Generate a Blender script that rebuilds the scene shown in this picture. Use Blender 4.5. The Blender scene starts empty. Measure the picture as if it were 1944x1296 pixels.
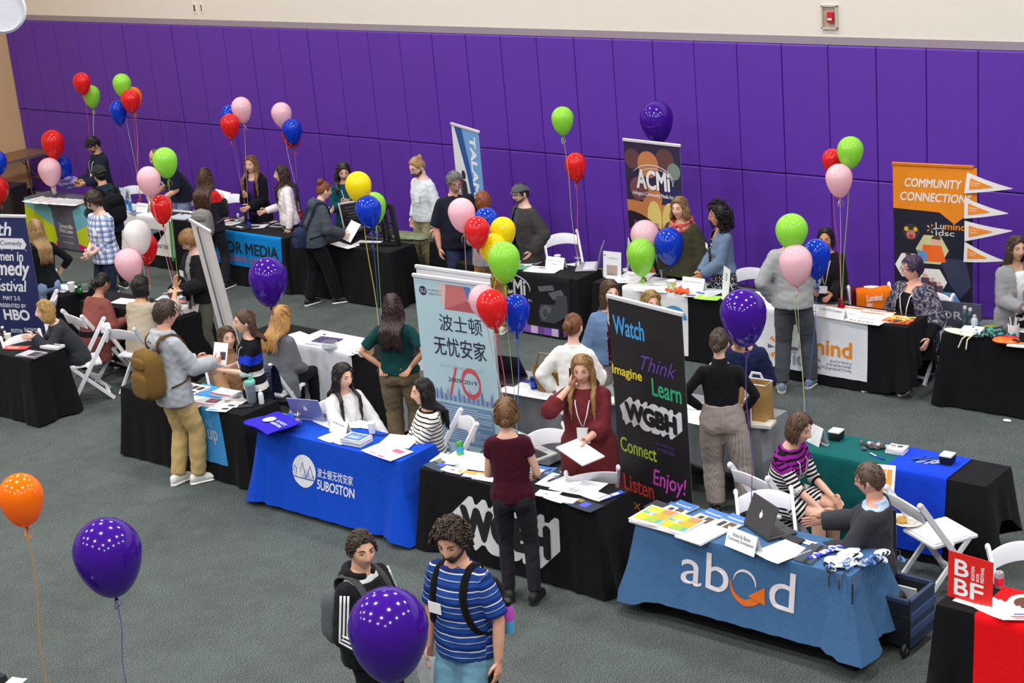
import bpy, math, random
import numpy as np
from mathutils import Vector, Matrix
D = bpy.data; SC = bpy.context.scene; COL = SC.collection
PI = math.pi
rnd = random.Random(7)
V3 = lambda *a: np.array(a, float)

# ------------------------------------------------------------------ camera
F_PX, PITCH, ROLL, YAW, CAM_H = 3253.74, .314759, .0885544, -.713119, 6.211
WALL_Y, PAD_TOP, PAD_MID = 17.303, 3.065, 1.528
def _cam():
    cy, sy = math.cos(YAW), math.sin(YAW); cp, sp = math.cos(PITCH), math.sin(PITCH)
    fwd = V3(sy*cp, cy*cp, -sp); right = V3(cy, -sy, 0); down = np.cross(fwd, right)
    cr, sr = math.cos(ROLL), math.sin(ROLL)
    return np.array([right*cr+down*sr, -right*sr+down*cr, fwd])
CAM_M = _cam(); CAM_P = V3(0, 0, CAM_H)
def ray(px, py): return CAM_M.T @ V3((px-972)/F_PX, (py-648)/F_PX, 1)
def at(px, py, z):
    d = ray(px, py); return CAM_P + d*((z-CAM_H)/d[2])
def aty(px, py, y):
    d = ray(px, py); return CAM_P + d*(y/d[1])
def atd(px, py, dist):
    d = ray(px, py); return CAM_P + d*dist/np.linalg.norm(d)
cam_d = D.cameras.new('camera'); cam = D.objects.new('camera', cam_d); COL.objects.link(cam)
cam_d.sensor_fit = 'HORIZONTAL'; cam_d.sensor_width = 36; cam_d.lens = F_PX/1944*36; cam_d.clip_end = 200
mw = Matrix.Identity(4)
for i in range(3):
    mw[i][0], mw[i][1], mw[i][2], mw[i][3] = CAM_M[0][i], -CAM_M[1][i], -CAM_M[2][i], CAM_P[i]
cam.matrix_world = mw
SC.camera = cam

# ------------------------------------------------------------------ light and exposure
SC.view_settings.view_transform = 'Standard'; SC.view_settings.look = 'None'
SC.view_settings.exposure = 0.0; SC.view_settings.gamma = 1; SC.view_settings.use_curve_mapping = False
wd = D.worlds.new('world'); SC.world = wd; wd.use_nodes = True
wd.node_tree.nodes['Background'].inputs[0].default_value = (.94, .97, 1, 1)
wd.node_tree.nodes['Background'].inputs[1].default_value = .16
LAMP_W = 205
CEIL_Z = 10.0
for ix in range(6):
    for iy in range(5):
        ld = D.lights.new('high_bay_lamp', 'AREA'); ld.shape = 'DISK'; ld.size = .8; ld.energy = LAMP_W
        ld.color = (1, .99, .975)
        lo = D.objects.new('high_bay_lamp', ld); COL.objects.link(lo)
        lo.location = (-26.5+ix*5.6, -4+iy*4.6, CEIL_Z-.9)

# ------------------------------------------------------------------ materials
def lin(c):
    o = []
    for x in c[:3]:
        x = x/255.0; o.append(x/12.92 if x <= .04045 else ((x+.055)/1.055)**2.4)
    return (*o, 1.0)
MATS = {}
def _new(name):
    m = D.materials.new(name); m.use_nodes = True
    nt = m.node_tree; return m, nt, nt.nodes['Principled BSDF']
def _obj_coord(nt, scale=(1, 1, 1)):
    tc = nt.nodes.new('ShaderNodeTexCoord'); mp = nt.nodes.new('ShaderNodeMapping'); mp.inputs['Scale'].default_value = scale
    nt.links.new(tc.outputs['Object'], mp.inputs[0]); return mp.outputs[0]
def _noise(nt, vec, scale, detail=3, rough=.6):
    n = nt.nodes.new('ShaderNodeTexNoise'); n.inputs['Scale'].default_value = scale; n.inputs['Detail'].default_value = detail
    n.inputs['Roughness'].default_value = rough; nt.links.new(vec, n.inputs['Vector']); return n
def _bump(nt, b, h, strength, dist=.01):
    bp = nt.nodes.new('ShaderNodeBump'); bp.inputs['Strength'].default_value = strength; bp.inputs['Distance'].default_value = dist
    nt.links.new(h, bp.inputs['Height']); nt.links.new(bp.outputs[0], b.inputs['Normal'])
def _vary(nt, b, col, amt, fac):
    mx = nt.nodes.new('ShaderNodeMix'); mx.data_type = 'RGBA'
    mx.inputs[6].default_value = tuple(c*(1-amt) for c in col[:3])+(1,); mx.inputs[7].default_value = tuple(min(1, c*(1+amt)) for c in col[:3])+(1,)
    nt.links.new(fac, mx.inputs[0]); nt.links.new(mx.outputs[2], b.inputs['Base Color']); return mx
def mat(c, rough=.55, metal=0, spec=.5, noise=.05, scale=30, bump=0, bscale=60, key=None, coat=0, sub=0):
    k = ('m', tuple(c), rough, metal, spec, noise, scale, bump, bscale, coat, sub)
    if k in MATS: return MATS[k]
    m, nt, b = _new('paint_%02x%02x%02x' % tuple(int(x) for x in c[:3])); col = lin(c)
    b.inputs['Base Color'].default_value = col; b.inputs['Roughness'].default_value = rough; b.inputs['Metallic'].default_value = metal
    b.inputs['Specular IOR Level'].default_value = spec
    if coat: b.inputs['Coat Weight'].default_value = coat
    v = _obj_coord(nt)
    if noise: _vary(nt, b, col, noise, _noise(nt, v, scale).outputs['Fac'])
    if bump: _bump(nt, b, _noise(nt, v, bscale, 4).outputs['Fac'], bump)
    if sub:
        b.inputs['Subsurface Weight'].default_value = sub; b.inputs['Subsurface Radius'].default_value = (.02, .008, .005); b.inputs['Subsurface Scale'].default_value = .3
    MATS[k] = m; return m
def cloth(c, knit=0):
    k = ('c', tuple(c), knit)
    if k in MATS: return MATS[k]
    m, nt, b = _new('cloth_%02x%02x%02x' % tuple(int(x) for x in c[:3])); col = lin(c)
    b.inputs['Roughness'].default_value = .9; b.inputs['Specular IOR Level'].default_value = .12
    b.inputs['Sheen Weight'].default_value = .04
    v = _obj_coord(nt); n1 = _noise(nt, v, 260 if not knit else 120, 2)
    _vary(nt, b, col, .16+.2*knit, n1.outputs['Fac'])
    n2 = _noise(nt, v, 14, 3); _bump(nt, b, n2.outputs['Fac'], .35, .012)
    MATS[k] = m; return m
def skin(c):
    return mat(tuple(min(255, int(x*1.06)) for x in c), rough=.5, spec=.38, noise=.05, scale=22, sub=.08)
def hair_mat(c):
    k = ('h', tuple(c))
    if k in MATS: return MATS[k]
    m, nt, b = _new('hair_%02x%02x%02x' % tuple(int(x) for x in c[:3])); col = lin(c)
    b.inputs['Roughness'].default_value = .42; b.inputs['Specular IOR Level'].default_value = .45
    v = _obj_coord(nt, (1, 1, .16)); n = _noise(nt, v, 90, 4, .7); col = tuple(x*.8 for x in col[:3])+(1,); _vary(nt, b, col, .6, n.outputs['Fac'])
    _bump(nt, b, n.outputs['Fac'], .6, .006)
    MATS[k] = m; return m
def bands(name, stops, period=None, attr='st', knit=0):
    """stripes that follow the garment: stops = [(position in metres, colour), ...] over a period or a fixed range"""
    m, nt, b = _new(name); b.inputs['Roughness'].default_value = .9; b.inputs['Specular IOR Level'].default_value = .12
    a = nt.nodes.new('ShaderNodeAttribute'); a.attribute_name = attr
    fac = a.outputs['Fac']
    lo, hi = (0, period) if period else (stops[0][0], stops[-1][0]+.2)
    if period:
        md = nt.nodes.new('ShaderNodeMath'); md.operation = 'FLOORED_MODULO'; md.inputs[1].default_value = period
        nt.links.new(fac, md.inputs[0]); fac = md.outputs[0]
    mr = nt.nodes.new('ShaderNodeMapRange'); mr.inputs[1].default_value = lo; mr.inputs[2].default_value = hi
    nt.links.new(fac, mr.inputs[0])
    cr = nt.nodes.new('ShaderNodeValToRGB'); cr.color_ramp.interpolation = 'CONSTANT'; el = cr.color_ramp.elements
    while len(el) < len(stops): el.new(.5)
    for e, (p, c) in zip(el, stops): e.position = max(0, min(1, (p-lo)/(hi-lo))); e.color = lin(c)
    nt.links.new(mr.outputs[0], cr.inputs[0]); nt.links.new(cr.outputs[0], b.inputs['Base Color'])
    v = _obj_coord(nt); _bump(nt, b, _noise(nt, v, 14, 3).outputs['Fac'], .35, .012)
    return m
def speckle(name, cols, scale, rough=.85, stretch=(1, 1, 1), bump=0):
    """printed or woven pattern of several colours in irregular patches"""
    m, nt, b = _new(name); b.inputs['Roughness'].default_value = rough; b.inputs['Specular IOR Level'].default_value = .2
    v = _obj_coord(nt, stretch); n = _noise(nt, v, scale, 2, .5)
    cr = nt.nodes.new('ShaderNodeValToRGB'); cr.color_ramp.interpolation = 'CONSTANT'; el = cr.color_ramp.elements
    while len(el) < len(cols): el.new(.5)
    for i, (e, c) in enumerate(zip(el, cols)): e.position = 0 if i == 0 else .3+.4*i/len(cols); e.color = lin(c)
    nt.links.new(n.outputs['Fac'], cr.inputs[0]); nt.links.new(cr.outputs[0], b.inputs['Base Color'])
    if bump: _bump(nt, b, n.outputs['Fac'], bump)
    return m
def plaid(name, base, c1, c2, p=.07):
    m, nt, b = _new(name); b.inputs['Roughness'].default_value = .9; b.inputs['Specular IOR Level'].default_value = .12
    prev = lin(base); src = None
    for attr, col, per, w in (('st', c1, p, .45), ('an', c1, p, .45), ('st', c2, p, .14), ('an', c2, p, .14)):
        a = nt.nodes.new('ShaderNodeAttribute'); a.attribute_name = attr
        md = nt.nodes.new('ShaderNodeMath'); md.operation = 'FLOORED_MODULO'; md.inputs[1].default_value = per; nt.links.new(a.outputs['Fac'], md.inputs[0])
        lt = nt.nodes.new('ShaderNodeMath'); lt.operation = 'LESS_THAN'; lt.inputs[1].default_value = per*w; nt.links.new(md.outputs[0], lt.inputs[0])
        ml = nt.nodes.new('ShaderNodeMath'); ml.operation = 'MULTIPLY'; ml.inputs[1].default_value = .55; nt.links.new(lt.outputs[0], ml.inputs[0])
        mx = nt.nodes.new('ShaderNodeMix'); mx.data_type = 'RGBA'; nt.links.new(ml.outputs[0], mx.inputs[0]); mx.inputs[7].default_value = lin(col)
        if src is None: mx.inputs[6].default_value = prev
        else: nt.links.new(src, mx.inputs[6])
        src = mx.outputs[2]
    nt.links.new(src, b.inputs['Base Color']); return m
def glass(c=(235, 240, 245), rough=.05):
    k = ('g', tuple(c), rough)
    if k in MATS: return MATS[k]
    m, nt, b = _new('clear_plastic'); b.inputs['Base Color'].default_value = lin(c); b.inputs['Roughness'].default_value = rough
    b.inputs['Transmission Weight'].default_value = .85; b.inputs['IOR'].default_value = 1.2
    v = _obj_coord(nt); _bump(nt, b, _noise(nt, v, 40).outputs['Fac'], .15, .002)
    MATS[k] = m; return m
def balloon_mat(c):
    k = ('b', tuple(c))
    if k in MATS: return MATS[k]
    m, nt, b = _new('latex_%02x%02x%02x' % tuple(c)); col = lin(c)
    b.inputs['Roughness'].default_value = .12; b.inputs['Specular IOR Level'].default_value = .5
    b.inputs['Coat Weight'].default_value = .25; b.inputs['Coat Roughness'].default_value = .06
    _vary(nt, b, col, .04, _noise(nt, _obj_coord(nt), 8).outputs['Fac'])
    tr = nt.nodes.new('ShaderNodeBsdfTranslucent'); tr.inputs[0].default_value = col
    mx = nt.nodes.new('ShaderNodeMixShader'); mx.inputs[0].default_value = .34
    out = nt.nodes['Material Output']
    nt.links.new(b.outputs[0], mx.inputs[1]); nt.links.new(tr.outputs[0], mx.inputs[2]); nt.links.new(mx.outputs[0], out.inputs[0])
    MATS[k] = m; return m
WHITE = mat((236, 236, 238), .45); PAPER = mat((245, 245, 246), .7, noise=.02); BLACK = mat((22, 22, 25), .5); DARK = mat((42, 43, 47), .5)
STEEL = mat((170, 172, 178), .3, metal=.9); RESIN = mat((238, 238, 244), .38, noise=.02)

# ------------------------------------------------------------------ mesh building
def _frame(d):
    d = np.asarray(d, float); d = d/(np.linalg.norm(d)+1e-12)
    a = V3(0, 0, 1) if abs(d[2]) < .9 else V3(0, 1, 0)
    u = np.cross(a, d); u /= np.linalg.norm(u); return u, np.cross(d, u), d
def rotz(a):
    c, s = math.cos(a), math.sin(a); return np.array([[c, -s, 0], [s, c, 0], [0, 0, 1.]])
def rotx(a):
    c, s = math.cos(a), math.sin(a); return np.array([[1., 0, 0], [0, c, -s], [0, s, c]])
def roty(a):
    c, s = math.cos(a), math.sin(a); return np.array([[c, 0, s], [0, 1., 0], [-s, 0, c]])
class MB:
    def __init__(s): s.V = []; s.n = 0; s.F = []; s.M = []
    def add(s, V, F, mi=0):
        V = np.asarray(V, float).reshape(-1, 3); k = s.n; s.V.append(V); s.n += len(V)
        s.F += [[i+k for i in f] for f in F]; s.M += [mi]*len(F); return s
    def box(s, c, size, R=None, mi=0):
        h = np.asarray(size, float)/2
        P = np.array([[x, y, z] for z in (-1, 1) for y in (-1, 1) for x in (-1, 1)])*h
        if R is not None: P = P @ np.asarray(R).T
        return s.add(P+np.asarray(c, float), [(0, 2, 3, 1), (4, 5, 7, 6), (0, 1, 5, 4), (2, 6, 7, 3), (0, 4, 6, 2), (1, 3, 7, 5)], mi)
    def bar(s, a, b, w, t, up=(0, 0, 1), mi=0):
        a, b = np.asarray(a, float), np.asarray(b, float); d = b-a; L = np.linalg.norm(d); d = d/L
        u = np.cross(d, np.asarray(up, float)); u /= np.linalg.norm(u); v = np.cross(u, d)
        return s.box((a+b)/2, (w, L, t), np.array([u, d, v]).T, mi)
    def rings(s, R, mi=0, cap=True, closed=True):
        n = len(R[0]); k = len(R); F = []
        for i in range(k-1):
            for j in range(n if closed else n-1):
                j2 = (j+1) % n; F.append((i*n+j, i*n+j2, (i+1)*n+j2, (i+1)*n+j))
        if cap: F.append(tuple(range(n-1, -1, -1))); F.append(tuple((k-1)*n+j for j in range(n)))
        return s.add(np.vstack(R), F, mi)
    def loft(s, rings, n=14, mi=0, cap=True):
        a = np.arange(n)*2*PI/n; c, q = np.cos(a)[:, None], np.sin(a)[:, None]
        return s.rings([np.asarray(ce)[None]+c*np.asarray(u)[None]+q*np.asarray(v)[None] for ce, u, v in rings], mi, cap)
    def tube(s, pts, r, n=8, mi=0, flat=1.0, cap=True):
        P = np.asarray(pts, float); k = len(P); rr = [r]*k if np.isscalar(r) else r
        T = np.gradient(P, axis=0); out = []; u0 = None
        for i in range(k):
            u, v, d = _frame(T[i])
            if u0 is not None:
                u = u0-d*np.dot(u0, d); u /= np.linalg.norm(u)+1e-9; v = np.cross(d, u)
            u0 = u; out.append((P[i], u*rr[i], v*rr[i]*flat))
        return s.loft(out, n, mi, cap)
    def lathe(s, prof, c=(0, 0, 0), n=20, mi=0, R=None, cap=True):
        a = np.arange(n)*2*PI/n; rs = []
        for r, z in prof:
            P = np.stack([r*np.cos(a), r*np.sin(a), np.full(n, z)], 1)
            if R is not None: P = P @ np.asarray(R).T
            rs.append(P+np.asarray(c, float))
        return s.rings(rs, mi, cap)
    def ell(s, c, rad, n=14, m=9, R=None, mi=0):
        t = np.linspace(.001, PI-.001, m)
        a = np.arange(n)*2*PI/n; rs = []
        for q in t[::-1]:
            P = np.stack([np.sin(q)*np.cos(a), np.sin(q)*np.sin(a), np.full(n, math.cos(q))], 1)*np.asarray(rad, float)
            if R is not None: P = P @ np.asarray(R).T
            rs.append(P+np.asarray(c, float))
        return s.rings(rs, mi)
    def grid(s, P, mi=0):
        P = np.asarray(P, float); a, b = P.shape[:2]
        return s.add(P.reshape(-1, 3), [(i*b+j, i*b+j+1, (i+1)*b+j+1, (i+1)*b+j) for i in range(a-1) for j in range(b-1)], mi)
    def mesh(s, name, mats, smooth=True, sharp=35):
        me = D.meshes.new(name)
        V = np.vstack(s.V) if s.V else np.zeros((0, 3))
        me.from_pydata(V.tolist(), [], s.F)
        for m in (mats if isinstance(mats, (list, tuple)) else [mats]): me.materials.append(m)
        if any(s.M): me.polygons.foreach_set('material_index', s.M)
        if smooth:
            me.polygons.foreach_set('use_smooth', [True]*len(me.polygons))
            if sharp: me.set_sharp_from_angle(angle=math.radians(sharp))
        me.update(); return me
    def build(s, name, mats, parent=None, loc=(0, 0, 0), rz=0, smooth=True, sharp=35, bevel=0):
        o = D.objects.new(name, s.mesh(name, mats, smooth, sharp)); COL.objects.link(o)
        o.location = loc; o.rotation_euler = (0, 0, rz)
        if parent is not None: o.parent = parent
        if bevel:
            b = o.modifiers.new('bevel', 'BEVEL'); b.width = bevel; b.segments = 2; b.limit_method = 'ANGLE'
        return o
def tag(o, label=None, cat=None, group=None, kind=None):
    if label: o['label'] = label
    if cat: o['category'] = cat
    if group: o['group'] = group
    if kind: o['kind'] = kind
    return o
def empty(name, label, cat, loc=(0, 0, 0), rz=0, group=None):
    o = D.objects.new(name, None); COL.objects.link(o); o.location = loc; o.rotation_euler = (0, 0, rz); o.empty_display_size = .1
    return tag(o, label, cat, group)
def copy_tree(o, parent=None):
    c = o.copy(); COL.objects.link(c)
    if parent is not None: c.parent = parent
    for ch in [x for x in o.children]: copy_tree(ch, c)
    return c

# a scratch scene in which text and voxel-fused bodies are turned into plain meshes
TMP = D.scenes.new('scratch'); TMPV = TMP.view_layers[0]
def to_np(o):
    TMP.collection.objects.link(o); TMPV.update(); dg = TMPV.depsgraph
    me = D.meshes.new_from_object(o.evaluated_get(dg), depsgraph=dg)
    n = len(me.vertices); V = np.empty(n*3); me.vertices.foreach_get('co', V)
    N = np.empty(n*3); me.vertex_normals.foreach_get('vector', N)
    F = [tuple(p.vertices) for p in me.polygons]
    data = o.data; D.objects.remove(o); D.meshes.remove(me)
    if isinstance(data, bpy.types.Mesh): D.meshes.remove(data)
    else: D.curves.remove(data)
    return V.reshape(-1, 3), N.reshape(-1, 3), F
def fuse(mb, voxel, smooth=4):
    o = D.objects.new('tmp', mb.mesh('tmp', [], smooth=False))
    r = o.modifiers.new('r', 'REMESH'); r.mode = 'VOXEL'; r.voxel_size = voxel
    if smooth: s = o.modifiers.new('s', 'SMOOTH'); s.iterations = smooth; s.factor = .5
    return to_np(o)
_TX = {}
def glyphs(t, bold=0, shear=0, spacing=1.0):
    k = (t, bold, shear, spacing)
    if k not in _TX:
        c = D.curves.new('t', 'FONT'); c.body = t; c.offset = bold; c.shear = shear; c.resolution_u = 5; c.space_character = spacing
        c.fill_mode = 'FRONT'
        V, N, F = to_np(D.objects.new('t', c)); lo, hi = V[:, :2].min(0), V[:, :2].max(0)
        _TX[k] = ((V[:, :2]-lo)/np.maximum(hi-lo, 1e-6), F, (hi-lo)[0]/max((hi-lo)[1], 1e-6))
    return _TX[k]
def ink(mb, fn, t, box, mi, off=.002, bold=0, shear=0, spacing=1.0, rot=0, thick=0):
    """letters laid on a surface: fn(u, v, offset) -> point; box = (u0, v0, u1, v1); rot=90 runs the line upward"""
    V, F, asp = glyphs(t, 0, shear, spacing); u0, v0, u1, v1 = box; e = bold*1.1*min(abs(v1-v0), abs(u1-u0))
    if rot == 90: P = np.stack([1-V[:, 1], V[:, 0]], 1)
    elif rot == -90: P = np.stack([V[:, 1], 1-V[:, 0]], 1)
    else: P = V
    P = np.array([u0, v0])+P*np.array([u1-u0, v1-v0])
    for k, (du, dv) in enumerate(((0, 0), (e, 0), (-e, 0), (0, e), (0, -e), (e*.7, e*.7), (-e*.7, e*.7), (e*.7, -e*.7), (-e*.7, -e*.7)) if bold else ((0, 0),)): mb.add([fn(a+du, b+dv, off+.00002*k) for a, b in P], F, mi)
    return mb
def patch(mb, fn, pts, mi, off=.0015):
    return mb.add([fn(a, b, off) for a, b in pts], [tuple(range(len(pts)))], mi)
def disc2(c, r, n=24, ry=None): return [(c[0]+r*math.cos(a), c[1]+(ry or r)*math.sin(a)) for a in np.arange(n)*2*PI/n]
def ring2(mb, fn, c, r0, r1, a0, a1, mi, off, n=20, ry=1, taper=None):
    P = []
    for i in range(n+1):
        a = math.radians(a0+(a1-a0)*i/n); f = 1 if taper is None else taper(i/n); rm = (r0+r1)/2; h = (r1-r0)/2*f
        for r in (rm-h, rm+h): P.append(fn(c[0]+r*math.cos(a), c[1]+ry*r*math.sin(a), off))
    mb.add(P, [(2*i, 2*i+1, 2*i+3, 2*i+2) for i in range(n)], mi)

# ------------------------------------------------------------------ the hall
WX0, WX1, FY0 = -25.77, 5.0, -9.0
def carpet_mat():
    m, nt, b = _new('carpet'); b.inputs['Roughness'].default_value = .95; b.inputs['Specular IOR Level'].default_value = .08
    tc = nt.nodes.new('ShaderNodeTexCoord'); mp = nt.nodes.new('ShaderNodeMapping'); mp.inputs['Rotation'].default_value = (0, 0, .55); mp.inputs['Scale'].default_value = (1, 2.2, 1)
    nt.links.new(tc.outputs['Object'], mp.inputs[0])
    n = _noise(nt, mp.outputs[0], 72, 4, .75)
    cr = nt.nodes.new('ShaderNodeValToRGB'); el = cr.color_ramp.elements
    for e, p, c in ((el[0], .36, (44, 50, 51)), (el.new(.5), .5, (82, 89, 89)), (el[-1], .64, (132, 140, 136))): e.position = p; e.color = lin(c)
    nt.links.new(n.outputs['Fac'], cr.inputs[0])
    n2 = _noise(nt, tc.outputs['Object'], .9, 3); n3 = _noise(nt, tc.outputs['Object'], 5, 2)
    mx = nt.nodes.new('ShaderNodeMix'); mx.data_type = 'RGBA'; mx.blend_type = 'MULTIPLY'; mx.inputs[0].default_value = .5
    c2 = nt.nodes.new('ShaderNodeValToRGB'); e2 = c2.color_ramp.elements
    e2[0].position, e2[0].color = .36, lin((196, 192, 182)); e2[1].position, e2[1].color = .6, (1, 1, 1, 1)
    ad = nt.nodes.new('ShaderNodeMath'); ad.operation = 'MULTIPLY_ADD'; ad.inputs[1].default_value = .4; nt.links.new(n3.outputs['Fac'], ad.inputs[0])
    ml = nt.nodes.new('ShaderNodeMath'); ml.operation = 'MULTIPLY'; ml.inputs[1].default_value = .6; nt.links.new(n2.outputs['Fac'], ml.inputs[0]); nt.links.new(ml.outputs[0], ad.inputs[2])
    nt.links.new(ad.outputs[0], c2.inputs[0]); nt.links.new(cr.outputs[0], mx.inputs[6]); nt.links.new(c2.outputs[0], mx.inputs[7])
    nt.links.new(mx.outputs[2], b.inputs['Base Color'])
    _bump(nt, b, n.outputs['Fac'], .5, .01); return m
def setting():
    mb = MB(); mb.box(((WX0+WX1)/2, (FY0+WALL_Y)/2, -.05), (WX1-WX0, WALL_Y-FY0, .1))
    tag(mb.build('floor', carpet_mat(), smooth=False), 'grey green speckled carpet of the hall', 'floor', kind='structure')
    c = at(47, 404, 0)
    m, nt, b = _new('gym_wood'); b.inputs['Roughness'].default_value = .35
    v = _obj_coord(nt, (2, .25, 1)); n = _noise(nt, v, 12, 4); cr = nt.nodes.new('ShaderNodeValToRGB')
    cr.color_ramp.elements[0].color = lin((150, 98, 44)); cr.color_ramp.elements[1].color = lin((205, 146, 80)); nt.links.new(n.outputs['Fac'], cr.inputs[0]); nt.links.new(cr.outputs[0], b.inputs['Base Color'])
    mb = MB(); mb.box((WX0+1.15, (WALL_Y+9)/2, .003), (2.3, WALL_Y-9, .006))
    tag(mb.build('floor_wood', m, smooth=False), 'orange wooden gym floor uncovered along the tan side wall', 'floor', kind='structure')
    plaster = mat((224, 217, 206), .8, noise=.03, scale=3, bump=.08, bscale=90)
    mb = MB(); mb.box(((WX0+WX1)/2, WALL_Y+.2, CEIL_Z/2), (WX1-WX0+.4, .3, CEIL_Z))
    mb.box(((WX0+WX1)/2, WALL_Y+.03, (PAD_TOP+.09+CEIL_Z)/2), (WX1-WX0, .06, CEIL_Z-PAD_TOP-.09))
    tag(mb.build('wall_back', plaster, smooth=False), 'cream plaster wall above the purple padding', 'wall', kind='structure')
    vin = mat((92, 50, 162), .42, spec=.4, noise=.06, scale=1.6, bump=.12, bscale=9)
    mb = MB(); xs = aty(1575.4, 84.5, WALL_Y)[0]; k0 = math.floor((WX0-xs)/.607)
    for k in range(k0, 60):
        a = max(xs+k*.607, WX0+.01); e = min(xs+(k+1)*.607, WX1)
        if e-a < .05: continue
        if a > WX1: break
        for z0, z1 in ((.06, PAD_MID), (PAD_MID, PAD_TOP)):
            j = rnd.uniform(-.004, .004)
            mb.box(((a+e)/2, WALL_Y-.03+j, (z0+z1)/2), (e-a-.008, .06, z1-z0-.01))
    o = tag(mb.build('wall_back_padding', vin, smooth=False, bevel=.012), 'purple vinyl wall pads in two rows along the back wall', 'wall padding', kind='structure')
    mb = MB(); mb.box(((WX0+WX1)/2, WALL_Y+.02, PAD_TOP+.045), (WX1-WX0, .06, .09))
    tag(mb.build('trim_1', mat((150, 138, 146), .6), smooth=False), 'grey strip along the top of the purple pads', 'trim', kind='structure')
    tanw = mat((206, 170, 126), .8, noise=.03, scale=3)  # base colour takes in the warm light on the side wall
    mb = MB(); mb.box((WX0-.15, (FY0+WALL_Y)/2, CEIL_Z/2), (.3, WALL_Y-FY0, CEIL_Z))
    tag(mb.build('wall_left', tanw, smooth=False), 'tan side wall with warm light in its colour, meeting the purple pads', 'wall', kind='structure')
    mb = MB(); mb.box((WX0+.012, (FY0+WALL_Y)/2, .06), (.024, WALL_Y-FY0-.1, .12))
    tag(mb.build('baseboard_left', BLACK, smooth=False), 'black rubber baseboard under the tan wall', 'baseboard', kind='structure')
    mb = MB(); mb.box(((WX0+WX1)/2, (FY0+WALL_Y)/2, CEIL_Z+.1), (WX1-WX0+.6, WALL_Y-FY0+.6, .2))
    tag(mb.build('ceiling', mat((200, 200, 200), .9), smooth=False), 'pale ceiling high over the hall', 'ceiling', kind='structure')
    # wall fittings
    p = aty(1576, 32, WALL_Y)
    r = empty('fire_alarm_pull', 'red fire alarm pull station in a recessed plate on the cream wall', 'fire alarm', (p[0], WALL_Y-.005, p[2]))
    s = 1/F_PX*np.linalg.norm(p-CAM_P)
    mb = MB(); w, h = 30*s, 41*s
    for sx in (-1, 1): mb.box((sx*w/2, -.01, 0), (.02, .03, h))
    for sz in (-1, 1): mb.box((0, -.01, sz*h/2), (w+.02, .03, .02))
    mb.build('frame', mat((196, 186, 174), .6), r, smooth=False)
    mb = MB(); mb.box((0, .002, 0), (w, .006, h)); mb.build('back_plate', mat((178, 160, 146), .6), r, smooth=False)
    mb = MB(); mb.box((.02, -.02, 0), (.072, .05, .12)); mb.box((.02, -.047, -.02), (.05, .012, .02), mi=1); mb.build('pull_box', [mat((196, 34, 40), .35), PAPER], r, smooth=False, bevel=.004)
    for px, py, w, lab in ((370, 15, 9, 'larger open outlet cut-out with tan inside on the cream wall'), (383, 15, 5, 'narrow outlet cut-out right of the larger one on the cream wall')):
        p = aty(px, py, WALL_Y); mb = MB(); mb.box((0, -.004, 0), (w*.0085, .012, .15)); mb.box((0, -.011, .0), (w*.005, .004, .1), mi=1)
        o = mb.build('wall_outlet', [mat((240, 236, 228), .5), mat((120, 92, 60), .6)], loc=(p[0], WALL_Y, p[2]), smooth=False); tag(o, lab, 'outlet')
    # round louvred fixture hanging near the corner
    p = atd(3, 18, 15.0); r = empty('round_loudspeaker', 'round white louvred loudspeaker hanging in the upper left corner', 'loudspeaker', tuple(p))
    d = CAM_P-p; d /= np.linalg.norm(d); u, v, d = _frame(d); R = np.array([u, v, d]).T
    rr = 43*15.0/F_PX
    mb = MB(); mb.lathe([(rr*.86, .05), (rr*.9, .07), (rr, .05), (rr, -.1), (rr*.8, -.16), (.02, -.2)], n=40, R=R); mb.build('housing', mat((214, 214, 226), .5), r)
    mb = MB(); mb.lathe([(rr*.88, .03), (.001, .03)], n=40, R=R); mb.build('grille_back', mat((70, 75, 76), .6), r)
    mb = MB()
    for k in range(-12, 13):
        y = k*rr*.068; w = math.sqrt(max(0, (rr*.87)**2-y*y))
        if w > .01: mb.box(R @ V3(0, y, .045), (2*w, rr*.036, .012), R)
    mb.build('grille', mat((206, 206, 212), .5), r, smooth=False)
    mb = MB(); mb.tube([R @ V3(0, 0, -.15), R @ V3(0, 0, -.15)+V3(0, .1, .6), (0, .1, CEIL_Z-p[2])], .025); mb.build('hanger', DARK, r)
    mb = MB(); c = p.copy()
    a = aty(20, 62, 16.2); 
setting()

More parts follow.
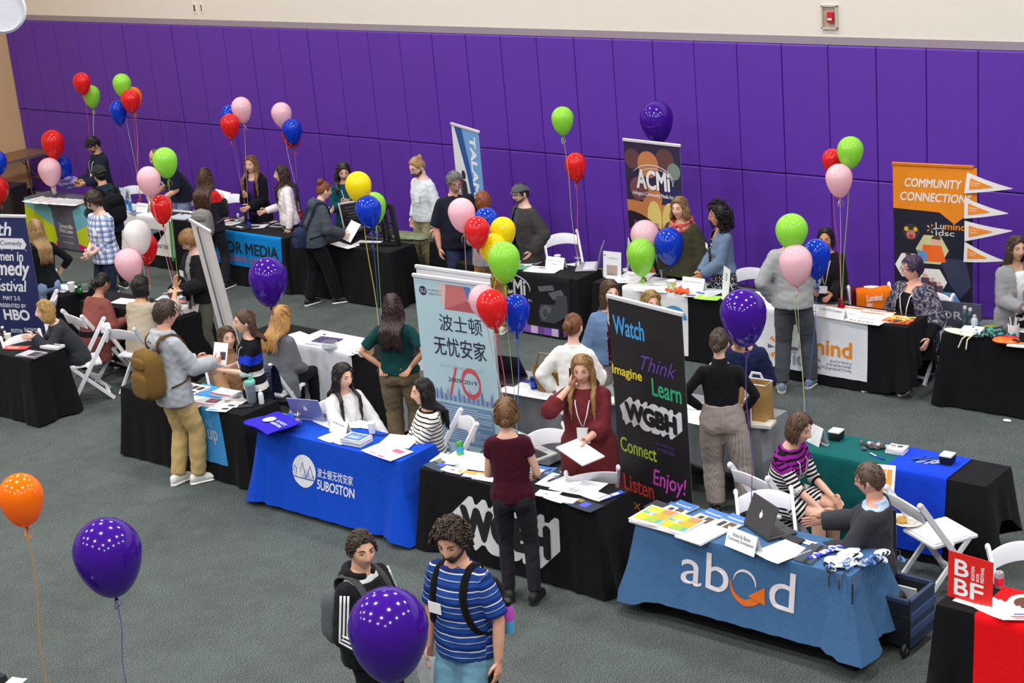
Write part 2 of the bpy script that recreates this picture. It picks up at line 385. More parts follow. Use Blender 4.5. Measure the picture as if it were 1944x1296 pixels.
# ------------------------------------------------------------------ tablecloths and runners
FRONT = {}
def drape(name, label, cat, x0, x1, y0, y1, col, zt=.742, hems=(.02, .02, .02, .02), amp=.016, flare=.05, seed=0, ang=0, calm=.3, corner=.06, deco=None, mats=(), flip=False, swag=0, group='tables under black cloths'):
    """a cloth over a table: flat top, skirt with folds, points at the corners.  returns object and its front-face function"""
    L, W = x1-x0, y1-y0; r = random.Random(seed); ph = [r.uniform(0, 6.28) for _ in range(6)]; k1, k2 = r.uniform(.2, .28), r.uniform(.11, .15)
    def wav(s): return math.sin(2*PI*s/k1+ph[0]+.7*math.sin(s*3+ph[1]))+.6*math.sin(2*PI*s/k2+ph[2])
    def out(t, s, cf, mid): return .005+t*(flare*(.5+.5*t)+amp*wav(s)*(calm if mid else 1)*min(1, t*1.6)+cf*corner)
    def front(u, v, off=0):
        if v >= 0: return V3(u, v, zt+off+.001)
        t = min(1.05, -v/(zt-hems[0])); dl = min(u, L-u); cf = math.exp(-(max(dl, 0)/.09)**2)
        o = out(t, u, cf*.7, dl > .22)
        return V3(u, -o-off, zt+v)
    P, Nn, S, Cf, Md, Hm = [], [], [], [], [], []
    sides = [((0, 0), (1, 0), L, (0, -1)), ((L, 0), (0, 1), W, (1, 0)), ((L, W), (-1, 0), L, (0, 1)), ((0, W), (0, -1), W, (-1, 0))]
    s0 = 0
    for i, (o, d, l, n) in enumerate(sides):
        m = max(6, int(l/.04))
        for k in range(m):
            q = k*l/m; dl = min(q, l-q)
            P.append((o[0]+d[0]*q, o[1]+d[1]*q)); S.append(s0+q if i else q); cf = math.exp(-(dl/.09)**2)
            nn = V3(n[0], n[1])
            pn = sides[(i-1) % 4][3]; nx = sides[(i+1) % 4][3]
            if dl < .05:
                o2 = pn if q < l/2 else nx; a = .5*(1-dl/.05); nn = nn*(1-a)+V3(*o2)*a; nn /= np.linalg.norm(nn)
            Nn.append(nn); Cf.append(cf*(.7 if i == 0 else 1)); Md.append(i == 0 and dl > .22)
            h = hems[i]; hp = hems[(i-1) % 4] if q < l/2 else hems[(i+1) % 4]; w = .5*math.exp(-dl/.1)
            hh = h*(1-w)+hp*w
            if swag: hh = hh+swag*math.sin(PI*q/l)-.0
            Hm.append(max(.012, hh-(.05*cf if hh > .07 else 0)))
        s0 += l
    n = len(P); LV = 13; mb = MB(); rows = []
    for j in range(LV):
        t = (j/(LV-1))**.9; row = []
        for i in range(n):
            o = out(t, S[i], Cf[i], Md[i]) if j else .0
            row.append((P[i][0]+Nn[i][0]*o, P[i][1]+Nn[i][1]*o, zt-t*(zt-Hm[i])))
        rows.append(np.array(row))
    mb.rings([x for x in rows], cap=False)
    mb.add(rows[0], [tuple(range(n))])
    if deco: deco(mb, front)
    o = mb.build(name, [cloth(col)]+list(mats), loc=(x0, y0, 0), rz=ang, sharp=60)
    tag(o, label, cat, group); FRONT[label] = front
    return o, front
def runner(name, label, cat, base, u0, u1, back, drop, col, deco=None, mats=(), off=.006, skew=0, knit=0, group=None, wave=.0, parent_rz=0):
    o0, front = base; mb = MB(); nu = max(8, int((u1-u0)/.05)); vs = list(np.linspace(back, 0, 6))+list(np.linspace(-.004, -drop, 14))
    f2 = lambda u, v, o=0: front(u+skew*max(0, -v), v, o+off+(wave*math.sin(u*19+1)*max(0, -v) if v < 0 else 0))
    mb.grid([[f2(u0+(u1-u0)*k/nu, v) for k in range(nu+1)] for v in vs])
    if deco: deco(mb, f2)
    o = mb.build(name, [cloth(col, knit)]+list(mats), loc=tuple(o0.location), rz=o0.rotation_euler.z, sharp=70)
    tag(o, label, cat, group); return o, f2

# ------------------------------------------------------------------ white folding chair
def make_chair():
    r = empty('folding_chair', None, 'chair')
    W = .215
    mb = MB()
    P = [[(x, y, z) for x in np.linspace(-.2, .2, 7)] for y, z in ((-.17, .45), (-.16, .462), (.19, .47), (.215, .455))]
    mb.box((0, .02, .44), (.40, .41, .03)); mb.box((0, .02, .459), (.37, .37, .018), mi=0)
    mb.build('seat', RESIN, r, smooth=False, bevel=.012)
    mb = MB()
    # back rail: arched top, curved between the posts
    n = 13; rows = []
    for tz in (0, .12, .5, .88, 1):
        row = []
        for k in range(n):
            x = -W+.01+(2*W-.02)*k/(n-1); a = 1-(x/W)**2
            z0, z1 = .665+.03*a, .775+.045*a; z = z0+(z1-z0)*tz; y = -.262-.03*a-(z-.66)*.33
            th = .012 if tz not in (0, 1) else .008
            row.append((x, y, z, th))
        rows.append(row)
    Vv = [[(x, y+th, z) for x, y, z, th in row] for row in rows]; Vb = [[(x, y-th, z) for x, y, z, th in row] for row in rows[::-1]]
    ring = [np.array([(row[k]) for row in Vv+Vb]) for k in range(n)]
    mb.rings(ring); mb.build('backrest', RESIN, r)
    for s in (-1, 1):
        mb = MB(); x = s*W
        mb.bar((x, -.315, .83), (x, .225, .005), .024, .045, up=(0, 1, .65)); mb.ell((x, -.318, .825), (.02, .026, .03), 10, 7)
        mb.build('front_leg', RESIN, r, bevel=.004)
        mb = MB(); x = s*(W-.028); mb.bar((x, .16, .45), (x, -.26, .005), .022, .042, up=(0, 1, -.8)); mb.build('rear_leg', RESIN, r, bevel=.004)
    mb = MB(); mb.bar((-W, .185, .075), (W, .185, .075), .035, .018); mb.build('front_stretcher', RESIN, r, bevel=.003)
    mb = MB(); mb.bar((-W+.03, -.21, .075), (W-.03, -.21, .075), .035, .018); mb.build('rear_stretcher', RESIN, r, bevel=.003)
    mb = MB(); mb.bar((-W, -.02, .43), (W, -.02, .43), .03, .02); mb.build('seat_bar', RESIN, r, bevel=.003)
    return r
CHAIR = [None]
def chair(x, y, rz, label):
    o = make_chair() if CHAIR[0] is None else copy_tree(CHAIR[0])
    if CHAIR[0] is None: CHAIR[0] = o
    o.location = (x, y, 0); o.rotation_euler = (0, 0, rz); tag(o, label, 'chair', 'white folding chairs'); return o

# ------------------------------------------------------------------ roll-up banners
def banner(name, label, p, rz, w, h, col, deco, mats=(), z0=.09, tilt=0, rail=(222, 222, 228), back=(225, 225, 228), curl=.0):
    r = empty(name, label, 'banner', tuple(p), rz); r.rotation_euler = (tilt, 0, rz)
    fn = lambda u, v, off=0: V3(u-w/2, -off-.004-curl*math.sin(PI*u/w), z0+v)
    mb = MB(); n = 8
    mb.grid([[fn(w*k/n, h*j/10) for k in range(n+1)] for j in range(11)])
    mb.grid([[fn(w*k/n, h*j/10)+V3(0, .003, 0) for k in range(n, -1, -1)] for j in range(11)], 1)
    if deco: deco(mb, fn)
    mb.build('panel', [mat(col, .5, noise=.02), mat(back, .6)]+list(mats), r, sharp=60)
    mb = MB(); mb.box((0, 0, z0+h+.012), (w+.02, .03, .035)); mb.build('top_rail', mat(rail, .35, metal=.2), r, bevel=.006)
    mb = MB(); mb.box((0, 0, .045), (w+.03, .11, .09)); mb.build('base', mat((188, 188, 194), .35, metal=.6), r, bevel=.02)
    mb = MB(); mb.tube([(0, .03, .06), (0, .03, z0+h+.01)], .011); mb.build('support_pole', STEEL, r)
    for s in (-1, 1):
        mb = MB(); mb.box((s*(w/2-.12), 0, .008), (.04, .3, .016)); mb.build('foot', DARK, r, bevel=.004)
    return r, fn

# ------------------------------------------------------------------ balloons
def balloon(cx, top, bot, w, col, cname, where, anchor, doff=0., size=None, rib=None, tiltx=0):
    cy = (top+bot)/2; d = ray(cx, cy)
    if anchor is not None: t = (np.linalg.norm(np.asarray(anchor)[:2])+doff)/np.linalg.norm(d[:2])
    else: t = F_PX*size/w/np.linalg.norm(d)
    c = CAM_P+d*t; dist = np.linalg.norm(d*t); R = w*dist/F_PX/2; H = (bot-top)*dist/F_PX/.97
    o = None; mb = MB(); prof = []
    up = H-R*1.02
    for k in range(19):
        a = PI*k/18; z = math.cos(a); r = math.sin(a)
        if z >= 0: prof.append((max(r*R, .0005), H/2-R*1.02+z*R*1.02))
        else: prof.append((max(R*(r**1.0)*(1-.13*(-z)**1.2*1.0), .006), H/2-R*1.02+z*(up)))
    mb.lathe(prof[::-1], n=28)
    o = mb.build('balloon', balloon_mat(col), loc=tuple(c), sharp=0)
    o.rotation_euler = (tiltx+rnd.uniform(-.05, .05), rnd.uniform(-.06, .06), rnd.uniform(0, 6))
    tag(o, '%s balloon %s' % (cname, where), 'balloon', 'helium balloons')
    mb = MB(); mb.lathe([(.004, 0), (.012, -.004), (.007, -.014), (.017, -.028), (.012, -.03)], c=(0, 0, -H/2+.004), n=10); mb.build('knot', balloon_mat(tuple(int(x*.85) for x in col)), o)
    if anchor is not None:
        kn = V3(0, 0, -H/2); Rm = np.array(o.rotation_euler.to_matrix()); a = Rm.T @ (np.asarray(anchor, float)-c)
        pts = [kn+(a-kn)*q+V3(.03*math.sin(q*7), .02*math.sin(q*5+1), 0)*q*(1-q)*2 for q in np.linspace(0, 1, 14)]
        mb = MB(); mb.tube(pts, .0045, 5, flat=.5)
        for k in range(3): mb.tube([kn+V3(.01*math.cos(k*2), .01*math.sin(k*2), -.02), kn+V3(.03*math.cos(k*2+1), .03*math.sin(k*2+1), -.05), kn+V3(.015*math.cos(k*2+2), .03*math.sin(k*2), -.09)], .004, 4, flat=.4)
        mb.build('ribbon', mat(rib or tuple(int(60+x*.6) for x in col), .4), o)
    return o
def weight(p, col, label):
    r = empty('balloon_weight', label, 'balloon weight', tuple(p), group='foil balloon weights')
    m = mat(col, .25, metal=.7)
    mb = MB(); mb.lathe([(.035, 0), (.04, .02), (.03, .05), (.012, .065)], n=10); mb.build('body', m, r, sharp=20)
    mb = MB()
    for k in range(9):
        a = k*2*PI/9; mb.tube([(0, 0, .062), (.025*math.cos(a), .025*math.sin(a), .1), (.055*math.cos(a), .055*math.sin(a), .105+.02*(k % 2))], [.008, .007, .001], 5, flat=.4)
    mb.build('tinsel', m, r)
    return r

# ------------------------------------------------------------------ people
def _ik(a, t, l1, l2, pole):
    a, t = np.asarray(a, float), np.asarray(t, float); d = t-a; L = np.linalg.norm(d); mx = (l1+l2)*.998
    if L > mx: d = d*mx/L; L = mx; t = a+d
    u = d/L; x = (l1*l1-l2*l2+L*L)/(2*L); hgt = math.sqrt(max(0, l1*l1-x*x))
    p = np.asarray(pole, float); p = p-u*np.dot(p, u); p /= np.linalg.norm(p)+1e-9
    return a+u*x+p*hgt, t
def _seg(P, a, b):
    d = b-a; L2 = d@d; t = np.clip(((P-a)@d)/L2, 0, 1); return np.linalg.norm(P-(a+t[:, None]*d), axis=1), t*math.sqrt(L2)
def _limb(mb, J, R, n=12):
    """tapered limb through joints J with radii given at joints and mid-segments"""
    J = [np.asarray(j, float) for j in J]; pts, rad = [], []; k = 0
    for i in range(len(J)-1):
        for q in (0, .25, .5, .75):
            pts.append(J[i]+(J[i+1]-J[i])*q); r0, r1, r2 = R[2*i], R[2*i+1], R[2*i+2]
            rad.append(r0+(r1-r0)*2*q if q <= .5 else r1+(r2-r1)*(2*q-1))
    pts.append(J[-1]); rad.append(R[-1]); mb.tube(pts, rad, n)
def _cut(J, R, frac):
    """shorten a two-segment limb to a fraction of its length"""
    l1, l2 = np.linalg.norm(J[1]-J[0]), np.linalg.norm(J[2]-J[1]); L = (l1+l2)*frac
    if L >= l1+.02: q = (L-l1)/l2; return [J[0], J[1], J[1]+(J[2]-J[1])*q], [R[0], R[1], R[2], R[3], R[3]+(R[4]-R[3])*q]
    q = L/l1; return [J[0], J[0]+(J[1]-J[0])*q], [R[0], R[1], R[1]+(R[2]-R[1])*q]
def _headgrid(na, ne, fem=0):
    ph = np.linspace(-PI, PI, na, endpoint=False); az = ph-.55*np.sin(ph)
    ps = np.linspace(-PI/2+.02, PI/2-.02, ne); el = ps-.2*np.sin(2*ps)
    A, E = np.meshgrid(az, el); a, b, c = .075-.003*fem, .096, .116
    x, y, z = np.cos(E)*np.sin(A)*a, np.cos(E)*np.cos(A)*b, np.sin(E)*c
    zn = np.clip(-z/c, 0, 1)
    x = x*(1-.27*zn**1.6); y = np.where(y < 0, y*(1-.42*np.clip((-z-.02)/.09, 0, 1)), y*(1-.06*zn))
    y = np.where(y > 0, y*(1-.10*np.exp(-((z-.012)/.02)**2)*np.exp(-((np.abs(x)-.032)/.016)**2)), y)
    fr = (y > 0)
    g = lambda cx, cz, sx, sz: np.exp(-((np.abs(x)-cx)/sx)**2-((z-cz)/sz)**2)
    nose = np.exp(-(x/(.0095+.006*np.clip((.02-z)/.05, 0, 1)))**2)*np.interp(z, [-.046, -.034, -.024, .03, .045], [0, .75, 1, .25, 0])
    y = y+fr*(.023*nose+.004*g(0, -.056, .021, .011)-.003*g(0, -.0575, .022, .0028)+.010*g(0, -.1, .025, .018)+.004*g(.042, -.022, .016, .02)+.004*g(.03, .036, .022, .008)-.003*g(0, -.078, .02, .009))
    return np.stack([x, y, z], 2), az, el
HAIRLINE = {'short': ([0, 30, 48, 62, 80, 90, 108, 140, 180], [.074, .07, .05, .01, -.025, .0, -.03, -.075, -.085]),
            'fem': ([0, 30, 46, 58, 70, 85, 120, 180], [.076, .07, .05, .015, -.03, -.07, -.09, -.1]),
            'tied': ([0, 30, 50, 66, 82, 95, 120, 180], [.074, .068, .045, .01, -.01, .0, -.04, -.06]),
            'fringe': ([0, 24, 40, 56, 70, 90, 120, 180], [.05, .046, .036, .005, -.03, -.06, -.08, -.09]),
            'bald': ([0, 60, 75, 90, 120, 180], [.2, .2, .03, .02, .02, .01])}
PEOPLE = {}
TR0 = [(-.14, .12, .09, 0), (-.06, .166, .115, -.008), (.02, .163, .112, -.003), (.11, .142, .1, .004), (.21, .146, .106, .01), (.32, .165, .112, .012), (.41, .168, .096, .002), (.462, .132, .08, -.01), (.498, .09, .068, -.012), (.535, .058, .06, -.004), (.62, .052, .057, .012)]
def person(key, label, px, py, h, a, pose='stand', fem=0, w=1.0, lean=0, side=0, tw=0, hy=0, hp=0, ht=0, L='rest', R='rest', feet=None, kn=None,
           sk=(205, 160, 138), hair=('short', (60, 42, 30)), top=None, inner=None, bottom=None, shoes=(30, 30, 34), sole=(225, 225, 225), vox=.014,
           glasses=None, beard=None, badge=None, lany=None, hdL=None, hdR=None, curl=.5, brow=None, belly=0, smile=0, hat=None, pack=None, pos=None, hips=1.0, eye=(48, 32, 24), neckrel=0):
    r = random.Random(key); nr = np.random.RandomState(abs(hash_(key)) % 2**31)
    s = h/1.765 if pose == 'stand' else (h/1.345 if pose == 'sit' else h/1.0)
    lean, side, tw, hy, hp, ht = [math.radians(q) for q in (lean, side, tw, hy, hp, ht)]
    pel = V3(0, 0, {'stand': .96, 'sit': .545, 'crouch': .3}[pose])
    sh = (.94 if fem else 1.03)*(w**.6); hw = hips*(1.03 if fem else .97)*w; ww = (.93 if fem else 1.04)*w
    TR = []
    for z, rx, ry, cy in TR0:
        f = hw if z < .05 else (ww if z < .15 else (w if z < .25 else sh)); 
        if z > .48: f = (.9 if fem else 1.06)
        d = 1+(w-1)*.8 if z < .45 else f
        b = belly*math.exp(-((z-.08)/.13)**2); TR.append((z, rx*f, ry*d+b*.6, cy+b*.45))
    def bend(p):
        p = np.asarray(p, float).copy(); z = p[..., 2]; q = np.clip(z/.32, 0, 1); q = q*q*(3-2*q)
        t = tw*np.clip(z/.42, 0, 1); x = p[..., 0]*np.cos(t)-p[..., 1]*np.sin(t); y = p[..., 0]*np.sin(t)+p[..., 1]*np.cos(t)
        g = lean*q; y2 = y*np.cos(g)+z*np.sin(g); z2 = z*np.cos(g)-y*np.sin(g)
        return np.stack([x+math.tan(side)*z*q, y2, z2], -1)+pel
    def unbend(p):
        p = np.asarray(p, float)-pel; z = p[:, 2].copy()
        for _ in range(3):
            q = np.clip(z/.32, 0, 1); q = q*q*(3-2*q); g = lean*q; y = p[:, 1]*np.cos(g)-p[:, 2]*np.sin(g); z = p[:, 2]*np.cos(g)+p[:, 1]*np.sin(g)
        x = p[:, 0]-math.tan(side)*z*q; t = -tw*np.clip(z/.42, 0, 1)
        return np.stack([x*np.cos(t)-y*np.sin(t), x*np.sin(t)+y*np.cos(t), z], 1)
    Rh = rotz(tw+hy) @ rotx(-hp) @ roty(ht)
    HS = 1.07; hc = bend((0, .022, .605))+Rh @ V3(0, .0, .06)
    hat_h = .022 if hair[0] != 'bald' else .004
    topo = hc+Rh @ V3(0, -.015, (.116+hat_h)*HS)
    # arms
    PRE = {'rest': (.262, .03, -.095), 'hip': (.175, .0, .05), 'clasp': (.045, .25, .01), 'hold': (.1, .32, .13), 'holdhi': (.09, .28, .26), 'table': (.2, .36, .02), 'pocket': (.205, .05, -.03),
           'ear': (.115, .10, .52), 'lap': (.09, .3, .03), 'back': (.12, -.14, .0), 'chest': (.07, .22, .24)}
    POLE = {'hip': (1, -.55, -.1), 'ear': (.7, -.1, -1), 'clasp': (.8, -.5, -.6), 'pocket': (.8, -.9, 0), 'rest': (.75, -.6, -.4)}
    ar = (.86 if fem else 1.0)*(w**.7); AR = [x*ar for x in (.055, .046, .038, .037, .026)]
    arms = []
    for sd, sp, hd in ((-1, L, hdL), (1, R, hdR)):
        S = bend((sd*.156*sh, -.008, .424))
        t = PRE[sp] if isinstance(sp, str) else sp[:3]; pole = POLE.get(sp, (.45, -.7, -.6)) if isinstance(sp, str) else (sp[3] if len(sp) > 3 else (.45, -.7, -.6))
        T = pel+V3(sd*t[0], t[1], t[2])
        E_, T = _ik(S, T, .285, .255, (sd*pole[0], pole[1], pole[2])); d = (T-E_)/np.linalg.norm(T-E_)
        if hd is not None: d = V3(sd*hd[0], hd[1], hd[2]); d /= np.linalg.norm(d)
        elif sp == 'hip': d = V3(-sd*.5, .6 , -.5); d /= np.linalg.norm(d)
        pr = V3(0, abs(d[2]), 1-abs(d[2])+.05); th = pr-d*np.dot(pr, d); th /= np.linalg.norm(th)+1e-9
        n = np.cross(th, d) if sd > 0 else np.cross(d, th)
        arms.append((S, E_, T, d, th, n, sd))
    # legs
    lr = (1.0 if fem else .98)*(w**.7); LR = [x*lr for x in (.088, .079, .058, .056, .038)]; legs = []
    for i, sd in enumerate((-1, 1)):
        Hp = pel+V3(sd*.088*hw, 0, -.04)
        if pose == 'stand':
            f = feet[i] if feet else (.1, .02*sd); A = V3(sd*f[0], f[1], .085); K, A = _ik(Hp, A, .43, .425, (sd*.12, 1, 0)); fd = V3(sd*.22, 1, 0)
        elif pose == 'sit':
            k = kn[i] if kn else (.11, .43, 0, .0); K = Hp+V3(sd*(k[0]-.088), k[1], .03); K = Hp+(K-Hp)/np.linalg.norm(K-Hp)*.43; A = V3(K[0]+sd*k[3], K[1]+k[2], .085); K, A = _ik(Hp, A, .43, .425, K-Hp+V3(0, 0, .3)); fd = V3(sd*.15, 1, 0)
        else:
            A = V3(sd*.14, .1+.12*i, .085); K, A = _ik(Hp, A, .43, .425, (sd*.35, 1, .6)); fd = V3(sd*.2, 1, 0)
        legs.append((Hp, K, A, fd/np.linalg.norm(fd), sd))
    # place: top of the head falls on the given spot of the photograph
    if pos is None:
        q = at(px, py, topo[2]*s); q0 = q.copy()
        for _ in range(3):
            hd0 = math.atan2(-q0[1], -q0[0])+math.radians(a); rz = hd0-PI/2; q0 = q-rotz(rz) @ (topo*V3(1, 1, 0)*s)
        pw = V3(q0[0], q0[1], 0)
    else:
        pw = V3(pos[0], pos[1], 0); rz = math.radians(a)
    MW = lambda p: pw+rotz(rz) @ (np.asarray(p, float)*s)
    info = dict(pos=pw, rz=rz, s=s, W=MW, arms=arms, bend=bend, hc=hc, Rh=Rh, legs=legs, pel=pel); PEOPLE[key] = info
    def put(mb, name, mats, parent, sharp=0, smooth=True):
        mb.V = [v*s for v in mb.V]
        if parent is None: return mb.build(name, mats, None, tuple(pw), rz, smooth, sharp)
        return mb.build(name, mats, parent, (0, 0, 0), 0, smooth, sharp)
    # ---- body
    B = MB(); 
    B.loft([(bend((0, cy, z)), bend((rx-.008*(z < .44), cy, z))-bend((0, cy, z)), bend((0, cy+ry-.01*(z < .44), z))-bend((0, cy, z))) for z, rx, ry, cy in TR], 18)
    B.tube([bend((0, 0, .5)), bend((0, .005, .56)), hc+Rh @ V3(0, -.012, -.03)], [.058, .053*(.92 if fem else 1.06), .05], 12)
    for S, E_, T, d, th, n, sd in arms:
        B.ell(S, (.05*ar,)*3, 10, 7); _limb(B, [S, E_, T], [AR[0]-.005]+AR[1:])
        B.loft([(T-d*.01, th*.026, n*.02), (T+d*.03, th*.034, n*.017), (T+d*.065, th*.041, n*.016), (T+d*.09, th*.039, n*.013), (T+d*.098, th*.03, n*.008)], 12)
    LB = [q-.01 for q in LR] if bottom and not bottom.get('skirt') and bottom.get('len', .97) > .8 else LR
    for Hp, K, A, fd, sd in legs: _limb(B, [Hp, K, A], LB); B.loft([(A+V3(0, 0, -.05)-fd*.04, V3(0, 0, .03), np.cross(fd, V3(0, 0, 1))*.03), (A+V3(0, 0, -.045)+fd*.06, V3(0, 0, .03), np.cross(fd, V3(0, 0, 1))*.04), (A+V3(0, 0, -.06)+fd*.16, V3(0, 0, .015), np.cross(fd, V3(0, 0, 1))*.036)], 10)
    V, N, F = fuse(B, vox*.9, 3); B = MB(); B.add(V, F)
    for S, E_, T, d, th, n, sd in arms:     # fingers, unequal and bent
        for k, (o, ln) in enumerate(((.03, .07), (.0105, .078), (-.009, .073), (-.0285, .057))):
            p = T+d*.088+th*o; P = [p-d*.015, p]; c = curl*(.85+.12*k)
            for j, fr in enumerate((.45, .3, .25)):
                an = c*(.5+.75*j); dd = d*math.cos(an)+n*math.sin(an)+th*o*2.2; p = p+dd*ln*fr; P.append(p)
            B.tube(P, [.0095, .0095, .009, .008, .0065], 6)
        p = T+d*.022+th*.026; B.tube([p, p+(d*.55+th*.75+n*.25)*.038, p+(d*.55+th*.75+n*.25)*.038+(d*.85+th*.3+n*.35)*.03, p+(d*.55+th*.75+n*.25)*.038+(d*.9+th*.1+n*.4)*.052], [.014, .0115, .0095, .007], 7)
    G, az, el = _headgrid(60, 40, fem); ne, na = G.shape[:2]
    toW = lambda P: np.asarray(P, float)*HS @ Rh.T+hc
    Fh = [(i*na+j, i*na+(j+1) % na, (i+1)*na+(j+1) % na, (i+1)*na+j) for i in range(ne-1) for j in range(na)]
    mh = []
    Gf = G.reshape(-1, 3)
    for f in Fh:
        c = Gf[list(f)].mean(0); mh.append(3 if c[1] > .05 and abs(c[0]) < .0195+smile*.3 and abs(c[2]+.0575-smile*900*c[0]**2) < .0068 else 0)
    base = B.n; B.add(toW(Gf), Fh+[tuple(range(na-1, -1, -1)), tuple((ne-1)*na+j for j in range(na))]); B.M[-(len(Fh)+2):] = mh+[0, 0]
    fy = lambda x, z: Gf[np.argmin((Gf[:, 0]-x)**2+(Gf[:, 2]-z)**2-np.where(Gf[:, 1] > 0, 0, -1))][1]
    for sd in (-1, 1):
        y = fy(sd*.031, .01)
        B.ell(toW(V3(sd*.031, y-.0045, .0095)), (.0135, .0085, .0062), 10, 7, Rh, 1); B.ell(toW(V3(sd*.031, y+.0012, .0092)), (.0058, .0042, .0056), 8, 5, Rh, 2)
        B.tube(toW([(sd*.017, y+.001, .011), (sd*.024, y+.0035, .0165), (sd*.036, y+.003, .0168), (sd*.046, y-.003, .011)]), .0022, 5, 2)
        B.tube(toW([(sd*.014, fy(sd*.014, .034)+.001, .0335), (sd*.03, fy(sd*.03, .038)+.001, .0385), (sd*.049, fy(sd*.049, .031)+.001, .031)]), [.0035, .0042, .002] if not fem else [.0026, .003, .0015], 5, 4)
        B.ell(toW(V3(sd*.076, -.006, -.004)), (.009, .018, .031), 8, 7, Rh @ rotz(-sd*.35))
    lipc = tuple(int(q) for q in ((sk[0]*.92, sk[1]*.68, sk[2]*.7) if fem else (sk[0]*.9, sk[1]*.74, sk[2]*.74)))
    root = put(B, 'person', [skin(sk), mat((235, 232, 228), .3), mat(eye, .25), mat(lipc, .45), hair_mat(brow or hair[1])], None)
    tag(root, label, 'person')
    # ---- clothes
    bones = [(arms[0][0], arms[0][1], AR[1], 1), (arms[1][0], arms[1][1], AR[1], 2), (arms[0][1], arms[0][2], AR[3], 3), (arms[1][1], arms[1][2], AR[3], 4), (legs[0][0], legs[0][1], LR[1], 5), (legs[1][0], legs[1][1], LR[1], 6), (legs[0][1], legs[0][2], LR[3], 7), (legs[1][1], legs[1][2], LR[3], 8)]
    def garment(name, mb, g, parent, vx=None):
        vx = vx or vox; V, N, F = fuse(mb, vx, g.get('smooth', 4)); U = unbend(V)
        # wrinkles
        wr = g.get('wr', .0022)
        if wr:
            f = np.zeros(len(V))
            for k in range(4):
                q1, q2 = nr.normal(size=3), nr.normal(size=3); q1[2] *= 1.6; q1 /= np.linalg.norm(q1); q2 /= np.linalg.norm(q2)
                lam = nr.uniform(.06, .13); f += np.sin(V @ q1*2*PI/lam+2.4*np.sin(V @ q2*2*PI/nr.uniform(.18, .35))+nr.uniform(0, 6))
            V = V+N*(f*wr/2)[:, None]
        bd = np.sqrt((U[:, 0]/.16)**2+((U[:, 1])/.11)**2)*.12-.12; bd = np.where((U[:, 2] > .5), 9, bd); bone = np.zeros(len(V), int); st = U[:, 2].copy()
        for a_, b_, rr, bi in bones:
            if bi > 4 and not g.get('leg', 0): continue
            dd, tt = _seg(V, a_, b_); dd = dd-rr
            ok = dd < bd-(.02 if bi <= 2 else 0); off = {1: .43, 2: .43, 3: .145, 4: .145, 5: -.06, 6: -.06, 7: -.49, 8: -.49}[bi]
            bone[ok] = bi; st[ok] = off-tt[ok]; bd = np.where(ok, dd, bd)
        an = np.arctan2(U[:, 0], U[:, 1])*.14
        for bi in (1, 2, 3, 4):
            k = bone == bi
            if k.any():
                a_, b_ = bones[bi-1][0], bones[bi-1][1]; u, v, d_ = _frame(b_-a_); an[k] = np.arctan2((V[k]-a_) @ u, (V[k]-a_) @ v)*.05
        if name != 'trousers': outer.append(U[bone == 0])
        FA = np.array([f[0] for f in F])
        keep = np.ones(len(F), bool)
        if 'open' in g:
            U0 = U[FA]; ow = np.interp(U0[:, 2], [-.5, .0, .3, .46], g['open']); keep = ~((U0[:, 1] > 0) & (np.abs(U0[:, 0]-g.get('ox', 0)) < ow) & (bone[FA] == 0) & (U0[:, 2] < .5))
        mi = np.zeros(len(F), int)
        if 'zone' in g: mi = np.asarray(g['zone'](U[FA], st[FA], bone[FA], an[FA]), int)
        me = D.meshes.new(name); me.from_pydata((V*s).tolist(), [], [f for f, k in zip(F, keep) if k])
        for m in g['mats']: me.materials.append(m)
        me.polygons.foreach_set('material_index', mi[keep].tolist()); me.polygons.foreach_set('use_smooth', [True]*len(me.polygons))
        for nm, arr in (('st', st), ('an', an)): me.attributes.new(nm, 'FLOAT', 'POINT').data.foreach_set('value', arr)
        me.update(); o = D.objects.new(name, me); COL.objects.link(o); o.parent = parent
        if 'label' in g: o['label'] = g['label']
        return o
    outer = []
    def surf(x, z, dflt):
        v = dflt
        for U_ in outer:
            k = (np.abs(U_[:, 0]-x) < .03) & (np.abs(U_[:, 2]-z) < .03) & (U_[:, 1] > .03) & (U_[:, 1] < .3)
            if k.any(): v = max(v, U_[k, 1].max())
        return v
    def make_top(g, name):
        o = g.get('o', .014); hem = g.get('hem', -.08); sl = g.get('sl', 1.0); lo = g.get('loose', 0); mb = MB(); neck = g.get('neck', .49); nw = g.get('nw', 0)
        zs = sorted(set([hem, hem+.012] + [z for z, *_ in TR if hem+.03 < z < neck-.015]+[neck])); fl = g.get('flare', 0); R_ = []
        for z in zs:
            rx = np.interp(z, [t[0] for t in TR], [t[1] for t in TR]); ry = np.interp(z, [t[0] for t in TR], [t[2] for t in TR]); cy = np.interp(z, [t[0] for t in TR], [t[3] for t in TR])
            if z < -.06: rx, ry = TR[1][1], TR[1][2]
            k = o+lo*np.clip((.36-z)/.3, 0, 1)+fl*max(0, -z)
            if z > .44: rx += nw*np.clip((z-.44)/.04, 0, 1)
            ce = bend((0, cy, z)); R_.append((ce, bend((rx+k, cy, z))-ce, bend((0, cy+ry+k, z))-ce))
        mb.loft(R_, 20)
        if fem and not g.get('flat'):
            for sd in (-1, 1): mb.ell(bend((sd*.066, .08, .25)), (.066+o*.5, .052+o, .066), 12, 8)
        if g.get('collar'):
            c = g['collar']; mb.tube([bend((.068*math.sin(q), -.012+.066*math.cos(q)+.0, .5+.015*(1-math.cos(q))*.6)) for q in np.linspace(.35, 2*PI-.35, 18)], c, 8)
